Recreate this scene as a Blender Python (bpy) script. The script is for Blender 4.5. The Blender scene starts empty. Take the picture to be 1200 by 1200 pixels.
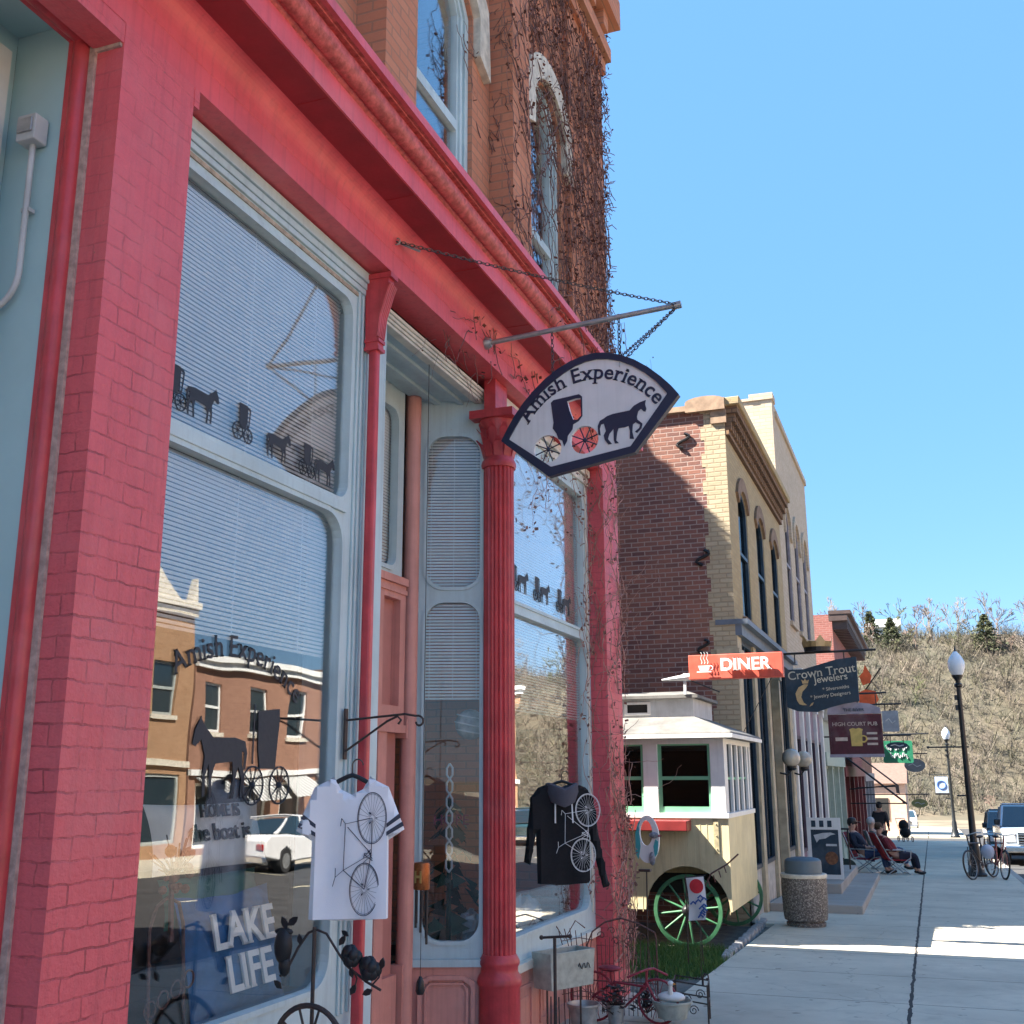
import bpy, math, random
from mathutils import Vector, Matrix
random.seed(7)
R = math.radians
SC = bpy.context.scene
COL = SC.collection

# ------------------------------------------------------------------ camera, sky, sun, exposure
cam = bpy.data.cameras.new("camera")
cam.sensor_width = 36.0
cam.lens = 38.55
cam.clip_start = 0.05
cam.clip_end = 2000
camo = bpy.data.objects.new("camera", cam)
COL.objects.link(camo)
cx = Vector((0.93806441, 0.34643638, -0.00412241))
cy = Vector((0.08502245, -0.21865247, 0.9720917))
cz = Vector((0.33586655, -0.91223513, -0.23456497))
camo.matrix_world = Matrix(((cx.x, cy.x, cz.x, 0), (cx.y, cy.y, cz.y, 0), (cx.z, cy.z, cz.z, 1.65), (0, 0, 0, 1)))
SC.camera = camo

SUN_AZ, SUN_EL = 22.0, 48.0            # degrees towards -Y from the -X axis, and above the horizon
sd = Vector((-math.cos(R(SUN_AZ)) * math.cos(R(SUN_EL)), -math.sin(R(SUN_AZ)) * math.cos(R(SUN_EL)), math.sin(R(SUN_EL))))
world = bpy.data.worlds.new("World")
SC.world = world
world.use_nodes = True
wn = world.node_tree
sky = wn.nodes.new("ShaderNodeTexSky")
sky.sky_type = 'NISHITA'
sky.sun_disc = False
sky.sun_elevation = R(SUN_EL)
sky.sun_rotation = math.atan2(sd.x, sd.y) % (2 * math.pi)
sky.air_density = 1.0
sky.dust_density = 0.2
sky.ozone_density = 1.0
bg = wn.nodes["Background"]
bg.inputs[1].default_value = 0.061
hs = wn.nodes.new("ShaderNodeHueSaturation")
hs.inputs["Saturation"].default_value = 1.25
wn.links.new(sky.outputs[0], hs.inputs["Color"])
mx_ = wn.nodes.new("ShaderNodeMix")
mx_.data_type = 'RGBA'
mx_.inputs[0].default_value = 0.8
mx_.inputs[7].default_value = (.56, 1.32, 2.55, 1)
wn.links.new(hs.outputs[0], mx_.inputs[6])
wn.links.new(mx_.outputs[2], bg.inputs[0])
sun = bpy.data.lights.new("sun", 'SUN')
sun.energy = 4.0
sun.angle = R(0.5)
sun.color = (1.0, 0.93, 0.83)
suno = bpy.data.objects.new("sun", sun)
COL.objects.link(suno)
suno.rotation_euler = sd.to_track_quat('Z', 'Y').to_euler()
SC.view_settings.view_transform = 'Standard'
SC.view_settings.look = 'None'
SC.view_settings.gamma = 1
SC.view_settings.use_curve_mapping = False
SC.view_settings.exposure = 2.88

GS = 0.025
def g(y):
    return -GS * y

# ------------------------------------------------------------------ materials
MATS = {}
def nd(nt, t, **kw):
    n = nt.nodes.new(t)
    for k, v in kw.items():
        setattr(n, k, v)
    return n
def mth(nt, op, a, b=None, c=None):
    n = nt.nodes.new("ShaderNodeMath")
    n.operation = op
    for i, v in enumerate((a, b, c)):
        if v is None:
            continue
        if isinstance(v, (int, float)):
            n.inputs[i].default_value = v
        else:
            nt.links.new(v, n.inputs[i])
    return n.outputs[0]
def mixc(nt, f, a, b, blend='MIX'):
    n = nt.nodes.new("ShaderNodeMix")
    n.data_type = 'RGBA'
    n.blend_type = blend
    for s, v in ((n.inputs[0], f), (n.inputs[6], a), (n.inputs[7], b)):
        if isinstance(v, (int, float)):
            s.default_value = v
        elif isinstance(v, tuple):
            s.default_value = (*v, 1) if len(v) == 3 else v
        else:
            nt.links.new(v, s)
    return n.outputs[2]
def base(name):
    m = bpy.data.materials.new(name)
    m.use_nodes = True
    MATS[name] = m
    nt = m.node_tree
    return m, nt, nt.nodes["Principled BSDF"]
def noise(nt, vec, scale, detail=4, rough=.55):
    n = nd(nt, "ShaderNodeTexNoise")
    n.inputs["Scale"].default_value = scale
    n.inputs["Detail"].default_value = detail
    n.inputs["Roughness"].default_value = rough
    nt.links.new(vec, n.inputs["Vector"])
    return n.outputs["Fac"]
def ramp(nt, f, a, b):
    n = nd(nt, "ShaderNodeMapRange")
    n.inputs[1].default_value = a
    n.inputs[2].default_value = b
    nt.links.new(f, n.inputs[0])
    return n.outputs[0]
def dk(c, k):
    return tuple(min(1, x * k) for x in c)
def weather(nt, pos, col, c, amt, chip=None):
    """rain streaks, grime and a few chips of the undercoat"""
    mp = nd(nt, "ShaderNodeMapping")
    mp.inputs["Scale"].default_value = (26, 26, 1.3)
    nt.links.new(pos, mp.inputs["Vector"])
    st = ramp(nt, noise(nt, mp.outputs[0], 1, 4, .6), .50, .80)
    col = mixc(nt, mth(nt, 'MULTIPLY', st, .55 * amt), col, dk(c, .45))
    gr = ramp(nt, noise(nt, pos, 2.3, 7, .72), .52, .72)
    col = mixc(nt, mth(nt, 'MULTIPLY', gr, .40 * amt), col, dk(c, .55))
    fd = ramp(nt, noise(nt, pos, 1.1, 4, .6), .55, .75)
    col = mixc(nt, mth(nt, 'MULTIPLY', fd, .30 * amt), col, tuple(q * .6 + .26 for q in c))
    if chip:
        ch = ramp(nt, noise(nt, pos, 38, 4, .65), .715, .735)
        col = mixc(nt, mth(nt, 'MULTIPLY', ch, .8), col, chip)
    return col
def mat(name, c, rough=.6, metal=0., var=.18, scale=6., bump=.0, bscale=60., c2=None, spec=.5, patch=(.35, .65), coat=0., wear=0., chip=None):
    m, nt, p = base(name)
    tc = nd(nt, "ShaderNodeTexCoord").outputs["Object"]
    geo = nd(nt, "ShaderNodeNewGeometry").outputs["Position"]
    f = ramp(nt, noise(nt, geo, scale, 5), *patch)
    col = mixc(nt, f, c2 if c2 else dk(c, 1 - var), c if c2 else dk(c, 1 + var * .6))
    f2 = noise(nt, geo, scale * 9, 3)
    col = mixc(nt, mth(nt, 'MULTIPLY', f2, var * .5), col, dk(c, .55))
    if wear:
        col = weather(nt, geo, col, c, wear, chip)
    nt.links.new(col, p.inputs["Base Color"])
    rr = mth(nt, 'ADD', mth(nt, 'MULTIPLY', f2, .2), rough - .1)
    nt.links.new(rr, p.inputs["Roughness"])
    p.inputs["Metallic"].default_value = metal
    p.inputs["Specular IOR Level"].default_value = spec
    if coat:
        p.inputs["Coat Weight"].default_value = coat
        p.inputs["Coat Roughness"].default_value = .05
    if bump:
        b = nd(nt, "ShaderNodeBump")
        b.inputs["Strength"].default_value = bump
        b.inputs["Distance"].default_value = .01
        nt.links.new(noise(nt, geo, bscale, 4), b.inputs["Height"])
        nt.links.new(b.outputs[0], p.inputs["Normal"])
    return m
def wallvec(nt, geo):
    g_ = nd(nt, "ShaderNodeNewGeometry")
    sp = nd(nt, "ShaderNodeSeparateXYZ")
    nt.links.new(g_.outputs["Position"], sp.inputs[0])
    sn = nd(nt, "ShaderNodeSeparateXYZ")
    nt.links.new(g_.outputs["True Normal"], sn.inputs[0])
    ax = mth(nt, 'ABSOLUTE', sn.outputs[0])
    ay = mth(nt, 'ABSOLUTE', sn.outputs[1])
    s = mth(nt, 'GREATER_THAN', ax, ay)
    u = mth(nt, 'ADD', mth(nt, 'MULTIPLY', s, sp.outputs[1]), mth(nt, 'MULTIPLY', mth(nt, 'SUBTRACT', 1, s), sp.outputs[0]))
    # slight waviness of the courses
    z = mth(nt, 'ADD', sp.outputs[2], mth(nt, 'MULTIPLY', mth(nt, 'SUBTRACT', noise(nt, g_.outputs["Position"], 2.0, 2), .5), .012))
    cb = nd(nt, "ShaderNodeCombineXYZ")
    nt.links.new(u, cb.inputs[0])
    nt.links.new(z, cb.inputs[1])
    return cb.outputs[0], g_.outputs["Position"]
def brick(name, c1, c2, mortar, bw=.215, bh=.072, ms=.01, bump=.5, rough=.85, blotch=.35, third=None, paint=False, streak=None):
    m, nt, p = base(name)
    v, pos = wallvec(nt, None)
    br = nd(nt, "ShaderNodeTexBrick")
    br.inputs["Scale"].default_value = 1
    br.inputs["Brick Width"].default_value = bw
    br.inputs["Row Height"].default_value = bh
    br.inputs["Mortar Size"].default_value = ms
    br.inputs["Mortar Smooth"].default_value = .35
    br.inputs["Bias"].default_value = 0
    br.inputs["Color1"].default_value = (*c1, 1)
    br.inputs["Color2"].default_value = (*c2, 1)
    br.inputs["Mortar"].default_value = (*mortar, 1)
    jit = nd(nt, "ShaderNodeTexNoise")
    jit.inputs["Scale"].default_value = 14
    nt.links.new(v, jit.inputs["Vector"])
    vm = nd(nt, "ShaderNodeVectorMath", operation='MULTIPLY_ADD')
    nt.links.new(jit.outputs["Color"], vm.inputs[0])
    vm.inputs[1].default_value = (.012, .008, 0) if not paint else (.02, .022, 0)
    nt.links.new(v, vm.inputs[2])
    nt.links.new(vm.outputs[0], br.inputs["Vector"])
    col = br.outputs["Color"]
    fac = br.outputs["Fac"]
    if paint:
        sx = nd(nt, "ShaderNodeSeparateXYZ")
        nt.links.new(pos, sx.inputs[0])
        vis = ramp(nt, noise(nt, pos, 6.5, 4, .7), .36, .62)
        hi = nd(nt, "ShaderNodeMapRange")
        hi.inputs[1].default_value = 2.6
        hi.inputs[2].default_value = 4.2
        hi.inputs[3].default_value = 1
        hi.inputs[4].default_value = .35
        nt.links.new(sx.outputs[2], hi.inputs[0])
        fac = mth(nt, 'MULTIPLY', fac, mth(nt, 'MULTIPLY', vis, hi.outputs[0]))
        col = mixc(nt, fac, c1, mortar)
    f = ramp(nt, noise(nt, pos, 1.1, 6, .62), .35, .68)
    col = mixc(nt, mth(nt, 'MULTIPLY', f, blotch), col, dk(c1, .55) if third is None else third)
    f3 = noise(nt, pos, 45, 4)
    col = mixc(nt, mth(nt, 'MULTIPLY', f3, .28), col, dk(c2, .5))
    if paint:
        f4 = ramp(nt, noise(nt, pos, 9, 6, .7), .66, .74)
        col = mixc(nt, mth(nt, 'MULTIPLY', f4, .35), col, dk(c1, .7))
        col = weather(nt, pos, col, c1, .75, (.36, .13, .09))
    nt.links.new(col, p.inputs["Base Color"])
    p.inputs["Roughness"].default_value = rough
    p.inputs["Specular IOR Level"].default_value = .4 if paint else .2
    b = nd(nt, "ShaderNodeBump")
    b.inputs["Strength"].default_value = bump
    b.inputs["Distance"].default_value = .012
    h = mth(nt, 'SUBTRACT', mth(nt, 'MULTIPLY', noise(nt, pos, 30 if not paint else 55, 4), .4 if not paint else .7), fac)
    nt.links.new(h, b.inputs["Height"])
    nt.links.new(b.outputs[0], p.inputs["Normal"])
    return m
def glass(name, tint=(.86, .9, .9), boost=1.0, rough=0.):
    m = bpy.data.materials.new(name)
    m.use_nodes = True
    nt = m.node_tree
    nt.nodes.clear()
    out = nd(nt, "ShaderNodeOutputMaterial")
    tr = nd(nt, "ShaderNodeBsdfTransparent")
    tr.inputs[0].default_value = (*tint, 1)
    gl = nd(nt, "ShaderNodeBsdfGlossy")
    gl.inputs["Roughness"].default_value = rough
    gl.inputs["Color"].default_value = (1, 1, 1, 1)
    ge = nd(nt, "ShaderNodeNewGeometry")
    # gentle waviness of old plate glass
    b = nd(nt, "ShaderNodeBump")
    b.inputs["Strength"].default_value = .2
    b.inputs["Distance"].default_value = .01
    nt.links.new(noise(nt, ge.outputs["Position"], 1.6, 1), b.inputs["Height"])
    nt.links.new(b.outputs[0], gl.inputs["Normal"])
    dt = nd(nt, "ShaderNodeVectorMath", operation='DOT_PRODUCT')
    nt.links.new(ge.outputs["Normal"], dt.inputs[0])
    nt.links.new(ge.outputs["Incoming"], dt.inputs[1])
    c = mth(nt, 'SUBTRACT', 1, mth(nt, 'ABSOLUTE', dt.outputs["Value"]))
    fr = mth(nt, 'ADD', .045, mth(nt, 'MULTIPLY', .955, mth(nt, 'POWER', c, 5)))
    fr = mth(nt, 'MINIMUM', mth(nt, 'MULTIPLY', fr, boost), 1)
    mx = nd(nt, "ShaderNodeMixShader")
    nt.links.new(fr, mx.inputs[0])
    nt.links.new(tr.outputs[0], mx.inputs[1])
    nt.links.new(gl.outputs[0], mx.inputs[2])
    nt.links.new(mx.outputs[0], out.inputs[0])
    MATS[name] = m
    return m

PINK = (.76, .125, .145)
M_pinkbrick = brick("painted_pink_brick", PINK, dk(PINK, .93), dk(PINK, .5), bw=.22, bh=.0735, ms=.0045, bump=.6, rough=.45, blotch=.16, paint=True)
M_pink = mat("pink_paint", (.75, .105, .12), .45, var=.13, scale=3, bump=.2, bscale=25, wear=.8, chip=(.30, .10, .07))
M_redgloss = mat("red_gloss_paint", (.56, .055, .065), .38, var=.2, scale=8, bump=.2, bscale=40, wear=.9, chip=(.20, .05, .04))
M_crown = mat("weathered_red_moulding", (.70, .13, .12), .5, var=.35, scale=24, c2=(.36, .05, .042), bump=.3, bscale=70)
M_salmon = mat("salmon_paint", (.66, .29, .235), .5, var=.1, scale=4, bump=.1, wear=.8, chip=(.5, .45, .4))
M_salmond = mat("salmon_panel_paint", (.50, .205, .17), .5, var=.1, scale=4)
M_blue = mat("pale_blue_grey_paint", (.50, .62, .635), .5, var=.09, scale=3, bump=.1, wear=.6, chip=(.45, .36, .28))
M_bluewall = mat("blue_grey_wall_paint", (.38, .56, .58), .55, var=.07, scale=2)
M_cream = mat("cream_grey_paint", (.68, .66, .57), .55, var=.15, scale=8)
M_caulk = mat("old_caulk", (.48, .36, .31), .8, var=.3, scale=30)
M_orange = brick("orange_brick", (.62, .27, .16), (.54, .215, .125), (.38, .21, .14), ms=.008, bump=.4, blotch=.25)
M_stone = mat("pale_stone", (.60, .55, .45), .8, var=.25, scale=12, bump=.3)
M_sidebrick = brick("purple_brown_brick", (.29, .125, .095), (.14, .07, .068), (.36, .29, .26), bw=.215, bh=.075, ms=.010, bump=.6, blotch=.45, third=(.33, .17, .11))
M_buff = brick("buff_brick", (.47, .36, .20), (.40, .30, .16), (.36, .29, .19), bw=.215, bh=.075, ms=.008, bump=.5, blotch=.2)
M_quoin = brick("cream_quoin_brick", (.50, .42, .29), (.43, .35, .23), (.36, .29, .19), bw=.215, bh=.075, ms=.012, bump=.6, blotch=.2)
M_creamb = brick("pale_cream_brick", (.58, .48, .36), (.50, .40, .29), (.42, .34, .25), bw=.25, bh=.086, ms=.008, bump=.4, blotch=.15)
M_redb = brick("red_far_brick", (.34, .13, .11), (.27, .10, .085), (.36, .2, .17), bump=.4, blotch=.2)
M_tan = brick("tan_street_brick", (.42, .255, .15), (.34, .19, .105), (.40, .25, .15), bump=.4, blotch=.3)
M_tan2 = brick("dull_red_street_brick", (.33, .18, .125), (.27, .14, .095), (.34, .2, .14), bump=.4, blotch=.3)
M_black = mat("black_paint", (.012, .012, .014), .45, var=.2)
M_iron = mat("dark_wrought_iron", (.03, .027, .028), .55, var=.4, scale=40, c2=(.06, .035, .025))
M_rust = mat("rusty_iron", (.13, .06, .05), .8, var=.4, scale=40)
M_navy = mat("navy_sign_paint", (.012, .02, .05), .4, var=.1)
M_navyl = mat("dark_teal_sign_paint", (.012, .035, .06), .45, var=.25, wear=1., scale=9)
M_white = mat("white_paint", (.74, .74, .71), .5, var=.06, scale=4, wear=.5)
M_offwhite = mat("off_white_paint", (.52, .54, .54), .5, var=.15, scale=5, wear=.8)
M_steel = mat("galvanised_steel", (.42, .43, .43), .45, .7, var=.25, scale=14)
M_galv = mat("weathered_galvanised_planter", (.40, .43, .38), .6, .2, var=.2, scale=18, bump=.1)
M_chain = mat("chain_steel", (.10, .085, .08), .5, .8, var=.3, scale=50)
M_redmetal = mat("dull_red_metal", (.30, .03, .045), .5, var=.35, scale=30)
M_glass = glass("window_glass", (.97, .98, .98), boost=1.95)
M_glassn = glass("recess_glass", (.97, .98, .98), boost=.75)
M_glassd = glass("far_window_glass", (.35, .4, .43), boost=.45)
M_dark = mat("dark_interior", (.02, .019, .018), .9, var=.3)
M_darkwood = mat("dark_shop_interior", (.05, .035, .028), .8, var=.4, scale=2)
M_blind = mat("white_blind_slats", (.84, .84, .83), .45, var=.04)
M_cloth = mat("white_cotton", (.80, .81, .84), .9, var=.03, bump=.1, bscale=200)
M_blackcloth = mat("black_cotton", (.010, .010, .012), .95, var=.2)
M_conc = None
def concrete(name, joints=True, c=(.60, .54, .42)):
    m, nt, p = base(name)
    ge = nd(nt, "ShaderNodeNewGeometry").outputs["Position"]
    sp = nd(nt, "ShaderNodeSeparateXYZ")
    nt.links.new(ge, sp.inputs[0])
    f = ramp(nt, noise(nt, ge, .7, 6, .62), .3, .72)
    col = mixc(nt, f, dk(c, .74), dk(c, 1.10))
    f2 = ramp(nt, noise(nt, ge, 4.5, 5, .7), .56, .75)
    col = mixc(nt, mth(nt, 'MULTIPLY', f2, .42), col, dk(c, .5))
    col = mixc(nt, mth(nt, 'MULTIPLY', noise(nt, ge, 90, 3), .25), col, dk(c, .6))
    f5 = ramp(nt, noise(nt, ge, 1.7, 6, .7), .50, .70)
    col = mixc(nt, mth(nt, 'MULTIPLY', f5, .28), col, (.25, .215, .18))
    sp_ = ramp(nt, noise(nt, ge, 7, 2, .4), .72, .74)
    col = mixc(nt, mth(nt, 'MULTIPLY', sp_, .55), col, (.07, .06, .055))
    hgt = noise(nt, ge, 40, 5)
    if joints:
        wob = mth(nt, 'MULTIPLY', mth(nt, 'SUBTRACT', noise(nt, ge, 3, 4), .5), .05)
        d = mth(nt, 'ABSOLUTE', mth(nt, 'ADD', mth(nt, 'ADD', sp.outputs[0], .31), wob))
        wid = mth(nt, 'ADD', .004, mth(nt, 'MULTIPLY', noise(nt, ge, 5, 3), .022))
        j1 = mth(nt, 'LESS_THAN', d, wid)
        fy = mth(nt, 'ABSOLUTE', mth(nt, 'SUBTRACT', mth(nt, 'FRACT', mth(nt, 'DIVIDE', mth(nt, 'ADD', sp.outputs[1], mth(nt, 'MULTIPLY', wob, .3)), 1.65)), .5))
        j2 = mth(nt, 'LESS_THAN', fy, .0065)
        col = mixc(nt, mth(nt, 'MULTIPLY', j2, .8), col, (.10, .09, .08))
        col = mixc(nt, j1, col, (.022, .02, .019))
        # hairline cracks
        vo = nd(nt, "ShaderNodeTexVoronoi", feature='DISTANCE_TO_EDGE')
        vo.inputs["Scale"].default_value = .28
        vm = nd(nt, "ShaderNodeVectorMath", operation='MULTIPLY_ADD')
        nn = nd(nt, "ShaderNodeTexNoise")
        nn.inputs["Scale"].default_value = 2
        nt.links.new(ge, nn.inputs["Vector"])
        nt.links.new(nn.outputs["Color"], vm.inputs[0])
        vm.inputs[1].default_value = (.5, .5, .5)
        nt.links.new(ge, vm.inputs[2])
        nt.links.new(vm.outputs[0], vo.inputs["Vector"])
        col = mixc(nt, mth(nt, 'MULTIPLY', mth(nt, 'LESS_THAN', vo.outputs["Distance"], .0016), .22), col, (.08, .07, .06))
        hgt = mth(nt, 'SUBTRACT', mth(nt, 'MULTIPLY', hgt, .3), mth(nt, 'MAXIMUM', j1, mth(nt, 'MULTIPLY', j2, .6)))
    nt.links.new(col, p.inputs["Base Color"])
    p.inputs["Roughness"].default_value = .85
    b = nd(nt, "ShaderNodeBump")
    b.inputs["Strength"].default_value = .35
    b.inputs["Distance"].default_value = .008
    nt.links.new(hgt, b.inputs["Height"])
    nt.links.new(b.outputs[0], p.inputs["Normal"])
    return m
M_conc = concrete("pavement_concrete")
M_concp = concrete("plain_concrete", False, (.38, .345, .30))
M_asph = mat("asphalt", (.045, .044, .044), .9, var=.35, scale=1.5, bump=.3, bscale=120)
M_dirt = mat("gravel_dirt", (.16, .14, .115), .95, var=.4, scale=7, bump=.5, bscale=60)
M_agg = None
def aggregate():
    m, nt, p = base("exposed_aggregate")
    ge = nd(nt, "ShaderNodeNewGeometry").outputs["Position"]
    vo = nd(nt, "ShaderNodeTexVoronoi")
    vo.inputs["Scale"].default_value = 52
    nt.links.new(ge, vo.inputs["Vector"])
    s = nd(nt, "ShaderNodeSeparateColor")
    nt.links.new(vo.outputs["Color"], s.inputs[0])
    col = mixc(nt, s.outputs[0], (.085, .075, .066), (.36, .325, .28))
    col = mixc(nt, ramp(nt, vo.outputs["Distance"], .4, .65), col, (.10, .085, .075))
    nt.links.new(col, p.inputs["Base Color"])
    p.inputs["Roughness"].default_value = .8
    b = nd(nt, "ShaderNodeBump")
    b.inputs["Strength"].default_value = .8
    b.inputs["Distance"].default_value = .006
    nt.links.new(mth(nt, 'SUBTRACT', 1, vo.outputs["Distance"]), b.inputs["Height"])
    nt.links.new(b.outputs[0], p.inputs["Normal"])
    return m
M_agg = aggregate()

# ------------------------------------------------------------------ geometry helpers
ORG = {}
def thing(name, label, cat, loc=(0, 0, 0), group=None):
    o = bpy.data.objects.new(name, None)
    o.empty_display_size = .1
    o.location = loc
    COL.objects.link(o)
    o["label"] = label
    o["category"] = cat
    if group:
        o["group"] = group
    ORG[o.name] = Vector(loc)
    return o
def tag(o, label, cat, group=None, kind=None):
    o["label"] = label
    o["category"] = cat
    if group:
        o["group"] = group
    if kind:
        o["kind"] = kind
    return o
def copy_tree(o, parent=None):
    c = o.copy()
    COL.objects.link(c)
    if parent:
        c.parent = parent
    for ch in list(o.children):
        copy_tree(ch, c)
    return c
def shape_geo(loops, thick):
    cu = bpy.data.curves.new("t", 'CURVE')
    cu.dimensions = '2D'
    cu.fill_mode = 'BOTH'
    cu.extrude = thick / 2
    for lp in loops:
        s = cu.splines.new('POLY')
        s.points.add(len(lp) - 1)
        for q, (a, b) in zip(s.points, lp):
            q.co = (a, b, 0, 1)
        s.use_cyclic_u = True
    ob = bpy.data.objects.new("t", cu)
    me = ob.to_mesh()
    vs = [v.co.copy() for v in me.vertices]
    fs = [tuple(p.vertices) for p in me.polygons]
    ob.to_mesh_clear()
    bpy.data.objects.remove(ob)
    bpy.data.curves.remove(cu)
    return vs, fs
TXT = {}
def text_geo(s, thick=.02, bold=0., serif=0.):
    k = (s, thick, bold, serif)
    if k in TXT:
        return TXT[k]
    cu = bpy.data.curves.new("t", 'FONT')
    cu.body = s
    cu.extrude = thick / 2
    cu.offset = bold
    cu.resolution_u = 4
    ob = bpy.data.objects.new("t", cu)
    me = ob.to_mesh()
    vs = [v.co.copy() for v in me.vertices]
    fs = [tuple(p.vertices) for p in me.polygons]
    if serif:
        seen = []
        for e in me.edges:
            a, b = vs[e.vertices[0]], vs[e.vertices[1]]
            if abs(a.z - b.z) > 1e-5 or a.z < 0 or abs(a.y - b.y) > 1e-4:
                continue
            L = abs(a.x - b.x)
            if not .05 < L < .19:
                continue
            m = (a + b) / 2
            if any((m.xy - q).length < .01 for q in seen):
                continue
            up = [p for p in vs if abs(p.x - m.x) < L * .5 + .005]
            lo = min(p.y for p in up)
            hi = max(p.y for p in up)
            if abs(m.y - lo) < .01:
                y0, y1 = m.y, m.y + .045
                x0, x1 = m.x - L / 2 - serif, m.x + L / 2 + serif
            elif abs(m.y - hi) < .01 and m.y > .4:
                y0, y1 = m.y - .045, m.y
                x0, x1 = m.x - L / 2 - serif, m.x + L / 2 + serif * .2
            else:
                continue
            seen.append(m.xy.copy())
            n = len(vs)
            z = thick / 2
            vs += [Vector((x0, y0, -z)), Vector((x1, y0, -z)), Vector((x1, y1, -z)), Vector((x0, y1, -z)),
                   Vector((x0, y0, z)), Vector((x1, y0, z)), Vector((x1, y1, z)), Vector((x0, y1, z))]
            fs += [(n + 4, n + 5, n + 6, n + 7), (n + 3, n + 2, n + 1, n), (n, n + 1, n + 5, n + 4), (n + 1, n + 2, n + 6, n + 5), (n + 2, n + 3, n + 7, n + 6), (n + 3, n, n + 4, n + 7)]
    ob.to_mesh_clear()
    bpy.data.objects.remove(ob)
    bpy.data.curves.remove(cu)
    TXT[k] = (vs, fs)
    return vs, fs
def twidth(s):
    vs, _ = text_geo("|" + s + "|")
    v2, _ = text_geo("||")
    return (max(v.x for v in vs) - min(v.x for v in vs)) - (max(v.x for v in v2) - min(v.x for v in v2))

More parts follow.
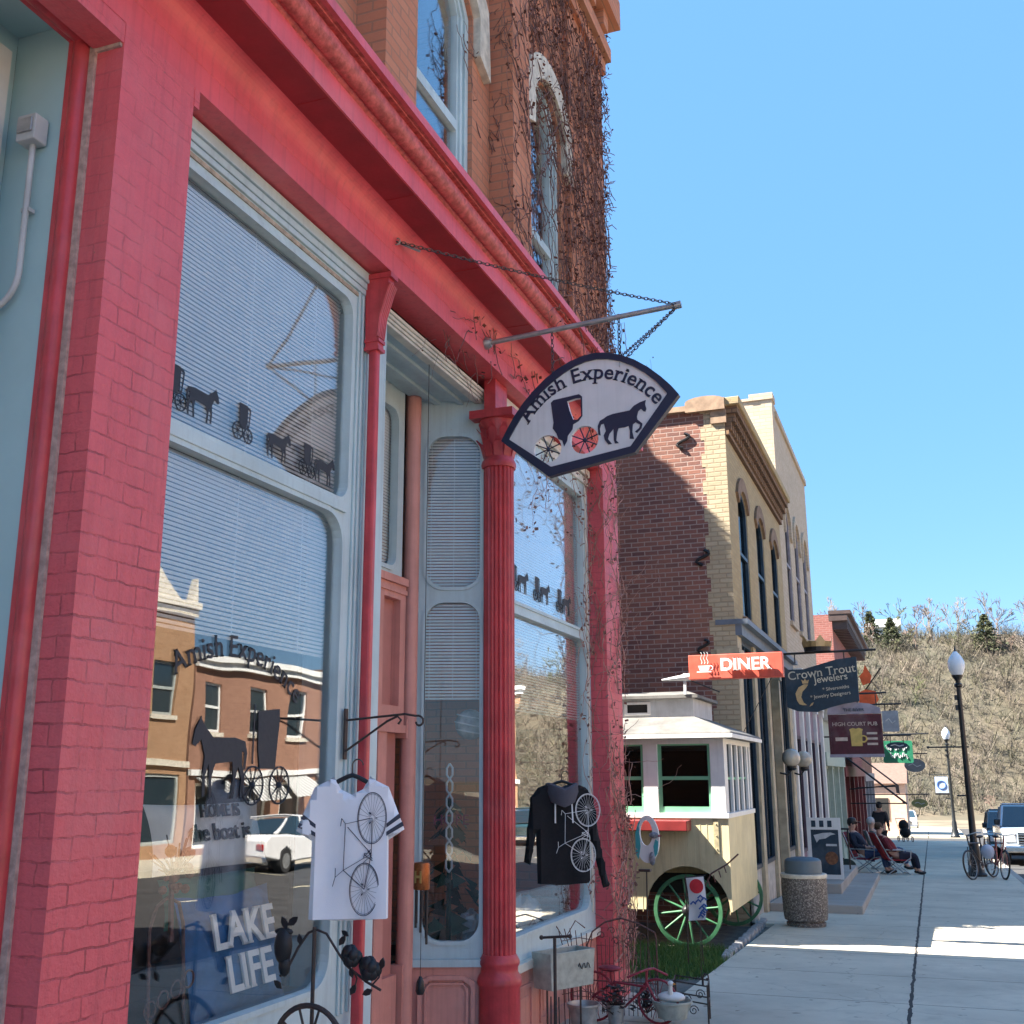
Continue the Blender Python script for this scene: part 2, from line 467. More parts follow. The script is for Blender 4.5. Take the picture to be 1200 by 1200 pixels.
class MB:
    def __init__(s):
        s.v = []
        s.f = []
        s.m = []
        s.mi = 0
    def add(s, vs, fs):
        n = len(s.v)
        s.v += [Vector(v) for v in vs]
        for f in fs:
            s.f.append(tuple(n + i for i in f))
            s.m.append(s.mi)
        return s
    def box(s, x0, x1, y0, y1, z0, z1):
        s.add([(x0, y0, z0), (x1, y0, z0), (x1, y1, z0), (x0, y1, z0), (x0, y0, z1), (x1, y0, z1), (x1, y1, z1), (x0, y1, z1)],
              [(3, 2, 1, 0), (4, 5, 6, 7), (0, 1, 5, 4), (1, 2, 6, 5), (2, 3, 7, 6), (3, 0, 4, 7)])
        return s
    def bar(s, a, b, w, h, up=(0, 0, 1)):
        a = Vector(a)
        b = Vector(b)
        d = (b - a).normalized()
        u = Vector(up)
        r = d.cross(u)
        if r.length < 1e-4:
            r = d.cross(Vector((1, 0, 0)))
        r.normalize()
        u = r.cross(d)
        P = []
        for c in (a, b):
            P += [c - r * w / 2 - u * h / 2, c + r * w / 2 - u * h / 2, c + r * w / 2 + u * h / 2, c - r * w / 2 + u * h / 2]
        s.add(P, [(0, 1, 2, 3), (7, 6, 5, 4), (0, 4, 5, 1), (1, 5, 6, 2), (2, 6, 7, 3), (3, 7, 4, 0)])
        return s
    def prism(s, poly, ax, d0, d1):
        n = len(poly)
        def P(a, b, d):
            return {'x': (d, a, b), 'y': (a, d, b), 'z': (a, b, d)}[ax]
        vs = [P(a, b, d0) for a, b in poly] + [P(a, b, d1) for a, b in poly]
        fs = [tuple(range(n - 1, -1, -1)), tuple(range(n, 2 * n))] + [(i, (i + 1) % n, n + (i + 1) % n, n + i) for i in range(n)]
        s.add(vs, fs)
        return s
    def shape(s, loops, o, r, u, thick):
        o, r, u = Vector(o), Vector(r), Vector(u)
        n = r.cross(u)
        vs, fs = shape_geo(loops, thick)
        s.add([o + r * v.x + u * v.y + n * v.z for v in vs], fs)
        return s
    def text(s, t, o, r, u, size, thick=.004, bold=0., serif=0., align='L', shear=0.):
        o, r, u = Vector(o), Vector(r).normalized(), Vector(u).normalized()
        n = r.cross(u)
        vs, fs = text_geo(t, thick / size, bold, serif)
        if not vs:
            return s
        x0 = min(v.x for v in vs)
        x1 = max(v.x for v in vs)
        dx = {'L': 0, 'C': -(x0 + x1) / 2, 'R': -x1}[align]
        s.add([o + r * (v.x + dx + shear * v.y) * size + u * v.y * size + n * v.z * size for v in vs], fs)
        return s
    def arctext(s, t, c, r, u, rad, size, mid=90., thick=.004, bold=0., serif=0., inward=False):
        W = sum(twidth(ch) for ch in t) * size
        a = R(mid) + W / rad / 2
        for ch in t:
            w = twidth(ch) * size
            am = a - w / rad / 2
            if ch != ' ':
                rr = Vector(r) * math.sin(am) - Vector(u) * math.cos(am)
                uu = Vector(r) * math.cos(am) + Vector(u) * math.sin(am)
                p = Vector(c) + uu * rad
                vs, fs = text_geo(ch, thick / size, bold, serif)
                xm = (min(v.x for v in vs) + max(v.x for v in vs)) / 2
                n = rr.cross(uu)
                s.add([p + rr * (v.x - xm) * size + uu * v.y * size + n * v.z * size for v in vs], fs)
            a -= w / rad
        return s
    def tube(s, pts, rad, n=6, closed=False):
        pts = [Vector(p) for p in pts]
        N = len(pts)
        rs = rad if isinstance(rad, (list, tuple)) else [rad] * N
        base_ = len(s.v)
        u = None
        for i, p in enumerate(pts):
            if closed:
                d = pts[(i + 1) % N] - pts[i - 1]
            else:
                d = pts[min(i + 1, N - 1)] - pts[max(i - 1, 0)]
            if d.length < 1e-9:
                d = Vector((0, 0, 1))
            d.normalize()
            if u is None:
                u = d.orthogonal().normalized()
            else:
                u = u - d * u.dot(d)
                u = u.normalized() if u.length > 1e-6 else d.orthogonal().normalized()
            w = d.cross(u)
            for k in range(n):
                a = 2 * math.pi * k / n
                s.v.append(p + (u * math.cos(a) + w * math.sin(a)) * rs[i])
        for i in range(N if closed else N - 1):
            j = (i + 1) % N
            for k in range(n):
                k2 = (k + 1) % n
                s.f.append((base_ + i * n + k, base_ + i * n + k2, base_ + j * n + k2, base_ + j * n + k))
                s.m.append(s.mi)
        if not closed:
            s.f.append(tuple(base_ + k for k in range(n - 1, -1, -1)))
            s.m.append(s.mi)
            s.f.append(tuple(base_ + (N - 1) * n + k for k in range(n)))
            s.m.append(s.mi)
        return s
    def ring(s, c, nrm, rad, r, n=24, k=6):
        c, nrm = Vector(c), Vector(nrm).normalized()
        a = nrm.orthogonal().normalized()
        b = nrm.cross(a)
        s.tube([c + (a * math.cos(2 * math.pi * i / n) + b * math.sin(2 * math.pi * i / n)) * rad for i in range(n)], r, k, True)
        return s
    def lathe(s, prof, c, n=24, axis='z', flute=None, arc=(0, 360)):
        c = Vector(c)
        b0 = len(s.v)
        full = arc[1] - arc[0] >= 360
        cnt = n if full else n + 1
        for (r, h) in prof:
            for k in range(cnt):
                a = R(arc[0] + (arc[1] - arc[0]) * k / n)
                rr = r * (flute(k, h) if flute else 1)
                x, y = rr * math.cos(a), rr * math.sin(a)
                s.v.append(c + Vector({'z': (x, y, h), 'x': (h, x, y), 'y': (y, h, x)}[axis]))
        for i in range(len(prof) - 1):
            for k in range(cnt if full else n):
                k2 = (k + 1) % cnt
                s.f.append((b0 + i * cnt + k, b0 + i * cnt + k2, b0 + (i + 1) * cnt + k2, b0 + (i + 1) * cnt + k))
                s.m.append(s.mi)
        if full:
            if prof[0][0] > 1e-4:
                s.f.append(tuple(b0 + k for k in range(cnt - 1, -1, -1)))
                s.m.append(s.mi)
            if prof[-1][0] > 1e-4:
                s.f.append(tuple(b0 + (len(prof) - 1) * cnt + k for k in range(cnt)))
                s.m.append(s.mi)
        return s
    def sphere(s, c, r, n=12, sc=(1, 1, 1)):
        pr = [(r * math.sin(math.pi * i / (n // 2 + 2)), -r * math.cos(math.pi * i / (n // 2 + 2))) for i in range(n // 2 + 3)]
        b0 = len(s.v)
        s.lathe([(max(a, 1e-5), h) for a, h in pr], (0, 0, 0), n)
        for i in range(b0, len(s.v)):
            v = s.v[i]
            s.v[i] = Vector((v.x * sc[0], v.y * sc[1], v.z * sc[2])) + Vector(c)
        return s
    def xf(s, M, i0=0):
        for i in range(i0, len(s.v)):
            s.v[i] = M @ s.v[i]
        return s
    def build(s, name, mats, par=None, smooth=False, bevel=0., loc=None):
        me = bpy.data.meshes.new(name)
        org = Vector((0, 0, 0))
        if par is not None:
            org = ORG[par.name]
        elif loc is not None:
            org = Vector(loc)
        me.from_pydata([v - org for v in s.v], [], s.f)
        mats = mats if isinstance(mats, (list, tuple)) else [mats]
        for m in mats:
            me.materials.append(m)
        if len(mats) > 1:
            me.polygons.foreach_set("material_index", s.m)
        if smooth:
            me.polygons.foreach_set("use_smooth", [True] * len(me.polygons))
            me.set_sharp_from_angle(angle=R(40))
        me.update()
        o = bpy.data.objects.new(name, me)
        COL.objects.link(o)
        if par is not None:
            o.parent = par
        elif loc is not None:
            o.location = loc
        ORG[o.name] = org
        if bevel:
            b = o.modifiers.new("bevel", 'BEVEL')
            b.width = bevel
            b.segments = 2
            b.limit_method = 'ANGLE'
            b.angle_limit = R(40)
        return o
def rrect(x0, x1, y0, y1, r=(0, 0, 0, 0), k=6):
    """corner radii: bottom-left, bottom-right, top-right, top-left"""
    if isinstance(r, (int, float)):
        r = (r,) * 4
    P = []
    for (cx_, cy_, a0, rr) in ((x0, y0, 180, r[0]), (x1, y0, 270, r[1]), (x1, y1, 0, r[2]), (x0, y1, 90, r[3])):
        sx = 1 if cx_ == x0 else -1
        sy = 1 if cy_ == y0 else -1
        if rr <= 0:
            P.append((cx_, cy_))
            continue
        for i in range(k + 1):
            a = R(a0 + 90 * i / k)
            P.append((cx_ + sx * rr + rr * math.cos(a), cy_ + sy * rr + rr * math.sin(a)))
    return P
def circle(c, r, n=24):
    return [(c[0] + r * math.cos(2 * math.pi * i / n), c[1] + r * math.sin(2 * math.pi * i / n)) for i in range(n)]
def archrect(x0, x1, z0, z1, rise, k=10):
    """rectangle whose top is a segment arch of the given rise (z1 is the crown)"""
    w = (x1 - x0) / 2
    rr = (w * w + rise * rise) / (2 * rise)
    c = (x0 + x1) / 2
    zc = z1 - rr
    a0 = math.asin(w / rr)
    return [(x0, z0), (x1, z0)] + [(c + rr * math.sin(a0 - 2 * a0 * i / k), zc + rr * math.cos(a0 - 2 * a0 * i / k)) for i in range(k + 1)]
EX, EY, EZ = Vector((1, 0, 0)), Vector((0, 1, 0)), Vector((0, 0, 1))
def slats(o, r, w, z0, z1, n, pitch=.021, depth=.0150, tilt=-48):
    """horizontal blind slats hung in the plane through o along r; n is the outward normal"""
    mb = MB()
    o, r, n = Vector(o), Vector(r), Vector(n)
    z = z0
    d = n * math.cos(R(tilt)) + EZ * -math.sin(R(tilt))
    t = d.cross(r).normalized() * .0006
    while z < z1:
        a = o + EZ * z
        b = a + r * w
        mb.add([a - d * depth / 2 - t, b - d * depth / 2 - t, b + d * depth / 2 - t, a + d * depth / 2 - t,
                a - d * depth / 2 + t, b - d * depth / 2 + t, b + d * depth / 2 + t, a + d * depth / 2 + t],
               [(3, 2, 1, 0), (4, 5, 6, 7), (0, 1, 5, 4), (1, 2, 6, 5), (2, 3, 7, 6), (3, 0, 4, 7)])
        z += pitch
    for q in (.15, .5, .85):
        p = o + r * w * q
        mb.bar(p + EZ * z0, p + EZ * z1, .003, .002)
    return mb
# silhouettes
HORSE = [(690, 520), (672, 528), (660, 555), (662, 600), (674, 606), (670, 570), (678, 548), (692, 545), (702, 585), (690, 608), (695, 632), (712, 657), (732, 657), (711, 628), (720, 602), (742, 578), (742, 640), (748, 657), (767, 656), (754, 640), (760, 600), (768, 578), (800, 577), (820, 572), (826, 600), (824, 640), (846, 643), (838, 605), (842, 566), (856, 557), (880, 572), (874, 590), (852, 606), (862, 614), (886, 592), (891, 568), (866, 544), (864, 528), (872, 500), (886, 490), (898, 504), (908, 508), (914, 494), (908, 468), (912, 447), (902, 450), (880, 456), (850, 470), (828, 492), (780, 496), (740, 500), (710, 508)]
HORSE = [((a - 785) / 255., (655 - b) / 255.) for a, b in HORSE]          # feet at 0, about 1 wide
WALKER = [(-.38, .50), (-.42, .40), (-.40, .25), (-.37, .25), (-.375, .40), (-.33, .42), (-.34, .30), (-.40, .18), (-.37, .02), (-.33, 0), (-.34, .17), (-.28, .28), (-.24, .18), (-.22, .0), (-.18, 0), (-.20, .18), (-.18, .32), (.1, .30), (.15, .18), (.13, .02), (.17, 0), (.19, .18), (.20, .30), (.25, .2), (.24, .03), (.28, .02), (.29, .2), (.27, .36), (.34, .50), (.42, .44), (.47, .46), (.44, .58), (.38, .66), (.36, .70), (.34, .66), (.24, .58), (.15, .52), (-.2, .53)]
BUGGY = [(412, 400), (426, 387), (565, 372), (580, 386), (580, 490), (560, 515), (530, 530), (526, 556), (500, 588), (496, 615), (480, 642), (470, 610), (450, 600), (440, 570), (420, 540), (425, 510)]

# ------------------------------------------------------------------ ground, roads, pavements
def slab(mb, x0, x1, y0, y1, dz, th):
    a, b = g(y0) + dz, g(y1) + dz
    mb.add([(x0, y0, a - th), (x1, y0, a - th), (x1, y1, b - th), (x0, y1, b - th), (x0, y0, a), (x1, y0, a), (x1, y1, b), (x0, y1, b)],
           [(3, 2, 1, 0), (4, 5, 6, 7), (0, 1, 5, 4), (1, 2, 6, 5), (2, 3, 7, 6), (3, 0, 4, 7)])
def struct(o):
    o["kind"] = "structure"
    return o
mb = MB()
ys = [-200, -60, 80, 110, 500, 900]
zs = [g(-60) - .2, g(-60) - .2, g(80) - .2, -3.0, -3.2, -3.2]
for i in range(5):
    mb.add([(-700, ys[i], zs[i]), (700, ys[i], zs[i]), (700, ys[i + 1], zs[i + 1]), (-700, ys[i + 1], zs[i + 1])], [(0, 1, 2, 3)])
struct(mb.build("ground", mat("dry_earth", (.15, .125, .085), .95, var=.4, scale=.3)))
mb = MB()
slab(mb, -2.9, 1.75, -40, 10.42, 0, .3)
slab(mb, -2.25, 1.75, 10.42, 17.0, 0, .3)
slab(mb, -2.65, 1.75, 17.0, 60, 0, .3)
struct(mb.build("pavement", M_conc))
mb = MB()
slab(mb, 1.75, 1.9, -40, 60, .004, .3)
struct(mb.build("kerb", M_concp, bevel=.015))
mb = MB()
slab(mb, 1.9, 12.5, -60, 100, -.15, .2)
slab(mb, -60, 1.9, 60.02, 70, -.15, .2)
slab(mb, 12.5, 60, 72.02, 82, -.15, .2)
struct(mb.build("road", M_asph))
mb = MB()
for i in range(30):
    slab(mb, 7.3, 7.42, -38 + i * 4, -36.5 + i * 4, -.144, .003)
for i in range(28):
    slab(mb, 10.1, 12.45, -30 + i * 6.2, -29.9 + i * 6.2, -.144, .003)
struct(mb.build("road_marking", mat("worn_road_paint", (.55, .50, .35), .8, var=.3, scale=8)))
mb = MB()
slab(mb, 12.5, 16.1, -40, 72, 0, .3)
struct(mb.build("far_pavement", M_conc))
mb = MB()
slab(mb, -2.65, 1.75, 70.02, 100, -.02, .3)
struct(mb.build("next_block_pavement", M_conc))
mb = MB()
slab(mb, -16, -2.25, 10.42, 16.98, -.05, .2)
struct(mb.build("gravel_lot", M_dirt))

# ------------------------------------------------------------------ red corner shop
shop = thing("shop_building", "red painted brick shop with large blinds windows, nearest building on the left", "shop building", (-2.7, 6.5, 0))
FX = -2.7
mb = MB()
mb.box(-3.1, FX, 2.98, 3.42, -.25, 4.53)
# ragged corbel bricks at the pier head
mb.box(-3.05, FX + .003, 3.42, 3.455, 4.44, 4.528)
mb.build("pier", M_pinkbrick, shop)
# plain street wall left of the entry bay
mb = MB()
mb.box(-3.0, FX, -7.0, .9, -.2, 4.53)
mb.box(-2.84, FX - .002, .9, 2.979, 4.44, 4.529)
mb.build("front_wall", M_pinkbrick, shop)
# entry bay
mb = MB()
mb.box(-3.2, -2.915, 2.938, 2.978, -.2, 4.56)
mb.box(-3.3, -3.2, .85, 2.937, -.2, 4.70)
mb.build("entry_wall", M_bluewall, shop)
mb = MB()
mb.box(-3.29, -2.92, .9, 2.975, 4.562, 4.66)
mb.build("entry_ceiling", M_bluewall, shop)
mb = MB()
mb.shape([rrect(1.4, 2.88, -.1, 4.45), rrect(1.62, 2.70, .1, 4.28)], (-3.18, 0, 0), EY, EZ, .036)
mb.shape([rrect(1.58, 2.74, .05, 4.32), rrect(1.70, 2.62, .2, 4.20)], (-3.172, 0, 0), EY, EZ, .04)
ef = mb.build("entry_door_frame", mat("warm_white_paint", (.60, .61, .58), .5, var=.06), shop, bevel=.004)
mb = MB()
mb.box(-3.192, -3.186, 1.69, 2.63, .19, 4.21)
mb.build("pane", M_glass, ef)
mb = MB()
mb.tube([(-2.885, 2.955, -.2), (-2.885, 2.955, 4.5)], .032, 14)
mb.tube([(-2.885, 2.955, 4.49), (-2.885, -6, 4.49)], .032, 14)
mb.box(-2.93, -2.90, 2.932, 2.966, -.2, 4.47)
mb.box(-2.932, -2.90, -6, 2.972, 4.47, 4.56)
mb.build("entry_moulding", M_redgloss, shop, smooth=True)
mb = MB()
mb.box(-2.858, -2.828, 2.965, 2.985, -.2, 4.45)
mb.box(-2.84, FX - .01, 2.968, 2.982, 4.425, 4.445)
mb.build("caulk_joint", M_caulk, shop)

# frieze and cornice run along the street
def runy(prof, y0, y1):
    n = len(prof)
    m_ = MB()
    vs = [(x, y0, z) for x, z in prof] + [(x, y1, z) for x, z in prof]
    fs = [(i, i + 1, n + i + 1, n + i) for i in range(n - 1)] + [(n - 1, 0, n, 2 * n - 1), tuple(range(n)), tuple(range(2 * n - 1, n - 1, -1))]
    m_.add(vs, fs)
    return m_
cove = [(-2.70 + .085 * (1 - math.cos(R(a))), 4.70 + .13 * math.sin(R(a))) for a in range(0, 91, 10)]
runy([(-2.93, 4.83), (-2.93, 4.53), (FX, 4.53), (FX, 4.655), (-2.695, 4.66), (-2.695, 4.695)] + cove, -7, 10.36).build("frieze", M_pink, shop)
mb = MB()
mb.box(-3.05, -2.432, -7, 10.36, 4.831, 4.86)
for i in range(18):
    mb.box(-2.61, -2.436, -6.6 + i * .97, -6.594 + i * .97, 4.827, 4.8315)
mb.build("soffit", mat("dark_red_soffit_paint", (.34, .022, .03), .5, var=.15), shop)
runy([(-2.85, 4.862), (-2.42, 4.832), (-2.42, 4.958), (-2.425, 4.962), (-2.425, 4.968)], -7, 10.40).build("cornice_fascia", M_pink, shop)
ogee = [(-2.425, 4.968), (-2.405, 4.985), (-2.40, 4.98), (-2.385, 4.978), (-2.358, 4.99), (-2.338, 5.015), (-2.33, 5.045), (-2.335, 5.065), (-2.35, 5.075), (-2.35, 5.085), (-2.32, 5.086), (-2.318, 5.094), (-2.30, 5.094)]
o = runy([(-2.86, 4.97)] + ogee + [(-2.86, 5.10)], -7, 10.40).build("cornice_moulding", M_crown, shop, smooth=True)
runy([(-2.86, 5.10), (-2.30, 5.0945), (-2.275, 5.096), (-2.275, 5.15), (-2.295, 5.165), (-2.86, 5.24)], -7, 10.42).build("cornice_top_band", M_pink, shop)

# display windows
XF = -2.86
def gwin(name, y0, y1, z0, z1, panes, xf=XF, th=.05, m=M_blue):
    mb = MB()
    mb.shape([rrect(y0, y1, z0, z1)] + [rrect(*p[:4], p[4]) for p in panes], (xf - th / 2, 0, 0), EY, EZ, th)
    for p in panes:      # stepped inner bead
        mb.shape([rrect(p[0] - .025, p[1] + .025, p[2] - .025, p[3] + .025, tuple(q + .02 if q else 0 for q in p[4])), rrect(*p[:4], p[4])], (xf + .005, 0, 0), EY, EZ, .012)
    w = mb.build(name, m, shop, bevel=.004)
    for p in panes:
        mb = MB()
        mb.box(xf - .042, xf - .036, p[0] - .02, p[1] + .02, p[2] - .02, p[3] + .02)
        mb.build("pane", M_glass, w)
    return w
w1 = gwin("display_window", 3.42, 5.58, .36, 4.53, [(3.50, 5.14, 3.12, 4.29, (0, .10, .10, 0)), (3.50, 5.10, .66, 3.02, (.0, .14, .16, 0))])
mb = MB()
mb.box(XF - .03, XF + .035, 3.43, 5.36, 4.46, 4.52)
mb.box(XF - .03, XF + .022, 3.43, 5.36, 4.42, 4.458)
mb.box(XF - .03, XF + .015, 3.43, 5.36, 4.385, 4.417)
mb.build("head_trim", M_blue, w1, bevel=.003)
mb = MB()
mb.box(XF - .03, XF + .008, 3.43, 5.2, 4.35, 4.372)
mb.build("stop_bead", mat("bare_wood_bead", (.45, .37, .28), .8, var=.35, scale=20), w1)
mb = MB()
for yy in (5.20, 5.245, 5.30):
    mb.box(XF, XF + .014, yy, yy + .022, .5, 4.38)
mb.box(XF, XF + .02, 3.42, 5.42, .36, .40)
mb.box(XF, XF + .018, 3.44, 5.12, 3.045, 3.10)
mb.build("stile_bead", M_blue, w1, bevel=.004)
slats((XF - .09, 3.44, 0), EY, 1.72, 3.08, 4.36, EX, .0215, .0125).build("blind", M_blind, w1)
slats((XF - .09, 3.44, 0), EY, 1.66, 2.27, 3.06, EX).build("blind", M_blind, w1)
# window decals: horses and buggies on the transom, the big one below
def wheel2d(mb, o, r, u, c, rad, th=.006, k=8, ox=.0):
    o = Vector(o)
    n = r.cross(u)
    cc = o + r * c[0] + u * c[1]
    mb.ring(cc, n, rad, th, 28, 5)
    for i in range(k):
        a = 2 * math.pi * i / k
        mb.tube([cc, cc + (r * math.cos(a) + u * math.sin(a)) * rad], th * .6, 4)
    mb.sphere(cc, rad * .16, 8)
DEC = mat("dark_window_decal", (.015, .02, .03), .6, var=.05)
mb = MB()
def decal_rig(y, z, s, bug=True, horse=True):
    o_ = Vector((XF - .033, y, z))
    if bug:
        mb.shape([[(-.30 * s, .25 * s), (-.08 * s, .25 * s), (-.05 * s, .72 * s), (-.33 * s, .72 * s)]], o_, EY, EZ, .002)
        mb.shape([[(-.06 * s, .28 * s), (.02 * s, .30 * s), (.06 * s, .66 * s), (.02 * s, .70 * s), (-.06 * s, .70 * s)], [(-.04 * s, .32 * s), (.0 * s, .34 * s), (.03 * s, .64 * s), (-.04 * s, .66 * s)]], o_, EY, EZ, .002)
        wheel2d(mb, o_, EY, EZ, (-.34 * s, .16 * s), .16 * s, .003)
        wheel2d(mb, o_, EY, EZ, (.0 * s, .14 * s), .14 * s, .003)
    if horse:
        mb.shape([[(a * s + .55 * s, b * s * .95) for a, b in WALKER]], o_, EY, EZ, .002)
for (y, z, s, bb, hh) in ((3.72, 3.19, .27, 1, 1), (4.235, 3.19, .25, 1, 0), (4.36, 3.175, .25, 0, 1), (4.82, 3.17, .24, 1, 1)):
    mb = MB()
    decal_rig(y, z, s, bb, hh)
    mb.build("horse_and_buggy_decal", DEC, w1)
mb = MB()
o_ = Vector((XF - .033, 4.17, 1.56))
mb.shape([[(-a * .46, b * .50) for a, b in WALKER][::-1]], o_, EY, EZ, .002)
o_ = Vector((XF - .033, 4.57, 1.56))
mb.shape([[(-.10, .13), (.03, .13), (.055, .36), (.05, .41), (-.13, .39), (-.12, .22)]], o_, EY, EZ, .002)
mb.shape([[(-.165, .15), (-.155, .15), (-.155, .42), (-.165, .42)]], o_, EY, EZ, .002)
wheel2d(mb, o_, EY, EZ, (-.15, .055), .085, .004, 10)
wheel2d(mb, o_, EY, EZ, (.075, .055), .085, .004, 10)
mb.build("large_horse_and_buggy_decal", DEC, w1)
mb = MB()
mb.arctext("Amish Experience", (XF - .033, 4.24, 1.32), EY, EZ, .86, .14, 86, .002, .006, .04)
mb.build("window_lettering", DEC, w1)

w2 = gwin("display_window", 7.38, 9.86, .30, 4.53, [(7.60, 9.66, 2.96, 4.22, (.10, .10, .10, .10)), (7.60, 9.68, .54, 2.86, (.12, .14, .12, .12))])
mb = MB()
mb.box(XF - .03, XF + .04, 7.4, 9.84, 4.44, 4.51)
mb.box(XF - .03, XF + .02, 7.4, 9.84, 4.36, 4.43)
mb.box(XF, XF + .014, 9.74, 9.78, .5, 4.35)
mb.box(XF - .01, XF + .05, 7.4, 9.84, .30, .36)
mb.build("head_trim", M_cream, w2, bevel=.004)
slats((XF - .09, 7.5, 0), EY, 2.25, 2.92, 4.3, EX, .023, .0175).build("blind", M_blind, w2)
slats((XF - .09, 7.5, 0), EY, 2.25, 2.15, 2.9, EX, .023, .0175).build("blind", M_blind, w2)
for (y, z, s, bb, hh) in ((7.95, 3.06, .28, 1, 1), (8.5, 3.05, .28, 1, 1), (9.1, 3.04, .28, 1, 1)):
    mb = MB()
    decal_rig(y, z, s, bb, hh)
    mb.build("horse_and_buggy_decal", DEC, w2)
# bulkheads
def bulk(y0, y1, z1, n):
    mb = MB()
    mb.box(XF - .05, XF + .005, y0, y1, -.3, z1)
    w = (y1 - y0) / n
    for i in range(n):
        a, b = y0 + i * w + .09, y0 + (i + 1) * w - .09
        mb.shape([rrect(a, b, -.12, z1 - .10), rrect(a + .03, b - .03, -.09, z1 - .13)], (XF + .012, 0, 0), EY, EZ, .016)
        mb.box(XF, XF + .012, a + .08, b - .08, -.05, z1 - .18)
    mb.build("bulkhead", M_salmon, shop, bevel=.004)
bulk(3.42, 5.56, .35, 2)
bulk(7.38, 9.85, .295, 3)

# recessed entrance between the two windows
mb = MB()
mb.box(-3.432, -3.38, 5.55, 5.97, -0.274, 4.406)
mb.box(-3.411, -2.92, 5.55, 5.60, -0.274, 4.406)
mb.build("recess_wall", M_blue, shop)
mb = MB()
mb.box(-3.432, -2.974, 5.616, 7.301, 4.406, 4.468)
mb.box(-3.37, -2.974, 5.741, 7.228, 4.39, 4.404)
mb.box(-3.245, -3.203, 5.741, 7.228, 4.366, 4.389)
mb.box(-3.078, -3.037, 5.741, 7.228, 4.366, 4.389)
mb.build("recess_ceiling", M_blue, shop)
mb = MB()
for i, (a, b) in enumerate(((4.436, 4.458), (4.414, 4.434), (4.394, 4.412), (4.372, 4.392))):
    mb.box(-2.96, -2.866 - .011 * i, 5.42, 7.40, a, b)
mb.build("recess_header", M_cream, shop, bevel=.004)
tw = MB()
tw.shape([rrect(5.97, 6.906, 2.992, 4.406), rrect(6.053, 6.791, 3.075, 4.219, .09)], (-3.401, 0, 0), EY, EZ, .05)
tw.shape([rrect(6.022, 6.822, 3.044, 4.25, .11), rrect(6.053, 6.791, 3.075, 4.219, .09)], (-3.37, 0, 0), EY, EZ, .012)
two = tw.build("transom_window", M_blue, shop, bevel=.004)
MB().box(-3.416, -3.411, 6.032, 6.812, 3.054, 4.24).build("pane", M_glassn, two)
slats((-3.445, 6.0, 0), EY, .85, 3.03, 4.25, EX, .023, .0175).build("blind", M_blind, two)
mb = MB()
mb.shape([rrect(5.689, 6.906, 1.993, 2.981), rrect(5.824, 6.406, 2.118, 2.846), rrect(6.573, 6.822, 2.118, 2.846)], (-3.385, 0, 0), EY, EZ, .09)
mb.box(-3.432, -3.318, 5.689, 6.906, 2.95, 3.002)
mb.box(-3.432, -3.328, 5.689, 6.906, 2.888, 2.919)
mb.box(-3.432, -3.323, 5.689, 6.906, 1.941, 1.993)
mb.box(-3.422, -3.338, 6.531, 6.656, -0.17, 1.941)
mb.box(-3.422, -3.359, 6.656, 6.906, -0.17, 0.402)
mb.build("door_surround", M_salmon, shop, bevel=.006)
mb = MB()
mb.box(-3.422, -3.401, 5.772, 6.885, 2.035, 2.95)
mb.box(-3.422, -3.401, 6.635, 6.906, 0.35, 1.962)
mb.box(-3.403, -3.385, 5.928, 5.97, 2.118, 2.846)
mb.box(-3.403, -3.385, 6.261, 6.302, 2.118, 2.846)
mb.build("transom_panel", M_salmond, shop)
mb = MB()
mb.tube([(-3.35, 7.0, -.2), (-3.35, 7.0, 4.40)], .057, 16)
mb.box(-3.422, -3.328, 6.926, 7.072, 1.91, 2.035)
mb.box(-3.422, -3.328, 6.926, 7.072, -0.17, 0.454)
mb.build("door_post", M_salmon, shop, smooth=True)
mb = MB()
mb.shape([rrect(5.949, 6.521, -0.149, 1.931), rrect(6.032, 6.438, 0.714, 1.806)], (-3.392, 0, 0), EY, EZ, .045)
door = mb.build("door", M_blue, shop, bevel=.005)
MB().box(-3.397, -3.39, 6.022, 6.448, 0.704, 1.816).build("pane", M_glassn, door)
MB().box(-3.375, -3.364, 6.022, 6.448, -0.014, 0.579).build("kick_panel", M_salmon, door)
# splayed return with two round cornered panes
SA, SB = Vector((-3.365, 7.09, 0)), Vector((-2.855, 7.28, 0))
sr = (SB - SA).normalized()
sl = (SB - SA).length
sn = sr.cross(EZ)
mb = MB()
mb.shape([rrect(0, sl + .09, .423, 4.406), rrect(0.088, 0.473, 2.981, 4.115, .13), rrect(0.088, 0.473, 0.579, 2.867, .13)], SA - sn * .02, sr, EZ, .04)
for (a, b) in ((2.981, 4.115), (.579, 2.867)):
    mb.shape([rrect(.063, .498, a - .025, b + .025, .155), rrect(.088, .473, a, b, .13)], SA + sn * .004, sr, EZ, .012)
mb.shape([rrect(0, sl, .423, .47)], SA + sn * .02, sr, EZ, .05)
sp = mb.build("side_window", M_blue, shop, bevel=.004)
mb = MB()
for (a, b) in ((2.95, 4.14), (.55, 2.89)):
    mb.shape([rrect(.06, .50, a, b)], SA - sn * .03, sr, EZ, .005)
mb.build("pane", M_glassn, sp)
slats(SA - sn * .07 + sr * .04, sr, .48, 2.92, 4.16, sn, .023, .0175).build("blind", M_blind, sp)
slats(SA - sn * .07 + sr * .04, sr, .48, 2.19, 2.91, sn, .023, .0175).build("blind", M_blind, sp)
mb = MB()
mb.shape([rrect(0, sl + .09, -.35, .421)], SA - sn * .01, sr, EZ, .04)
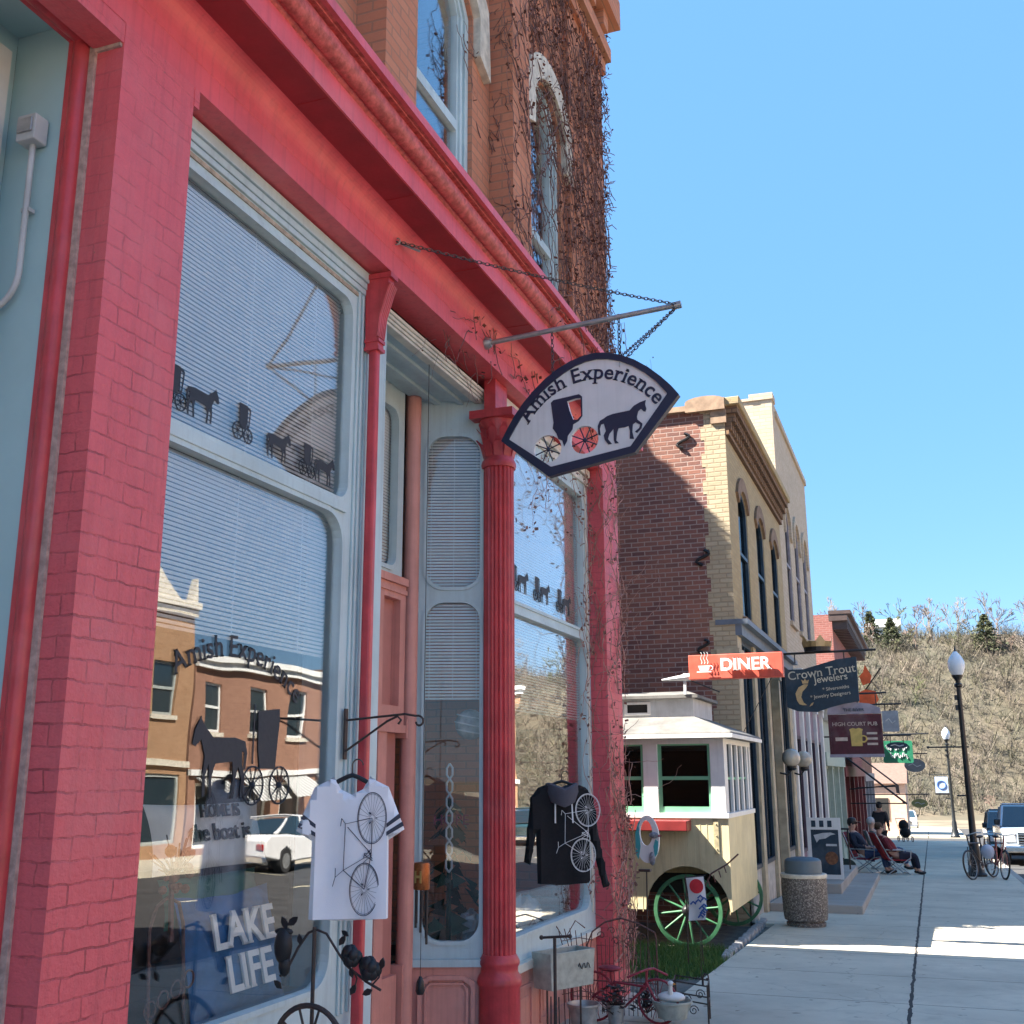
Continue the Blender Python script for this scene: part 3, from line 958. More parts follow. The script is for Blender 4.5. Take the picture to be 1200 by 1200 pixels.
oct_ = lambda q: [(.07 + q, .0 + q), (.15, -.02 + q), (.37, -.02 + q), (.45 - q, .0 + q), (.45 - q, .33 - q), (.37, .37 - q), (.15, .37 - q), (.07 + q, .33 - q)]
mb.shape([oct_(0), oct_(.028)], SA + sn * .024, sr, EZ, .032)
mb.shape([oct_(.045), oct_(.06)], SA + sn * .018, sr, EZ, .02)
mb.build("side_bulkhead", M_salmon, shop, bevel=.004)
mb = MB()
mb.box(-3.536, -2.725, 5.658, 7.301, -0.378, -0.128)
mb.build("door_step", M_concp, shop)

# iron columns
def column(y, x, r, sq=False):
    rt = MB()
    if sq:     # slim square post with a scrolled head
        rt.box(x - .026, x + .03, y - .024, y + .024, .25, 4.08)
    else:
        rt.lathe([(r, .5), (r, 3.93)], (x, y, 0), 60, flute=lambda k, h: 1.0 if k % 3 else .90)
    c_ = rt.build("column", M_redgloss if not sq else M_redgloss, shop, smooth=not sq, bevel=.012 if sq else 0)
    mb = MB()
    if sq:
        mb.prism([(x - .04, 4.05), (x + .042, 4.05), (x + .036, 4.12), (x + .042, 4.23), (x + .065, 4.34), (x + .10, 4.42), (x + .10, 4.48), (x - .05, 4.48)], 'y', y - .036, y + .036)
        for k in range(5):
            mb.tube([(x + .036, y - .036 + .018 * k, 4.12), (x + .05, y - .036 + .018 * k, 4.25), (x + .095, y - .036 + .018 * k, 4.40), (x + .112, y - .036 + .018 * k, 4.44)], .010, 6)
        for zz in (4.04, 4.09):
            mb.box(x - .045, x + .048, y - .042, y + .042, zz, zz + .02)
        mb.box(x - .055, x + .12, y - .047, y + .047, 4.48, 4.51)
    else:
        mb.lathe([(r * 1.12, 3.86), (r * 1.18, 3.885), (r * 1.12, 3.91), (r * 1.0, 3.93), (r * 1.02, 4.0), (r * 1.1, 4.12), (r * 1.28, 4.2), (r * 1.3, 4.22)], (x, y, 0), 32)
        for row, (z0, hh, nn) in enumerate(((3.94, .13, 10), (4.02, .16, 10))):
            for k in range(nn):
                a = 2 * math.pi * (k + .5 * row) / nn
                d = Vector((math.cos(a), math.sin(a), 0))
                t = Vector((-d.y, d.x, 0))
                p = Vector((x, y, z0))
                mb.add([p + d * r - t * .028, p + d * r + t * .028, p + d * r * 1.22 + t * .033 + EZ * hh * .7, p + d * r * 1.55 + t * .012 + EZ * hh, p + d * r * 1.55 - t * .012 + EZ * hh, p + d * r * 1.22 - t * .033 + EZ * hh * .7,
                        p + d * r * .9 - t * .028, p + d * r * .9 + t * .028, p + d * r * 1.1 + t * .033 + EZ * hh * .7, p + d * r * 1.45 + EZ * (hh - .02), p + d * r * 1.45 + EZ * (hh - .02), p + d * r * 1.1 - t * .033 + EZ * hh * .7],
                       [(0, 1, 2, 5), (5, 2, 3, 4), (11, 8, 7, 6), (10, 9, 8, 11), (1, 7, 8, 2), (2, 8, 9, 3), (6, 0, 5, 11), (11, 5, 4, 10)])
        mb.box(x - .17, x + .17, y - .17, y + .17, 4.22, 4.28)
        mb.box(x - .07, x + .02, y - .12, y + .12, 4.28, 4.53)
    mb.build("capital", M_redgloss, c_, smooth=not sq, bevel=0)
    mb = MB()
    if sq:
        mb.box(x - .04, x + .04, y - .034, y + .034, -.2, .25)
        mb.box(x - .046, x + .046, y - .04, y + .04, .24, .28)
    else:
        mb.lathe([(r * 1.25, -.3), (r * 1.25, .30), (r * 1.32, .31), (r * 1.36, .33), (r * 1.30, .36), (r * 1.12, .39), (r * 1.12, .42), (r * 1.22, .44), (r * 1.22, .46), (r * 1.02, .50)], (x, y, 0), 32)
    mb.build("base", M_redgloss, c_, smooth=not sq)
column(5.31, -2.80, .06, True)
column(7.30, -2.79, .111)
# right hand pilaster
mb = MB()
mb.box(-3.1, FX, 9.86, 10.38, -.35, 4.53)
mb.build("pilaster", M_pinkbrick, shop)

# upper storeys
UX = -2.80
mb = MB()
W1 = archrect(5.70, 6.77, 5.28, 7.62, .30)
W2 = archrect(8.12, 8.98, 5.28, 7.85, .30)
W0 = archrect(3.0, 4.1, 5.28, 7.62, .30)
mb.shape([rrect(-7, 10.38, 5.15, 10.4), W1, W2, W0], (UX - .1, 0, 0), EY, EZ, .2)
for (a, b, px_) in ((4.97, 5.39, -2.60), (7.12, 7.51, -2.60), (9.12, 10.36, -2.745)):
    mb.box(UX, px_, a, b, 5.13, 9.3)
    mb.box(UX, px_ + .05, a - .04, b + .03, 9.2, 9.36)
    mb.box(UX, px_ + .11, a - .08, b + .05, 9.36, 9.52)
for a in range(26):
    mb.box(UX, -2.60, -2.0 + a * .48, -1.82 + a * .48, 9.56, 9.75)
mb.box(UX, -2.52, -7, 10.42, 9.75, 10.1)
mb.box(UX - .2, UX, -7, 10.38, 10.4, 11.3)  # unseen parapet, raised so its shadow narrows the sun strip on the pavement
mb.build("upper_wall", M_orange, shop)
for W in ((5.70, 6.77, 7.62), (8.12, 8.98, 7.85)):
    mb = MB()
    c = (W[0] + W[1]) / 2
    A = archrect(W[0] - .02, W[1] + .02, W[2] - .35, W[2] + .02, .30)[2:]
    Bo = archrect(W[0] - .20, W[1] + .20, W[2] - .2, W[2] + .24, .36)[2:]
    mb.shape([A + [(W[0] - .02, W[2] - .62), (W[0] - .22, W[2] - .70)] + Bo[::-1] + [(W[1] + .24, W[2] - .72), (W[1] + .02, W[2] - .62)]], (UX + .03, 0, 0), EY, EZ, .06)
    mb.build("stone_hood", M_stone, shop, bevel=.008)
for (a, b, z1) in ((5.70, 6.77, 7.62), (8.12, 8.98, 7.85), (3.0, 4.1, 7.62)):
    mb = MB()
    mb.shape([archrect(a, b, 5.28, z1, .30), rrect(a + .16, b - .16, 5.4, 6.28), archrect(a + .16, b - .16, 6.36, z1 - .12, .24)], (UX - .085, 0, 0), EY, EZ, .05)
    mb.shape([archrect(a, b, 5.28, z1, .30), archrect(a + .06, b - .06, 5.3, z1 - .05, .28)], (UX - .05, 0, 0), EY, EZ, .03)
    mb.shape([archrect(a + .09, b - .09, 5.3, z1 - .07, .28), archrect(a + .13, b - .13, 5.36, z1 - .10, .26)], (UX - .058, 0, 0), EY, EZ, .03)
    uw = mb.build("upper_window", M_blue, shop, bevel=.004)
    MB().box(UX - .098, UX - .093, a + .1, b - .1, 5.35, z1 - .05).build("pane", M_glass, uw)
    MB().box(UX - .30, UX - .29, a + .05, (a + b) / 2 - .05, 5.3, z1).build("curtain", mat("lace_curtain", (.5, .5, .5), .9), uw)
# shell
mb = MB()
mb.box(-16, -3.0, 10.08, 10.38, -.4, 11.3)  # unseen top added above the roof to lengthen the shadow over the lot
mb.box(-16, -3.0, -7.0, -6.7, -.2, 10.35)
mb.box(-16.2, -16, -7, 10.38, -.4, 10.35)
mb.build("outer_wall", M_orange, shop)
MB().box(-16, -2.85, -7, 10.38, 10.2, 10.36).build("roof", mat("tar_roof", (.05, .05, .05), .9), shop)
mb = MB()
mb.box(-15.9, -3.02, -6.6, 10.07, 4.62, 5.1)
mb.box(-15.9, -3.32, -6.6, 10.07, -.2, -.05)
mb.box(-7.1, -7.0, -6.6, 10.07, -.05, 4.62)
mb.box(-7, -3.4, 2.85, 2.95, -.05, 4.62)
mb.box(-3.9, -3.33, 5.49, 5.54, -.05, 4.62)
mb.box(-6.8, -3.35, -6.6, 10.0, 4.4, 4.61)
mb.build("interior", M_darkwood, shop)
M_deck = mat("varnished_deck", (.13, .08, .05), .4, var=.3, scale=5)
MB().box(-3.75, -2.91, 3.43, 5.42, .50, .58).build("display_deck", M_deck, shop)
MB().box(-3.75, -2.91, 7.5, 9.84, .42, .49).build("display_deck", M_deck, shop)

# goods inside the windows
def cushion(name, label, c, r, u, w, h, d, m, letters=None, lm=None):
    mb = MB()
    N = 14
    r, u, c = Vector(r).normalized(), Vector(u).normalized(), Vector(c)
    n = r.cross(u)
    top, bot = [], []
    for s_ in (1, -1):
        for i in range(N + 1):
            for j in range(N + 1):
                a, b = i / N * 2 - 1, j / N * 2 - 1
                pin = 1 - .07 * (abs(a) ** 2 * (1 - abs(b) ** 2) * 0 + (1 - abs(b) ** 2) * abs(a) ** 3)
                pin2 = 1 - .07 * (1 - abs(a) ** 2) * abs(b) ** 3
                t = max(0, (1 - a * a) * (1 - b * b)) ** .42
                wr = .006 * math.sin(9 * a + 5 * b) * t
                mb.v.append(c + r * a * pin * w / 2 + u * b * pin2 * h / 2 + n * s_ * (t * d / 2 + wr))
        o0 = 0 if s_ == 1 else (N + 1) ** 2
        for i in range(N):
            for j in range(N):
                q = (o0 + i * (N + 1) + j, o0 + (i + 1) * (N + 1) + j, o0 + (i + 1) * (N + 1) + j + 1, o0 + i * (N + 1) + j + 1)
                mb.f.append(q if s_ == 1 else q[::-1])
                mb.m.append(0)
    if letters:
        t = thing(name, label, "cushion", c)
        mb.build("cover", m, t, smooth=True)
        mb = MB()
        for (s_, x, y, size, bold, ser) in letters:
            mb.text(s_, c + r * x + u * y + n * (d / 2 + .008), r, u, size, .012, bold, ser, 'C')
        mb.build("lettering", lm, t)
    else:
        t = mb.build(name, m, None, smooth=True, loc=c)
        tag(t, label, "cushion")
    return t
lean = Vector((-.25, 0, 1))
M_whiteletter = mat("white_print", (.80, .80, .78), .8, var=.1)
cushion("cushion", "blue cushion lettered LAKE LIFE leaning inside the front window", (-3.13, 4.68, .86), EY, lean, .76, .56, .16, mat("blue_canvas", (.03, .13, .30), .9, var=.25, scale=14), [("LAKE", 0, .02, .22, .02, .03), ("LIFE", 0, -.17, .22, .02, .03)], M_whiteletter)
cushion("cushion", "grey cushion printed with words about the boat behind the window", (-3.28, 4.66, 1.38), EY, lean, .92, .32, .12, mat("grey_linen", (.70, .69, .65), .95, var=.1), [("HOME IS", 0.02, .075, .085, .008, .02), ("the boat is", 0, -.035, .115, .004, .02)], M_black)
cushion("cushion", "dark green cushion with pale border behind the blue one", (-3.24, 4.66, 1.10), EY, lean, .78, .22, .12, mat("green_canvas", (.025, .12, .085), .9, var=.2), None, None)
mb = MB()
for i in range(9):
    y = 3.55 + i * .075
    mb.lathe([(.05, .58), (.046, .9), (.04, 1.55)], (-3.32 + .02 * math.sin(i * 2.2), y, 0), 10)
tag(mb.build("hanging_cloth", mat("pale_linen", (.40, .38, .36), .95, var=.1), None, smooth=True, loc=(-3.3, 3.8, .58)), "pale draped linen cloth hanging at the left of the front window", "cloth")
mb = MB()
for a, b in (((-3.1, 4.06, .6), (-3.12, 4.05, 1.03)), ((-3.1, 4.30, .6), (-3.12, 4.28, 1.03))):
    mb.tube([a, b], .008, 6)
mb.tube([(-3.12, 4.05, 1.03), (-3.12, 4.09, 1.12), (-3.12, 4.165, 1.15), (-3.12, 4.24, 1.12), (-3.12, 4.28, 1.03)], .008, 6)
for i in range(4):
    mb.ring((-3.09 + .01 * i, 4.05 + .07 * i, .72 + .03 * i), EX, .035, .005, 14, 5)
tag(mb.build("wire_stand", M_rust, None, loc=(-3.1, 4.17, .6)), "rusty wire hoop stand beside the blue cushion in the window", "stand")
fl = thing("dried_flower_bundle", "dried flower bundle hanging in the window above the wire hoop", "dried flowers", (-3.05, 4.08, 1.2))
mb = MB()
for i in range(26):
    a = random.uniform(-.9, .9)
    L_ = random.uniform(.1, .24)
    b0 = Vector((-3.06, 4.10, 1.22))
    tip = b0 + Vector((random.uniform(-.03, .05), math.sin(a) * L_, math.cos(a) * L_ - .02))
    mb.tube([b0, (b0 + tip) / 2 + Vector((0, .01, .01)), tip], .003, 4)
mb.tube([(-3.06, 4.10, 1.22), (-3.06, 4.12, .98)], .012, 5)
mb.build("stem", M_rust, fl)
mb = MB()
for i in range(14):
    mb.sphere((-3.04 + random.uniform(-.03, .03), 4.10 + random.uniform(-.07, .10), 1.22 + random.uniform(-.05, .15)), random.uniform(.012, .03), 7)
mb.build("blossom", mat("faded_rust_petals", (.25, .10, .06), .9, var=.4, scale=30), fl)
# right-hand display goods
gl = thing("ornament_ball", "woven white globe ornament behind the narrow side window", "ornament", (-3.10, 7.52, 2.02))
MB().sphere((-3.10, 7.52, 2.02), .11, 16).build("globe", mat("grey_white_globe", (.45, .46, .46), .6, var=.4, scale=20), gl, smooth=True)
mb = MB()
for zz in (-.05, .0, .055):
    mb.ring((-3.10, 7.52, 2.02 + zz), (.2, 0, 1), math.sqrt(.11 ** 2 - zz * zz) + .002, .006, 24, 5)
mb.build("band", M_whiteletter, gl)
mb = MB()
for i in range(7):
    p0 = Vector((-3.19, 7.36, 1.74 - i * .105))
    for sg in (-1, 1):
        mb.tube([p0, p0 + Vector((sg * .022, 0, -.028)), p0 + Vector((sg * .022, 0, -.078)), p0 + Vector((0, 0, -.105))], .008, 6)
tag(mb.build("paper_chain", M_offwhite, None, smooth=True, loc=(-3.19, 7.36, 1.7)), "white twisted chain garland hanging behind the narrow side window", "garland")
mb = MB()
mb.text("HOPE", SA + sr * .27 - sn * .25 + EZ * 1.32, sr, EZ, .10, .02, .01, .02, 'C')
tag(mb.build("word_ornament", mat("rose_red_letters", (.30, .03, .06), .6), None, loc=(-3.0, 7.1, 1.32)), "small red word letters hung behind the narrow side window", "ornament")
mb = MB()
for i in range(60):
    a = random.uniform(0, 6.28)
    z = random.uniform(.55, 1.5)
    r_ = .22 * (1.55 - z)
    mb.add([(-3.25 + math.cos(a) * r_, 7.5 + math.sin(a) * r_, z), (-3.25 + math.cos(a) * (r_ + .1), 7.5 + math.sin(a) * (r_ + .1), z - .1), (-3.25 + math.cos(a + .5) * (r_ + .08), 7.5 + math.sin(a + .5) * (r_ + .08), z - .06)], [(0, 1, 2)])
mb.lathe([(.02, .49), (.015, 1.5)], (-3.25, 7.5, 0), 6)
tag(mb.build("artificial_tree", mat("dark_fir_green", (.02, .05, .03), .8), None, loc=(-3.25, 7.5, .5)), "small dark artificial fir tree inside the right display window", "ornament")
for (y, lab) in ((7.50, "crumpled silver fabric bag on the deck behind the side window"), (8.55, "clear crumpled plastic bag under the black hoodie inside the window")):
    mb = MB()
    mb.sphere((-3.08, y, .60), .13, 14, (.8, 1.1 if y < 8 else 2.6, 1.0))
    for v in mb.v:
        v += Vector((random.uniform(-.022, .022), random.uniform(-.03, .03), random.uniform(-.03, .03)))
    tag(mb.build("fabric_bag", mat("silver_fabric", (.42, .43, .45), .35, .2, var=.3, scale=12), None, loc=(-3.08, y, .49)), lab, "bag")

# ------------------------------------------------------------------ hanging shop sign
SY = 6.8
sg = thing("hanging_sign", "fan shaped white sign with horse and buggy cutouts hanging from a steel pole", "hanging sign", (-1.945, SY, 4.045))
def sgp(a, b):      # zoomed-photo sketch units -> metres on the sign face
    return ((a - 612) / 756., (470 - b) / 756.)
outer = [(138, 578)] + [(175, 510), (215, 445), (265, 380), (320, 322), (385, 265), (450, 222), (520, 188), (590, 168), (655, 160), (720, 168), (790, 190), (860, 225), (930, 275), (995, 335), (1045, 390)] + [(1082, 440), (850, 715), (395, 795)]
inner = [(180, 572), (212, 518), (250, 460), (300, 395), (355, 340), (415, 292), (480, 250), (545, 217), (605, 200), (660, 195), (720, 202), (785, 222), (850, 256), (912, 302), (970, 358), (1024, 428), (828, 682), (410, 745)]
outer = [sgp(*p) for p in outer]
inner = [sgp(*p) for p in inner]
h1 = circle(sgp(390, 645), 74 / 756., 26)
h2 = circle(sgp(587, 618), 74 / 756., 26)
h3 = [sgp(*p) for p in ((500, 402), (545, 392), (572, 392), (574, 488), (553, 508), (530, 505), (512, 455))]
so = Vector((-1.945, SY, 4.045))
mb = MB()
mb.shape([outer, inner], so, EX, EZ, .055)
mb.build("border", M_navy, sg, bevel=.006)
mb = MB()
mb.shape([inner, h1, h2, h3], so, EX, EZ, .028)
mb.build("board", mat("sign_white", (.70, .69, .68), .5, var=.05, wear=.4), sg)
mb = MB()
sf = so - EY * .017
mb.shape([[sgp(*p) for p in BUGGY], h3], sf, EX, EZ, .006)
mb.shape([[(a * 255 / 756. + (785 - 612) / 756., b * 255 / 756. + (470 - 655) / 756.) for a, b in HORSE]], sf, EX, EZ, .006)
for h in ((390, 645), (587, 618)):
    c = sgp(*h)
    cc = so + EX * c[0] + EZ * c[1]
    for k in range(4):
        a = R(20 + 45 * k)
        d = Vector((math.cos(a), 0, math.sin(a))) * .1
        mb.tube([cc - d, cc + d], .0045, 5)
    mb.sphere(cc, .016, 8)
mb.tube([so + Vector((*sgp(640, 600), 0)).xzy, so + Vector((*sgp(690, 570), 0)).xzy], .005, 4)
mb.build("horse_and_buggy", M_navy, sg)
# lettering follows the fan's arc
def arc_fit(p1, p2, p3):
    (ax, ay), (bx, by), (cx_, cy_) = p1, p2, p3
    d = 2 * (ax * (by - cy_) + bx * (cy_ - ay) + cx_ * (ay - by))
    ux = ((ax * ax + ay * ay) * (by - cy_) + (bx * bx + by * by) * (cy_ - ay) + (cx_ * cx_ + cy_ * cy_) * (ay - by)) / d
    uy = ((ax * ax + ay * ay) * (cx_ - bx) + (bx * bx + by * by) * (ax - cx_) + (cx_ * cx_ + cy_ * cy_) * (bx - ax)) / d
    return (ux, uy), math.hypot(ax - ux, ay - uy)
(ac, ar) = arc_fit(sgp(248, 606), sgp(600, 300), sgp(955, 470))
mb = MB()
mb.arctext("Amish Experience", so + EX * ac[0] + EZ * ac[1] - EY * .017, EX, EZ, ar, .146, 91.5, .006, .012, .06)
mb.build("lettering", M_navy, sg)
mb = MB()
PW, PE = Vector((-2.68, SY, 4.65)), Vector((-1.303, SY, 4.725))
mb.tube([PW, PE], .018, 10)
mb.tube([PE - Vector((.03, 0, .004)), PE + Vector((.015, 0, .002))], .026, 10)
mb.lathe([(.045, -2.70), (.045, -2.685), (.03, -2.655)], (0, SY, 4.65), 14, 'x')
mb.build("pole", M_steel, sg, smooth=True)
def chain(mb, a, b, link=.035, r=.0035, sag=.0):
    a, b = Vector(a), Vector(b)
    n = max(2, int((b - a).length / (link * .78)))
    d = (b - a).normalized()
    s1 = d.orthogonal().normalized()
    s2 = d.cross(s1)
    for i in range(n):
        t = (i + .5) / n
        p = a.lerp(b, t) - EZ * sag * 4 * t * (1 - t)
        q = s1 if i % 2 else s2
        mb.tube([p + d * (link / 2 * math.cos(x)) + q * (link * .28 * math.sin(x)) for x in [k * math.pi / 4 for k in range(8)]], r, 4, True)
for a, b, sgv in (((-2.69, 5.35, 4.74), PE, .02), ((-2.62, 8.7, 4.9), PE, .02), (PE, (-1.72, SY, 4.36), 0), ((-1.72, SY, 4.69), (-1.72, SY, 4.36), 0), ((-2.20, SY, 4.665), (-2.20, SY, 4.34), 0)):
    mb = MB()
    chain(mb, a, b, sag=sgv)
    mb.build("chain", M_chain, sg)
mb = MB()
mb.ring((-1.72, SY, 4.35), EX, .02, .004, 14, 5)
mb.ring((-2.20, SY, 4.33), EX, .02, .004, 14, 5)
mb.ring((-2.69, 5.35, 4.74), EY, .02, .005, 14, 5)
mb.tube([(-2.69, 5.36, 4.74), (-2.62, 5.52, 4.745)], .008, 6)
mb.build("hook", M_steel, sg)

# ------------------------------------------------------------------ things on the shop front
bx = thing("electrical_box", "small grey electrical box with conduit on the blue entry wall", "electrical box", (-3.03, 2.9, 4.08))
MB().box(-3.075, -2.985, 2.86, 2.93, 4.02, 4.13).build("box", M_offwhite, bx, bevel=.006)
MB().box(-3.065, -2.995, 2.85, 2.86, 4.05, 4.11).build("cover_plate", M_steel, bx, bevel=.004)
mb = MB()
mb.tube([(-3.03, 2.905, 4.02), (-3.03, 2.905, 3.50)] + [(-3.03 - .12 * (1 - math.cos(R(a))), 2.905, 3.50 - .14 * math.sin(R(a))) for a in range(10, 91, 10)] + [(-3.19, 2.905, 3.36)], .012, 10)
mb.box(-3.05, -3.01, 2.90, 2.93, 3.74, 3.755)
mb.build("conduit", M_offwhite, bx, smooth=True)
wl = thing("wall_lamp", "white wall lamp base at the conduit's end beside the entry door", "wall lamp", (-3.17, 2.86, 3.33))
MB().lathe([(.02, -.05), (.05, -.04), (.055, 0), (.04, .04), (.015, .06)], (-3.16, 2.84, 3.33), 16).build("lamp_base", M_white, wl, smooth=True)
MB().lathe([(.03, -.10), (.04, -.08), (.03, -.05)], (-3.16, 2.84, 3.33), 12).build("bulb_cover", M_offwhite, wl, smooth=True)

# climbing vine
def strand(mb, p, d, n, step, r, flat, jit=.5, leaf=.25, lb=None, lim=None):
    p = Vector(p)
    ang = d
    pts = []
    for i in range(n):
        pts.append(p.copy())
        ang += random.gauss(0, jit) * .5
        ang += (d - ang) * .08
        if flat == 'x':
            p = p + Vector((random.gauss(0, .006), math.cos(ang) * step, math.sin(ang) * step))
        else:
            p = p + Vector((math.cos(ang) * step, random.gauss(0, .006), math.sin(ang) * step))
        if lim and not (lim[0] < p.y < lim[1] and lim[2] < p.z < lim[3]):
            break
        if lb is not None and random.random() < leaf:
            q = p + Vector((random.uniform(.0, .03), random.uniform(-.03, .03), random.uniform(-.03, .03)))
            s_ = random.uniform(.008, .022)
            a_, b_ = Vector((random.uniform(-1, 1), random.uniform(-1, 1), random.uniform(-1, 1))).normalized() * s_, Vector((random.uniform(-1, 1), random.uniform(-1, 1), random.uniform(-1, 1))).normalized() * s_
            lb.add([q - a_, q + b_, q + a_, q - b_], [(0, 1, 2, 3)])
    if len(pts) > 2:
        mb.tube(pts, [r * (1 - .6 * i / len(pts)) for i in range(len(pts))], 3)
def vine(name, label, specs, mstem, mleaf, seed):
    random.seed(seed)
    t = thing(name, label, "vine", (-2.6, 9.6, 0))
    mb, lb = MB(), MB()
    for (x, y0, y1, z0, z1, cnt, n, r, lf, xj) in specs:
        for i in range(cnt):
            y, z = random.uniform(y0, y1), random.uniform(z0, z1)
            strand(mb, (x + random.uniform(0, xj), y, z), random.choice((1.57, 1.57, 1.2, 1.9, .6, 2.5, -.3, 3.4)), random.randint(n // 2, n), .05, r * random.uniform(.6, 1.3), 'x', .9, lf, lb, (y0 - .25, y1 + .02, z0 - .2, z1 + .6))
    mb.build("stem", mstem, t)
    lb.build("dry_leaf", mleaf, t)
    return t
M_vine = mat("vine_bark", (.19, .10, .085), .9, var=.4, scale=20)
M_vleaf = mat("withered_leaves", (.10, .03, .03), .9, var=.5, scale=30, c2=(.16, .07, .04))
v1 = vine("climbing_vine", "bare climbing vine covering the red shop's upper brick corner", [
    (-2.735, 9.05, 10.36, 5.2, 9.6, 230, 34, .006, .4, .05),
    (-2.73, 9.5, 10.38, 5.2, 9.8, 110, 22, .0055, .5, .07),
    (-2.785, 8.9, 9.2, 5.2, 9.6, 50, 26, .007, .4, .03),
    (-2.585, 7.10, 7.52, 5.2, 9.4, 70, 36, .0055, .25, .02),
    (-2.79, 6.75, 7.12, 5.2, 9.0, 16, 24, .005, .2, .01),
    (-2.79, 7.5, 8.95, 5.2, 9.6, 120, 34, .0055, .25, .02),
    (-2.785, 7.9, 9.2, 7.2, 9.6, 80, 30, .006, .35, .05),
    (-2.415, 7.6, 10.3, 4.84, 4.97, 26, 18, .005, .3, .01),
    (-2.30, 7.2, 10.38, 4.99, 5.12, 50, 20, .005, .35, .01),
    (-2.685, 6.4, 10.3, 4.5, 4.8, 44, 22, .004, .3, .01),
    (-2.78, 6.0, 7.0, 4.32, 4.5, 12, 20, .003, .2, .02)], M_vine, M_vleaf, 3)
mb = MB()
random.seed(11)
for i in range(110):      # twigs that stand off the corner
    z = random.uniform(5.0, 9.9)
    p = Vector((-2.72, 10.36, z))
    d = Vector((random.uniform(.2, 1), random.uniform(.1, 1), random.uniform(-.8, .8))).normalized()
    L_ = random.uniform(.03, .12)
    mb.tube([p, p + d * L_ * .5 + Vector((0, 0, .02)), p + d * L_ + Vector((0, 0, random.uniform(-.06, .06)))], .0045, 3)
for (yf, x0, x1, cnt) in ((7.115, -2.79, -2.6, 34), (9.115, -2.79, -2.75, 10)):
    for i in range(cnt):
        strand(mb, (random.uniform(x0, x1), yf, random.uniform(5.2, 9.0)), random.choice((1.3, 1.8, 1.57)), random.randint(5, 12), .03, .005, 'y', .9)
mb.build("twig", M_vine, v1)
M_vine2 = mat("pale_dry_vine", (.42, .24, .19), .9, var=.4, scale=20)
v2 = vine("climbing_vine", "pale dry vine wrapped around the pink brick pilaster beside the lot", [
    (-2.69, 9.92, 10.40, -.2, 4.4, 90, 30, .0055, .35, .04),
    (-2.69, 9.98, 10.42, -.2, 1.4, 70, 26, .006, .3, .06),
    (-2.83, 9.5, 9.85, .4, 4.4, 46, 26, .004, .45, .03),
    (-2.86, 7.4, 9.7, 3.6, 4.4, 30, 18, .003, .5, .02)], M_vine2, mat("withered_red_leaves", (.16, .06, .05), .9, var=.5, scale=30, c2=(.34, .22, .18)), 5)
mb = MB()
random.seed(19)
for i in range(40):      # strands on the pilaster's near side
    z = random.uniform(-.2, 4.2)
    strand(mb, (random.uniform(-2.85, -2.70), 9.85, z), 1.57, random.randint(10, 24), .05, .004, 'y', .8)
mb.build("side_stem", M_vine2, v2)

# clothes on hangers
def garment(c, r, w, h, sleeve, th, neck, slx):
    """front outline of a top on a hanger, as (x, z) from the neck centre"""
    hw = w / 2
    L = [(-neck, 0.0), (-hw * .62, -.02), (-hw * .96, -.05), (-slx, -sleeve), (-slx + .13, -sleeve - .055), (-hw * .98, -.27), (-hw * 1.0, -h), (0, -h - .012), (hw * 1.0, -h), (hw * .98, -.27), (slx - .13, -sleeve - .055), (slx, -sleeve), (hw * .96, -.05), (hw * .62, -.02), (neck, 0.0), (neck * .6, -.06), (0, -.085), (-neck * .6, -.06)]
    return L
def cloth(outline, o, r, th, m, par, name, fold=.028, sub=.03):
    vs, fs = shape_geo([outline], .001)
    import bmesh
    bm = bmesh.new()
    bv = [bm.verts.new(v) for v in vs]
    for f in fs:
        try:
            bm.faces.new([bv[i] for i in f])
        except ValueError:
            pass
    # keep the front sheet only, then cut it finely so that it can fold
    for f in [f for f in bm.faces if f.normal.z < .5 and f.calc_center_median().z <= 0.0004]:
        pass
    bm.normal_update()
    kill = [f for f in bm.faces if f.normal.z < .5]
    bmesh.ops.delete(bm, geom=kill, context='FACES')
    for ax in (0, 1):
        lo = min(v.co[ax] for v in bm.verts)
        hi = max(v.co[ax] for v in bm.verts)
        q = lo + sub
        while q < hi:
            pc = [0, 0, 0]
            pc[ax] = q
            pn = [0, 0, 0]
            pn[ax] = 1
            bmesh.ops.bisect_plane(bm, geom=bm.verts[:] + bm.edges[:] + bm.faces[:], plane_co=pc, plane_no=pn)
            q += sub
    bmesh.ops.remove_doubles(bm, verts=bm.verts, dist=.0005)
    bm.verts.ensure_lookup_table()
    o, r = Vector(o), Vector(r).normalized()
    n = r.cross(EZ)
    mb = MB()
    idx = {}
    bnd = {v.index for e in bm.edges if e.is_boundary for v in e.verts}
    def dep(v, s_):
        x, z = v.co.x, v.co.y
        f_ = fold * (math.sin(x * 17 + z * 3 + 1) * .6 + math.sin(x * 31 - z * 5) * .4) * min(1, max(0, -z * 2.2))
        d_ = 0 if v.index in bnd else th / 2
        return f_ + s_ * d_
    bm.verts.index_update()
    bnd = {v.index for e in bm.edges if e.is_boundary for v in e.verts}
    for s_ in (1, -1):
        b0 = len(mb.v)
        for v in bm.verts:
            mb.v.append(o + r * v.co.x + EZ * v.co.y + n * dep(v, s_))
        for f in bm.faces:
            q = tuple(b0 + v.index for v in f.verts)
            mb.f.append(q if s_ == 1 else q[::-1])
            mb.m.append(0)
    bm.free()
    return mb.build(name, m, par, smooth=True), dep
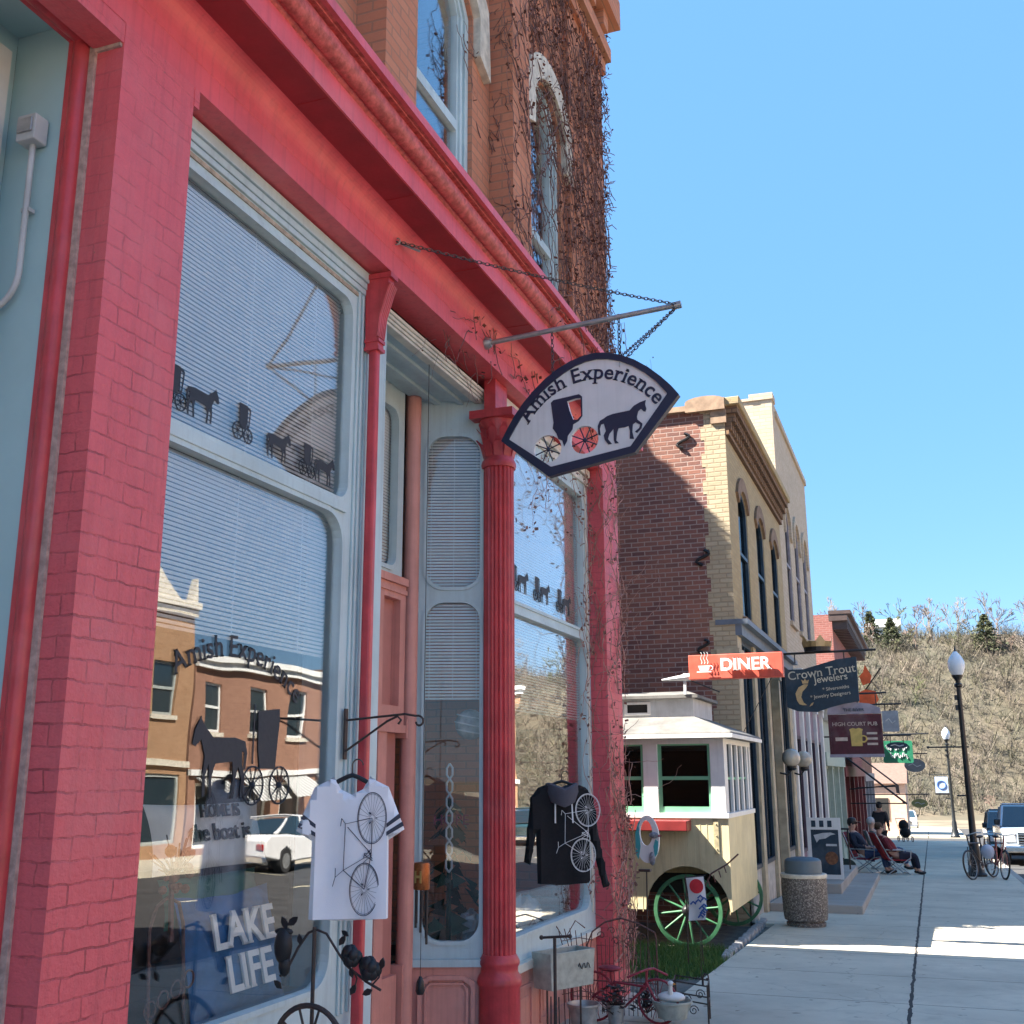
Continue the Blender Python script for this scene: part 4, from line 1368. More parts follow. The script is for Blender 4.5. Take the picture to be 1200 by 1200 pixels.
def bike_print(mb, o, r, n, cy_, sc, th, lw, kx=1.0):
    """two spoked wheels and a frame drawn sideways, as on the shirts"""
    o, r, n = Vector(o), Vector(r).normalized(), Vector(n)
    def P(a, b):
        return o + r * a * kx + EZ * b + n * th
    w1c, w2c = (.125, -.20), (.085, -.515)
    for (a, b), s in ((w1c, .5), (w2c, 0)):
        mb.tube([P(a + .092 * math.cos(x), b + .115 * math.sin(x)) for x in [2 * math.pi * k / 40 for k in range(40)]], lw, 4, True)
        mb.tube([P(a + .086 * math.cos(x), b + .109 * math.sin(x)) for x in [2 * math.pi * k / 40 for k in range(40)]], lw * .5, 4, True)
        for k in range(24):
            x = 2 * math.pi * k / 24
            mb.tube([P(a + .012 * math.cos(x), b + .012 * math.sin(x)), P(a + .09 * math.cos(x + .1), b + .113 * math.sin(x + .1))], lw * .33, 3)
        for k in range(3):
            mb.tube([P(a + .02 * math.cos(k * 2.1), b + .02 * math.sin(k * 2.1)), P(a + .034 * math.cos(k * 2.1), b + .03 * math.sin(k * 2.1))], lw * 1.6, 4)
    fr = [((.125, -.20), (-.045, -.225)), ((-.045, -.225), (-.05, -.43)), ((-.05, -.43), (.085, -.515)), ((.125, -.36), (.085, -.515)), ((-.03, -.24), (.125, -.36)), ((-.05, -.43), (.125, -.36)), ((.125, -.20), (.125, -.36)),
          ((-.045, -.225), (-.07, -.20)), ((-.07, -.20), (-.075, -.235)), ((-.05, -.43), (-.10, -.46)), ((-.10, -.42), (-.10, -.46)), ((-.10, -.46), (-.115, -.50))]
    for a, b in fr:
        mb.tube([P(*a), P(*b)], lw * .8, 4)
    for k in range(10):
        mb.tube([P(.105 + .03 * math.cos(k), -.37 + .03 * math.sin(k * 1.7)), P(.105 + .03 * math.cos(k * 2.3), -.37 + .035 * math.sin(k * 3.1))], lw * .8, 4)
def hanger(name, label, c, r, hw_=.20):
    c, r = Vector(c), Vector(r).normalized()
    t = thing(name, label, "clothes hanger", c)
    mb = MB()
    mb.tube([c + r * (hw_ * q) + EZ * (-.015 - .085 * abs(q) ** 1.3) for q in (-1, -.7, -.4, -.15, 0, .15, .4, .7, 1)], .011, 8)
    mb.build("shoulder_bar", M_black, t, smooth=True)
    mb = MB()
    mb.tube([c + EZ * -.01, c + EZ * .03] + [c + r * (.025 - .025 * math.cos(R(a))) + EZ * (.03 + .028 * math.sin(R(a))) for a in range(20, 200, 20)], .0035, 6)
    mb.build("hook", M_chain, t)
    return t
tr_ = Vector((.86, .51, 0)).normalized()
tn = tr_.cross(EZ)
tc = Vector((-2.555, 4.74, 1.655))
ts = thing("t_shirt", "white baseball shirt with bicycle print hanging before the front window", "shirt", tc)
cloth([(x * .68, z) for x, z in garment(tc, tr_, .53, .635, .245, .05, .125, .37)], tc, tr_, .06, M_cloth, ts, "shirt_body")
for sg_ in (-1, 1):
    for (q0, q1) in ((.60, .70), (.80, .90)):
        a0, b0 = Vector((sg_ * .178, -.06)), Vector((sg_ * .252, -.245))
        a1, b1 = Vector((sg_ * .28, -.25)), Vector((sg_ * .265, -.295))
        mb = MB()
        A0, A1 = a0.lerp(b0, q0), a0.lerp(b0, q1)
        B0, B1 = Vector((sg_ * .163, A0.y - .045)), Vector((sg_ * .163, A1.y - .045))
        mb.shape([[tuple(A0), tuple(A1), tuple(B1), tuple(B0)][::-1 if sg_ > 0 else 1]], tc + tn * .030, tr_, EZ, .006)
        mb.build("sleeve_stripe", M_navy, ts)
mb = MB()
bike_print(mb, tc + tr_ * .005 + EZ * .01, tr_, tn, 0, 1, .047, .0022, .72)
mb.build("bicycle_print", M_navy, ts)
hanger("clothes_hanger", "black hanger holding the white bicycle shirt", tc + EZ * .02 - tn * .005, tr_, .15)
hr = Vector((.50, .30, 0)).normalized()
hn = hr.cross(EZ)
hc = Vector((-2.545, 7.95, 1.60))
hd = thing("hooded_sweater", "black hooded sweater with white bicycle print hanging by the right window", "sweater", hc)
cloth([(-.10, 0.0), (-.18, -.03), (-.235, -.10), (-.29, -.55), (-.245, -.57), (-.20, -.35), (-.19, -.70), (0, -.715), (.19, -.70), (.20, -.35), (.30, -.74), (.345, -.73), (.29, -.45), (.235, -.10), (.18, -.03), (.10, 0.0), (.06, -.05), (0, -.14), (-.06, -.05)], hc, hr, .08, M_blackcloth, hd, "sweater_body", .02)
mb = MB()
bike_print(mb, hc + hr * .055 + EZ * .04 - EZ * .03, hr, hn, 0, 1, .058, .0026)
mb.build("bicycle_print", M_whiteletter, hd)
for a in (-.06, .06):
    mb = MB()
    mb.tube([hc + hr * a + hn * .045 + EZ * -.05, hc + hr * a * 1.1 + hn * .06 + EZ * -.28], .006, 6)
    mb.build("drawstring", M_whiteletter, hd)
mb = MB()
mb.lathe([(.10, -.10), (.125, -.04), (.12, .02), (.10, .035), (.085, 0), (.06, -.10)], hc + EZ * -.02, 18, arc=(0, 360))
for v in mb.v:
    v.z += .05 * abs((v - hc).dot(hr)) / .12 - .05
mb.build("hood", mat("grey_hood_lining", (.08, .08, .10), .95), hd, smooth=True)
hanger("clothes_hanger", "black hanger holding the black hooded sweater", hc + EZ * .03, hr)

# scroll bracket
sb_ = thing("scroll_bracket", "black iron scroll plant bracket on the blue window post above the shirt", "bracket", (-2.72, 4.95, 1.85))
mb = MB()
mb.box(-2.845, -2.835, 5.165, 5.195, 1.74, 2.0)
mb.build("back_plate", M_iron, sb_)
mb = MB()
y = 5.18
mb.tube([(-2.84, y, 1.94), (-2.5, y, 1.965), (-2.44, y, 1.955)] + [(-2.42 + .03 * math.sin(R(a)) * (1 - a / 500), y, 1.925 + .03 * math.cos(R(a)) * (1 - a / 500)) for a in range(0, 300, 30)], .006, 6)
mb.tube([(-2.84, y, 1.78), (-2.6, y, 1.93), (-2.54, y, 1.955), (-2.52, y, 1.935), (-2.535, y, 1.915)], .006, 6)
mb.build("arm", M_iron, sb_)
# wind chime
wc = thing("wind_chime", "amber wind chime with dark tubes hanging by the recessed shop door", "wind chime", (-2.90, 6.35, 1.1))
mb = MB()
mb.tube([(-2.93, 6.35, 1.12), (-2.93, 6.35, 4.36)], .0025, 5)
mb.build("cord", M_black, wc)
mb = MB()
mb.lathe([(.048, .99), (.05, 1.0), (.05, 1.13), (.046, 1.145), (.01, 1.15)], (-2.93, 6.35, 0), 18)
mb.build("crown", mat("amber_copper", (.32, .10, .03), .35, .6, var=.4, scale=30), wc, smooth=True)
mb = MB()
mb.shape([rrect(-.022, -.012, -.035, .035), ], (-2.93, 6.296, 1.065), EX, EZ, .006)
mb.shape([rrect(.012, .022, -.035, .035), ], (-2.93, 6.296, 1.065), EX, EZ, .006)
mb.shape([rrect(-.012, .012, -.006, .008), ], (-2.93, 6.296, 1.065), EX, EZ, .006)
mb.build("letter", mat("brass_letter", (.55, .35, .12), .4, .7), wc)
for k in range(6):
    a = k * math.pi / 3
    x, y = -2.93 + .036 * math.cos(a), 6.35 + .036 * math.sin(a)
    MB().lathe([(.008, .68 + .03 * k), (.008, .985)], (x, y, 0), 8).build("chime_tube", M_iron, wc, smooth=True)
mb = MB()
mb.tube([(-2.93, 6.35, .98), (-2.93, 6.35, .50)], .002, 4)
mb.lathe([(.02, .40), (.028, .42), (.022, .47), (.008, .50)], (-2.93, 6.35, 0), 10)
mb.build("wind_catcher", M_black, wc, smooth=True)
o = MB().shape([rrect(-.04, .06, -.025, .025, .02)], (-2.735, 5.28, .68), EY, EZ, .004).build("price_tag", M_white, None)
tag(o, "small white tag stuck on the slim red column below the shirt", "tag")
MB().sphere((-2.73, 5.31, .68), .012, 8, (.2, 1, 1)).build("seal", M_redmetal, o)

# rose arch garden stake with a spoked wheel
rs = thing("garden_stake", "black iron garden stake with roses, drooping bud and spoked wheel", "garden stake", (-2.58, 4.5, g(4.5)))
RY = 4.5
mb = MB()
mb.tube([(-2.585, RY, g(RY)), (-2.59, RY, 1.01)], .009, 8)
mb.build("post", M_iron, rs)
mb = MB()
mb.tube([(-2.755, RY, .80), (-2.72, RY, .83), (-2.67, RY, .92), (-2.62, RY, .985), (-2.58, RY, 1.0), (-2.53, RY, .985), (-2.47, RY, .91), (-2.42, RY, .855), (-2.33, RY, .80), (-2.26, RY, .77)], .006, 6)
mb.tube([(-2.40, RY, .85), (-2.375, RY, .81), (-2.385, RY, .77)], .004, 5)
mb.tube([(-2.30, RY, .79), (-2.27, RY, .82), (-2.26, RY, .86)], .004, 5)
mb.build("branch", M_iron, rs)
def leafs(spots):
    m_ = MB()
    for (x, z, a, s) in spots:
        c, s_ = math.cos(a), math.sin(a)
        L = [(0, -.5), (.28, -.1), (.22, .25), (0, .55), (-.22, .25), (-.28, -.1)]
        m_.shape([[((p * c - q * s_) * s, (p * s_ + q * c) * s) for p, q in L]], (x, RY - .004, z), EX, EZ, .006)
    return m_
leafs([(-2.66, .955, .2, .045), (-2.45, .96, -.6, .05), (-2.435, .99, 1.0, .04), (-2.39, .765, -.5, .05), (-2.255, .875, -.2, .05), (-2.40, .83, .4, .04), (-2.32, .76, 2, .05), (-2.76, .765, .9, .05), (-2.74, 1.02, .5, .06), (-2.70, 1.03, -.9, .06), (-2.345, .875, -.5, .06)]).build("leaf", M_black, rs)
for (c, s) in (((-2.405, .905), .062), ((-2.315, .86), .066)):
    mb = MB()
    for k in range(9):
        a = k * .75
        rr = s * (.25 + .07 * k)
        mb.sphere((c[0] + rr * .55 * math.cos(a), RY - .012 + .006 * (k % 3), c[1] + rr * .55 * math.sin(a)), s * .48, 8, (1, .55, 1))
    mb.build("rose", M_black, rs, smooth=True)
mb = MB()
mb.sphere((-2.745, RY, .925), .045, 12, (1, .6, 1.75))
mb.sphere((-2.735, RY, .845), .03, 10, (1, .6, 1.6))
mb.sphere((-2.745, RY, .985), .022, 8, (2.2, .5, .8))
mb.build("bud", M_black, rs, smooth=True)
mb = MB()
mb.ring((-2.585, RY - .03, .53), EY, .165, .012, 36, 8)
mb.build("wheel_rim", M_iron, rs, smooth=True)
mb = MB()
for k in range(10):
    a = math.pi * k / 5
    mb.tube([(-2.585, RY - .03, .53), (-2.585 + .165 * math.cos(a), RY - .03, .53 + .165 * math.sin(a))], .006, 5)
mb.sphere((-2.585, RY - .03, .53), .025, 8)
mb.build("wheel_spoke", M_iron, rs)

# ------------------------------------------------------------------ garden ironwork by the right window
pl = thing("planter_box", "weathered galvanised planter box on legs below the right window", "planter", (-2.64, 8.2, .16))
pr = Vector((.22, .42, 0)).normalized()
pc = Vector((-2.63, 8.2, .16))
pn_ = pr.cross(EZ)
mb = MB()
w_, d_, h_ = .23, .10, .25
def PB(a, b, c):
    return pc + pr * a + pn_ * b + EZ * c
q = .93
vs = [PB(-w_ * q, -d_ * q, 0), PB(w_ * q, -d_ * q, 0), PB(w_ * q, d_ * q, 0), PB(-w_ * q, d_ * q, 0), PB(-w_, -d_, h_), PB(w_, -d_, h_), PB(w_, d_, h_), PB(-w_, d_, h_),
      PB(-w_ * .95, -d_ * .9, h_), PB(w_ * .95, -d_ * .9, h_), PB(w_ * .95, d_ * .9, h_), PB(-w_ * .95, d_ * .9, h_), PB(-w_ * .85, -d_ * .8, .12), PB(w_ * .85, -d_ * .8, .12), PB(w_ * .85, d_ * .8, .12), PB(-w_ * .85, d_ * .8, .12)]
mb.add(vs, [(3, 2, 1, 0), (0, 1, 5, 4), (1, 2, 6, 5), (2, 3, 7, 6), (3, 0, 4, 7), (4, 5, 9, 8), (5, 6, 10, 9), (6, 7, 11, 10), (7, 4, 8, 11), (8, 9, 13, 12), (9, 10, 14, 13), (10, 11, 15, 14), (11, 8, 12, 15), (12, 13, 14, 15)])
mb.build("box", M_galv, pl, bevel=.008)
mb = MB()
for sx in (-1, 1):
    mb.tube([PB(sx * .17, 0, 0), PB(sx * .17, 0, g(8.2) - .16)], .008, 6)
mb.build("stand", M_iron, pl)
mb = MB()
mb.tube([PB(.05 + .012 * k, d_ + .004, .14 + .022 * math.sin(k * 1.7)) for k in range(11)], .004, 4)
mb.build("lettering", M_iron, pl)
th_ = thing("garden_hook", "black T topped iron garden hook standing before the planter box", "garden hook", (-2.5, 7.6, g(7.6)))
mb = MB()
mb.tube([(-2.50, 7.6, g(7.6)), (-2.50, 7.6, .58)], .012, 8)
mb.build("post", M_iron, th_)
mb = MB()
mb.tube([(-2.585, 7.6, .572), (-2.40, 7.6, .588)], .009, 8)
mb.sphere((-2.39, 7.6, .588), .016, 8)
mb.sphere((-2.595, 7.6, .572), .016, 8)
mb.build("top_bar", M_iron, th_)
mb = MB()
for sx in (-1, 1):
    mb.tube([(-2.50 + sx * .028, 7.59, .2), (-2.50 + sx * .03, 7.59, -.05), (-2.50 + sx * .015, 7.59, -.12), (-2.50 - sx * .03, 7.59, -.17)], .005, 6)
mb.build("prong", M_iron, th_)
# arched wire trellis
tl = thing("trellis", "rusty wire trellis with arched top standing beside the pink pilaster", "trellis", (-2.5, 9.3, g(9.3)))
TY = 9.3
mb = MB()
mb.tube([(-2.76, TY - .05, g(TY)), (-2.76, TY - .05, .30), (-2.72, TY - .03, .40), (-2.62, TY, .475), (-2.48, TY, .51), (-2.34, TY, .475), (-2.20, TY, .41), (-2.19, TY, .36), (-2.19, TY, g(TY))], .007, 6)
mb.tube([(-2.76, TY, .02), (-2.19, TY, .02)], .005, 5)
mb.build("frame", M_rust, tl)
mb = MB()
for k in range(15):
    x = -2.73 + k * .037
    top = .44 - .5 * (x + 2.48) ** 2 * 4 - .06
    mb.tube([(x, TY, g(TY)), (x + .006 * math.sin(k), TY, top * .5), (x, TY, top)], .0035, 4)
mb.build("wire", M_rust, tl)
mb = MB()
for sx in (-1, 1):
    for (x, z) in ((.08, .41), (.17, .37), (.05, .33)):
        mb.tube([(-2.48 + sx * x + sx * .035 * math.cos(a * .55) * (1 - a / 16), TY - .006, z + .035 * math.sin(a * .55) * (1 - a / 16)) for a in range(14)], .004, 4)
mb.build("scroll", M_rust, tl)
lt = thing("wire_fence_panel", "twisted rusty wire garden panel leaning against the right window sill", "garden panel", (-2.72, 8.75, g(8.75)))
mb = MB()
for k in range(7):
    x = -2.80 + k * .03
    mb.tube([(x, 8.75 + .02 * k, g(8.7)), (x - .01, 8.75 + .02 * k, .1), (x + .012 * math.sin(k * 2), 8.76 + .02 * k, .3), (x - .05 + .01 * k, 8.77 + .02 * k, .46 + .02 * math.sin(k))], .004, 4)
mb.build("wire", M_rust, lt)
mb = MB()
for k in range(4):
    z = .0 + k * .13
    mb.tube([(-2.82, 8.74, z), (-2.70, 8.83, z + .02), (-2.60, 8.88, z)], .004, 4)
mb.tube([(-2.86, 8.74, .50), (-2.80, 8.76, .40), (-2.72, 8.8, .54), (-2.66, 8.86, .48)], .005, 4)
mb.build("crossbar", M_rust, lt)
# red bicycle shaped plant holder with pails
bp = thing("bicycle_planter", "dull red metal bicycle shaped plant holder on the pavement", "bicycle planter", (-2.35, 8.95, g(8.95)))
BY = 8.95
gz = g(BY)
mb = MB()
mb.ring((-2.63, BY, gz + .19), EY, .18, .010, 30, 6)
mb.build("wheel", M_redmetal, bp)
mb = MB()
mb.ring((-2.12, BY + .05, gz + .17), (0.15, 1, 0), .16, .010, 30, 6)
mb.build("wheel", M_redmetal, bp)
mb = MB()
for (cx_, cyy, rr) in ((-2.63, BY, .18), (-2.12, BY + .05, .16)):
    for k in range(10):
        a = k * math.pi / 5
        mb.tube([(cx_, cyy, gz + .18), (cx_ + rr * math.cos(a), cyy, gz + .18 + rr * math.sin(a))], .003, 4)
mb.build("spoke", M_redmetal, bp)
mb = MB()
for a, b in (((-2.63, gz + .19), (-2.45, gz + .30)), ((-2.45, gz + .30), (-2.20, gz + .28)), ((-2.45, gz + .30), (-2.38, gz + .12)), ((-2.38, gz + .12), (-2.20, gz + .28)), ((-2.20, gz + .32), (-2.12, gz + .17)), ((-2.63, gz + .19), (-2.38, gz + .12)), ((-2.20, gz + .28), (-2.19, gz + .40)), ((-2.47, gz + .26), (-2.48, gz + .38))):
    mb.tube([(a[0], BY, a[1]), (b[0], BY, b[1])], .010, 6)
mb.build("frame", M_redmetal, bp)
mb = MB()
mb.tube([(-2.32, BY - .12, gz + .36), (-2.22, BY - .08, gz + .40), (-2.18, BY, gz + .41), (-2.16, BY + .10, gz + .40), (-2.06, BY + .14, gz + .35)], .009, 6)
mb.build("handlebar", M_redmetal, bp)
MB().sphere((-2.49, BY, gz + .40), .07, 10, (1.4, .8, .35)).build("saddle", M_redmetal, bp, smooth=True)
def pail(name, label, c, r, h, m, cat="bucket"):
    t = thing(name, label, cat, c)
    MB().lathe([(r * .72, 0), (r * .95, h - .02), (r * 1.04, h - .015), (r * 1.04, h), (r * .97, h), (r * .93, h - .02), (r * .70, .02), (.001, .02)], c, 22).build("body", m, t, smooth=True)
    mb = MB()
    mb.tube([(c[0] - r * math.cos(R(a)), c[1] - .02, c[2] + h - .01 - r * .75 * math.sin(R(a))) for a in range(0, 181, 20)], .004, 5)
    mb.build("handle", m, t)
    return t
pail("bucket", "galvanised bucket at the foot of the planter box", (-2.59, 8.55, g(8.55)), .12, .20, M_steel)
pail("bucket", "small galvanised bucket between the red planter's wheels", (-2.42, 8.85, g(8.85)), .075, .16, M_steel)
bn = pail("basin", "wide pale enamel basin under the iron scroll stand", (-2.01, 9.0, g(9.0) + .06), .15, .13, M_galv)
bd = thing("bird_figurine", "small white goose ornament sitting on the enamel basin", "bird ornament", (-2.01, 8.98, g(9) + .2))
bz = g(9.0) + .185
mb = MB()
mb.sphere((-2.01, 8.98, bz + .03), .07, 14, (1.55, 1.0, .55))
mb.tube([(-2.01, 8.95, bz + .04), (-2.005, 8.93, bz + .09), (-2.0, 8.92, bz + .125)], [.026, .017, .014], 8)
mb.sphere((-1.998, 8.915, bz + .138), .020, 10, (1.2, 1, 1))
mb.build("body", M_white, bd, smooth=True)
MB().lathe([(.008, 0), (.002, .022)], (-1.978, 8.91, bz + .135), 8, 'x').build("beak", mat("orange_beak", (.6, .25, .04)), bd)
for (px_, py_, hh_, lab, sd) in ((-2.42, 8.85, .16, "dark leafy plant growing in the small bucket of the red planter", 3), (-2.24, 9.12, .12, "low purple leafed plant on the ground behind the red planter", 8)):
    random.seed(sd)
    pt = thing("potted_plant", lab, "plant", (px_, py_, g(py_) + hh_))
    lb, sb2 = MB(), MB()
    for i in range(130):
        a = random.uniform(0, 6.28)
        r0 = random.uniform(.01, .13)
        c0 = Vector((px_ + r0 * math.cos(a), py_ + r0 * math.sin(a), g(py_) + hh_ + random.uniform(-.02, .15) - r0 * .3))
        d = Vector((math.cos(a) + random.gauss(0, .4), math.sin(a) + random.gauss(0, .4), random.uniform(-.3, .7))).normalized() * random.uniform(.025, .045)
        e = d.cross(Vector((random.gauss(0, .3), random.gauss(0, .3), 1))).normalized() * .014
        lb.add([c0 - d, c0 + e, c0 + d, c0 - e], [(0, 1, 2, 3)])
        if i % 6 == 0:
            sb2.tube([(px_, py_, g(py_) + hh_ - .06), c0], .003, 4)
    lb.build("leaf", mat("dark_plant_leaves", (.035, .05, .03), .6, var=.4, scale=30, c2=(.09, .035, .05)), pt)
    sb2.build("stem", M_rust, pt)
ss = thing("scroll_stand", "black iron garden stand with scrolled top on the pavement's near edge", "garden stand", (-1.85, 9.2, g(9.2)))
for (x, y) in ((-2.05, 9.25), (-1.76, 9.15), (-1.80, 9.42), (-2.09, 9.5)):
    MB().tube([(x, y, g(y)), (x, y, .06)], .008, 6).build("leg", M_iron, ss)
mb = MB()
for z in (.05, -.08):
    mb.tube([(-2.05, 9.25, z + .01), (-1.76, 9.15, z), (-1.80, 9.42, z), (-2.09, 9.5, z + .01)], .006, 6, True)
mb.build("rail", M_iron, ss)
mb = MB()
for k, z in enumerate((-.02, -.14, -.06, -.17)):
    x = -1.83 - .055 * k
    mb.tube([(x + .04 * math.cos(a * .6) * (1 - a / 20), 9.2, z + .04 * math.sin(a * .6) * (1 - a / 20)) for a in range(18)], .004, 5)
mb.tube([(-1.80, 9.19, .05), (-1.80, 9.19, .11), (-1.785, 9.19, .135), (-1.76, 9.19, .13), (-1.755, 9.19, .105), (-1.775, 9.19, .098)], .007, 6)
mb.tube([(-1.81, 9.2, .05), (-1.81, 9.2, .50)], .003, 5)
mb.build("scroll", M_iron, ss)

# ------------------------------------------------------------------ grass and the lot beside the shop
random.seed(21)
mb = MB()
cnt = 0
while cnt < 9000:
    x, y = random.uniform(-4.6, -2.2), random.uniform(11.3, 14.2)
    lim_x = -2.25 - .30 * (max(0, abs(y - 12.75) - .5) / .9) ** 2
    if x > lim_x or y < 11.65 - (x + 2.25) * -.15:
        continue
    cnt += 1
    h = random.uniform(.03, .09)
    a = random.uniform(0, 6.28)
    w = .006
    lx, ly = random.gauss(0, .03), random.gauss(0, .03)
    z = g(y) - .05
    mb.add([(x - w * math.cos(a), y - w * math.sin(a), z), (x + w * math.cos(a), y + w * math.sin(a), z), (x + lx, y + ly, z + h + .03)], [(0, 1, 2)])
o = mb.build("grass", mat("spring_grass", (.05, .14, .025), .8, var=.3, scale=5, c2=(.09, .17, .03)))
tag(o, "patch of short green spring grass between the red shop and the wagon", "grass", kind="stuff")
mb = MB()
mb.add([(-4.7, 11.6, g(11.6) - .044), (-2.5, 11.75, g(11.75) - .044), (-2.3, 12.3, g(12.3) - .044), (-2.28, 13.2, g(13.2) - .044), (-2.45, 13.8, g(13.8) - .044), (-4.7, 14.1, g(14.1) - .044)], [(0, 1, 2, 3, 4, 5)])
struct(mb.build("turf", mat("dark_turf", (.045, .06, .025), .95, var=.3, scale=10)))
eg = thing("stone_edging", "row of rough grey edging stones along the lot beside the pavement", "edging", (-2.3, 15, g(15)))
mb = MB()
y = 13.1
k = 0
while y < 17.3:
    L_ = random.uniform(.25, .5)
    x = -2.24 - .035 * (y - 13.1)
    a = g(y)
    mb.add([(x - .12, y, a - .08), (x, y, a - .08), (x - .03, y + L_, a - .08), (x - .15, y + L_, a - .08), (x - .11, y + .01, a + .03), (x - .01, y + .01, a + .02), (x - .04, y + L_ - .02, a + .03), (x - .14, y + L_ - .02, a + .035)],
           [(3, 2, 1, 0), (4, 5, 6, 7), (0, 1, 5, 4), (1, 2, 6, 5), (2, 3, 7, 6), (3, 0, 4, 7)])
    y += L_ + .02
mb.build("stones", mat("grey_kerbstone", (.33, .32, .30), .9, var=.3, scale=10, bump=.4), eg, bevel=.02)

# garden flag, egg shaped spinner
gf = thing("garden_flag", "small red white and blue garden flag on black stake by wagon wheel", "garden flag", (-2.46, 12.4, g(12.4)))
mb = MB()
mb.tube([(-2.58, 12.42, g(12.4)), (-2.575, 12.42, .60)], .008, 6)
mb.tube([(-2.59, 12.42, .57), (-2.36, 12.42, .60)], .006, 6)
mb.tube([(-2.42, 12.42, g(12.4)), (-2.44, 12.42, .25)], .006, 6)
mb.build("stake", M_iron, gf)
mb = MB()
N = 8
for i in range(N):
    for j in range(5):
        pass
def flagsheet(x0, x1, z0, z1, y, nx=6, nz=8, dz=.02):
    m_ = MB()
    for s_ in (0, 1):
        b0 = len(m_.v)
        for i in range(nx + 1):
            for j in range(nz + 1):
                u_, v_ = i / nx, j / nz
                m_.v.append(Vector((x0 + (x1 - x0) * u_ + .012 * math.sin(v_ * 4), y + .012 * math.sin(u_ * 5 + v_ * 3) + .003 * s_, z0 + (z1 - z0) * v_ + dz * u_)))
        for i in range(nx):
            for j in range(nz):
                q_ = (b0 + i * (nz + 1) + j, b0 + (i + 1) * (nz + 1) + j, b0 + (i + 1) * (nz + 1) + j + 1, b0 + i * (nz + 1) + j + 1)
                m_.f.append(q_ if s_ == 0 else q_[::-1])
                m_.m.append(0)
    return m_
flagsheet(-2.56, -2.37, .13, .57, 12.40).build("cloth", M_white, gf, smooth=True)
mb = MB()
mb.shape([circle((0, 0), .075, 20)], (-2.455, 12.385, .49), EX, EZ, .004)
mb.build("red_motif", mat("flag_red", (.60, .03, .04), .8), gf)
mb = MB()
random.seed(5)
for k in range(10):
    x, z = -2.53 + .13 * random.random(), .17 + .22 * k / 10
    mb.tube([(x, 12.383, z), (x + .03, 12.383, z + .03), (x + .06, 12.383, z + .005)], .010, 4)
mb.build("blue_motif", mat("flag_blue", (.05, .12, .35), .8), gf)
gr = thing("iron_rod", "long dark iron rod leaning up from the garden flag over wagon wheel", "rod", (-2.3, 12.45, .6))
mb = MB()
mb.tube([(-2.50, 12.5, .28), (-2.30, 12.45, .62), (-2.12, 12.42, .72), (-1.99, 12.4, .83)], .009, 6)
for k in range(5):
    mb.tube([(-2.40 + .06 * k, 12.46, .50 + .05 * k), (-2.38 + .06 * k, 12.46, .43 + .05 * k)], .007, 5)
mb.build("rod", M_rust, gr)
es = thing("garden_spinner", "white and teal oval garden spinner with bird on thin iron stake", "garden spinner", (-2.77, 11.5, g(11.5)))
mb = MB()
mb.tube([(-2.80, 11.5, g(11.5)), (-2.785, 11.5, .72)], .008, 6)
mb.box(-2.86, -2.74, 11.46, 11.54, .70, .725)
mb.build("stake", M_iron, es)
def oval(c, a, b, n=30, tip=0):
    return [(c[0] + a * math.cos(2 * math.pi * i / n), c[1] + b * math.sin(2 * math.pi * i / n)) for i in range(n)]
MB().shape([oval((-2.765, 1.02), .125, .235), oval((-2.775, 1.08), .065, .125)], (0, 11.5, 0), EX, EZ, .03).build("oval_ring", M_white, es, bevel=.006)
mb = MB()
mb.shape([[(-2.89, .88), (-2.86, .82), (-2.835, .95), (-2.85, 1.15), (-2.83, 1.2), (-2.855, 1.18), (-2.888, 1.08)]], (0, 11.482, 0), EX, EZ, .008)
mb.shape([[(-2.66, .88), (-2.69, .84), (-2.70, .95), (-2.68, 1.02), (-2.65, 1.0)]], (0, 11.482, 0), EX, EZ, .008)
mb.build("teal_edge", mat("teal_enamel", (.06, .38, .40), .4), es)
mb = MB()
mb.sphere((-2.69, 11.47, 1.06), .035, 10, (1.5, .6, .9))
mb.sphere((-2.715, 11.47, .83), .04, 10, (.8, .5, 1.7))
mb.build("bird", mat("grey_bird_enamel", (.22, .24, .27), .5, var=.5, scale=40), es, smooth=True)
MB().lathe([(.012, 0), (.002, .04)], (-2.645, 11.47, 1.055), 8, 'x').build("beak", M_redmetal, es)

# ------------------------------------------------------------------ diner wagon
wg = thing("diner_wagon", "cream and white diner wagon on green spoked wheels beside the brick wall", "wagon", (-3.7, 15.4, g(15.4)))
M_yel = mat("cream_yellow_paint", (.62, .54, .32), .55, var=.10, scale=3, bump=.08, wear=.9, chip=(.3, .25, .18))
M_green = mat("green_wheel_paint", (.045, .17, .075), .55, var=.3, scale=10, wear=1., chip=(.22, .19, .15))
M_sash = mat("mint_sash_paint", (.16, .42, .25), .5, var=.1)
M_lead = mat("grey_sheet_roof", (.15, .145, .135), .7, var=.35, scale=3, wear=1.)
WX0, WX1, WY0, WY1 = -5.1, -2.43, 14.3, 16.5
WC = (-2.95, 14.3, .02)
mb = MB()
arch = [(WC[0] + .53 * math.cos(R(a)), max(-.02, .02 + .53 * math.sin(R(a)))) for a in range(180, -1, -12)]
mb.shape([[(WX0, -.02)] + arch + [(WX1, -.02), (WX1, 1.13), (WX0, 1.13)]], (0, WY0, 0), EX, EZ, .04)
mb.shape([[(WX0, .02), (WX1, .02), (WX1, 1.13), (WX0, 1.13)]], (0, WY1, 0), EX, EZ, .04)
x = WX0 + .05
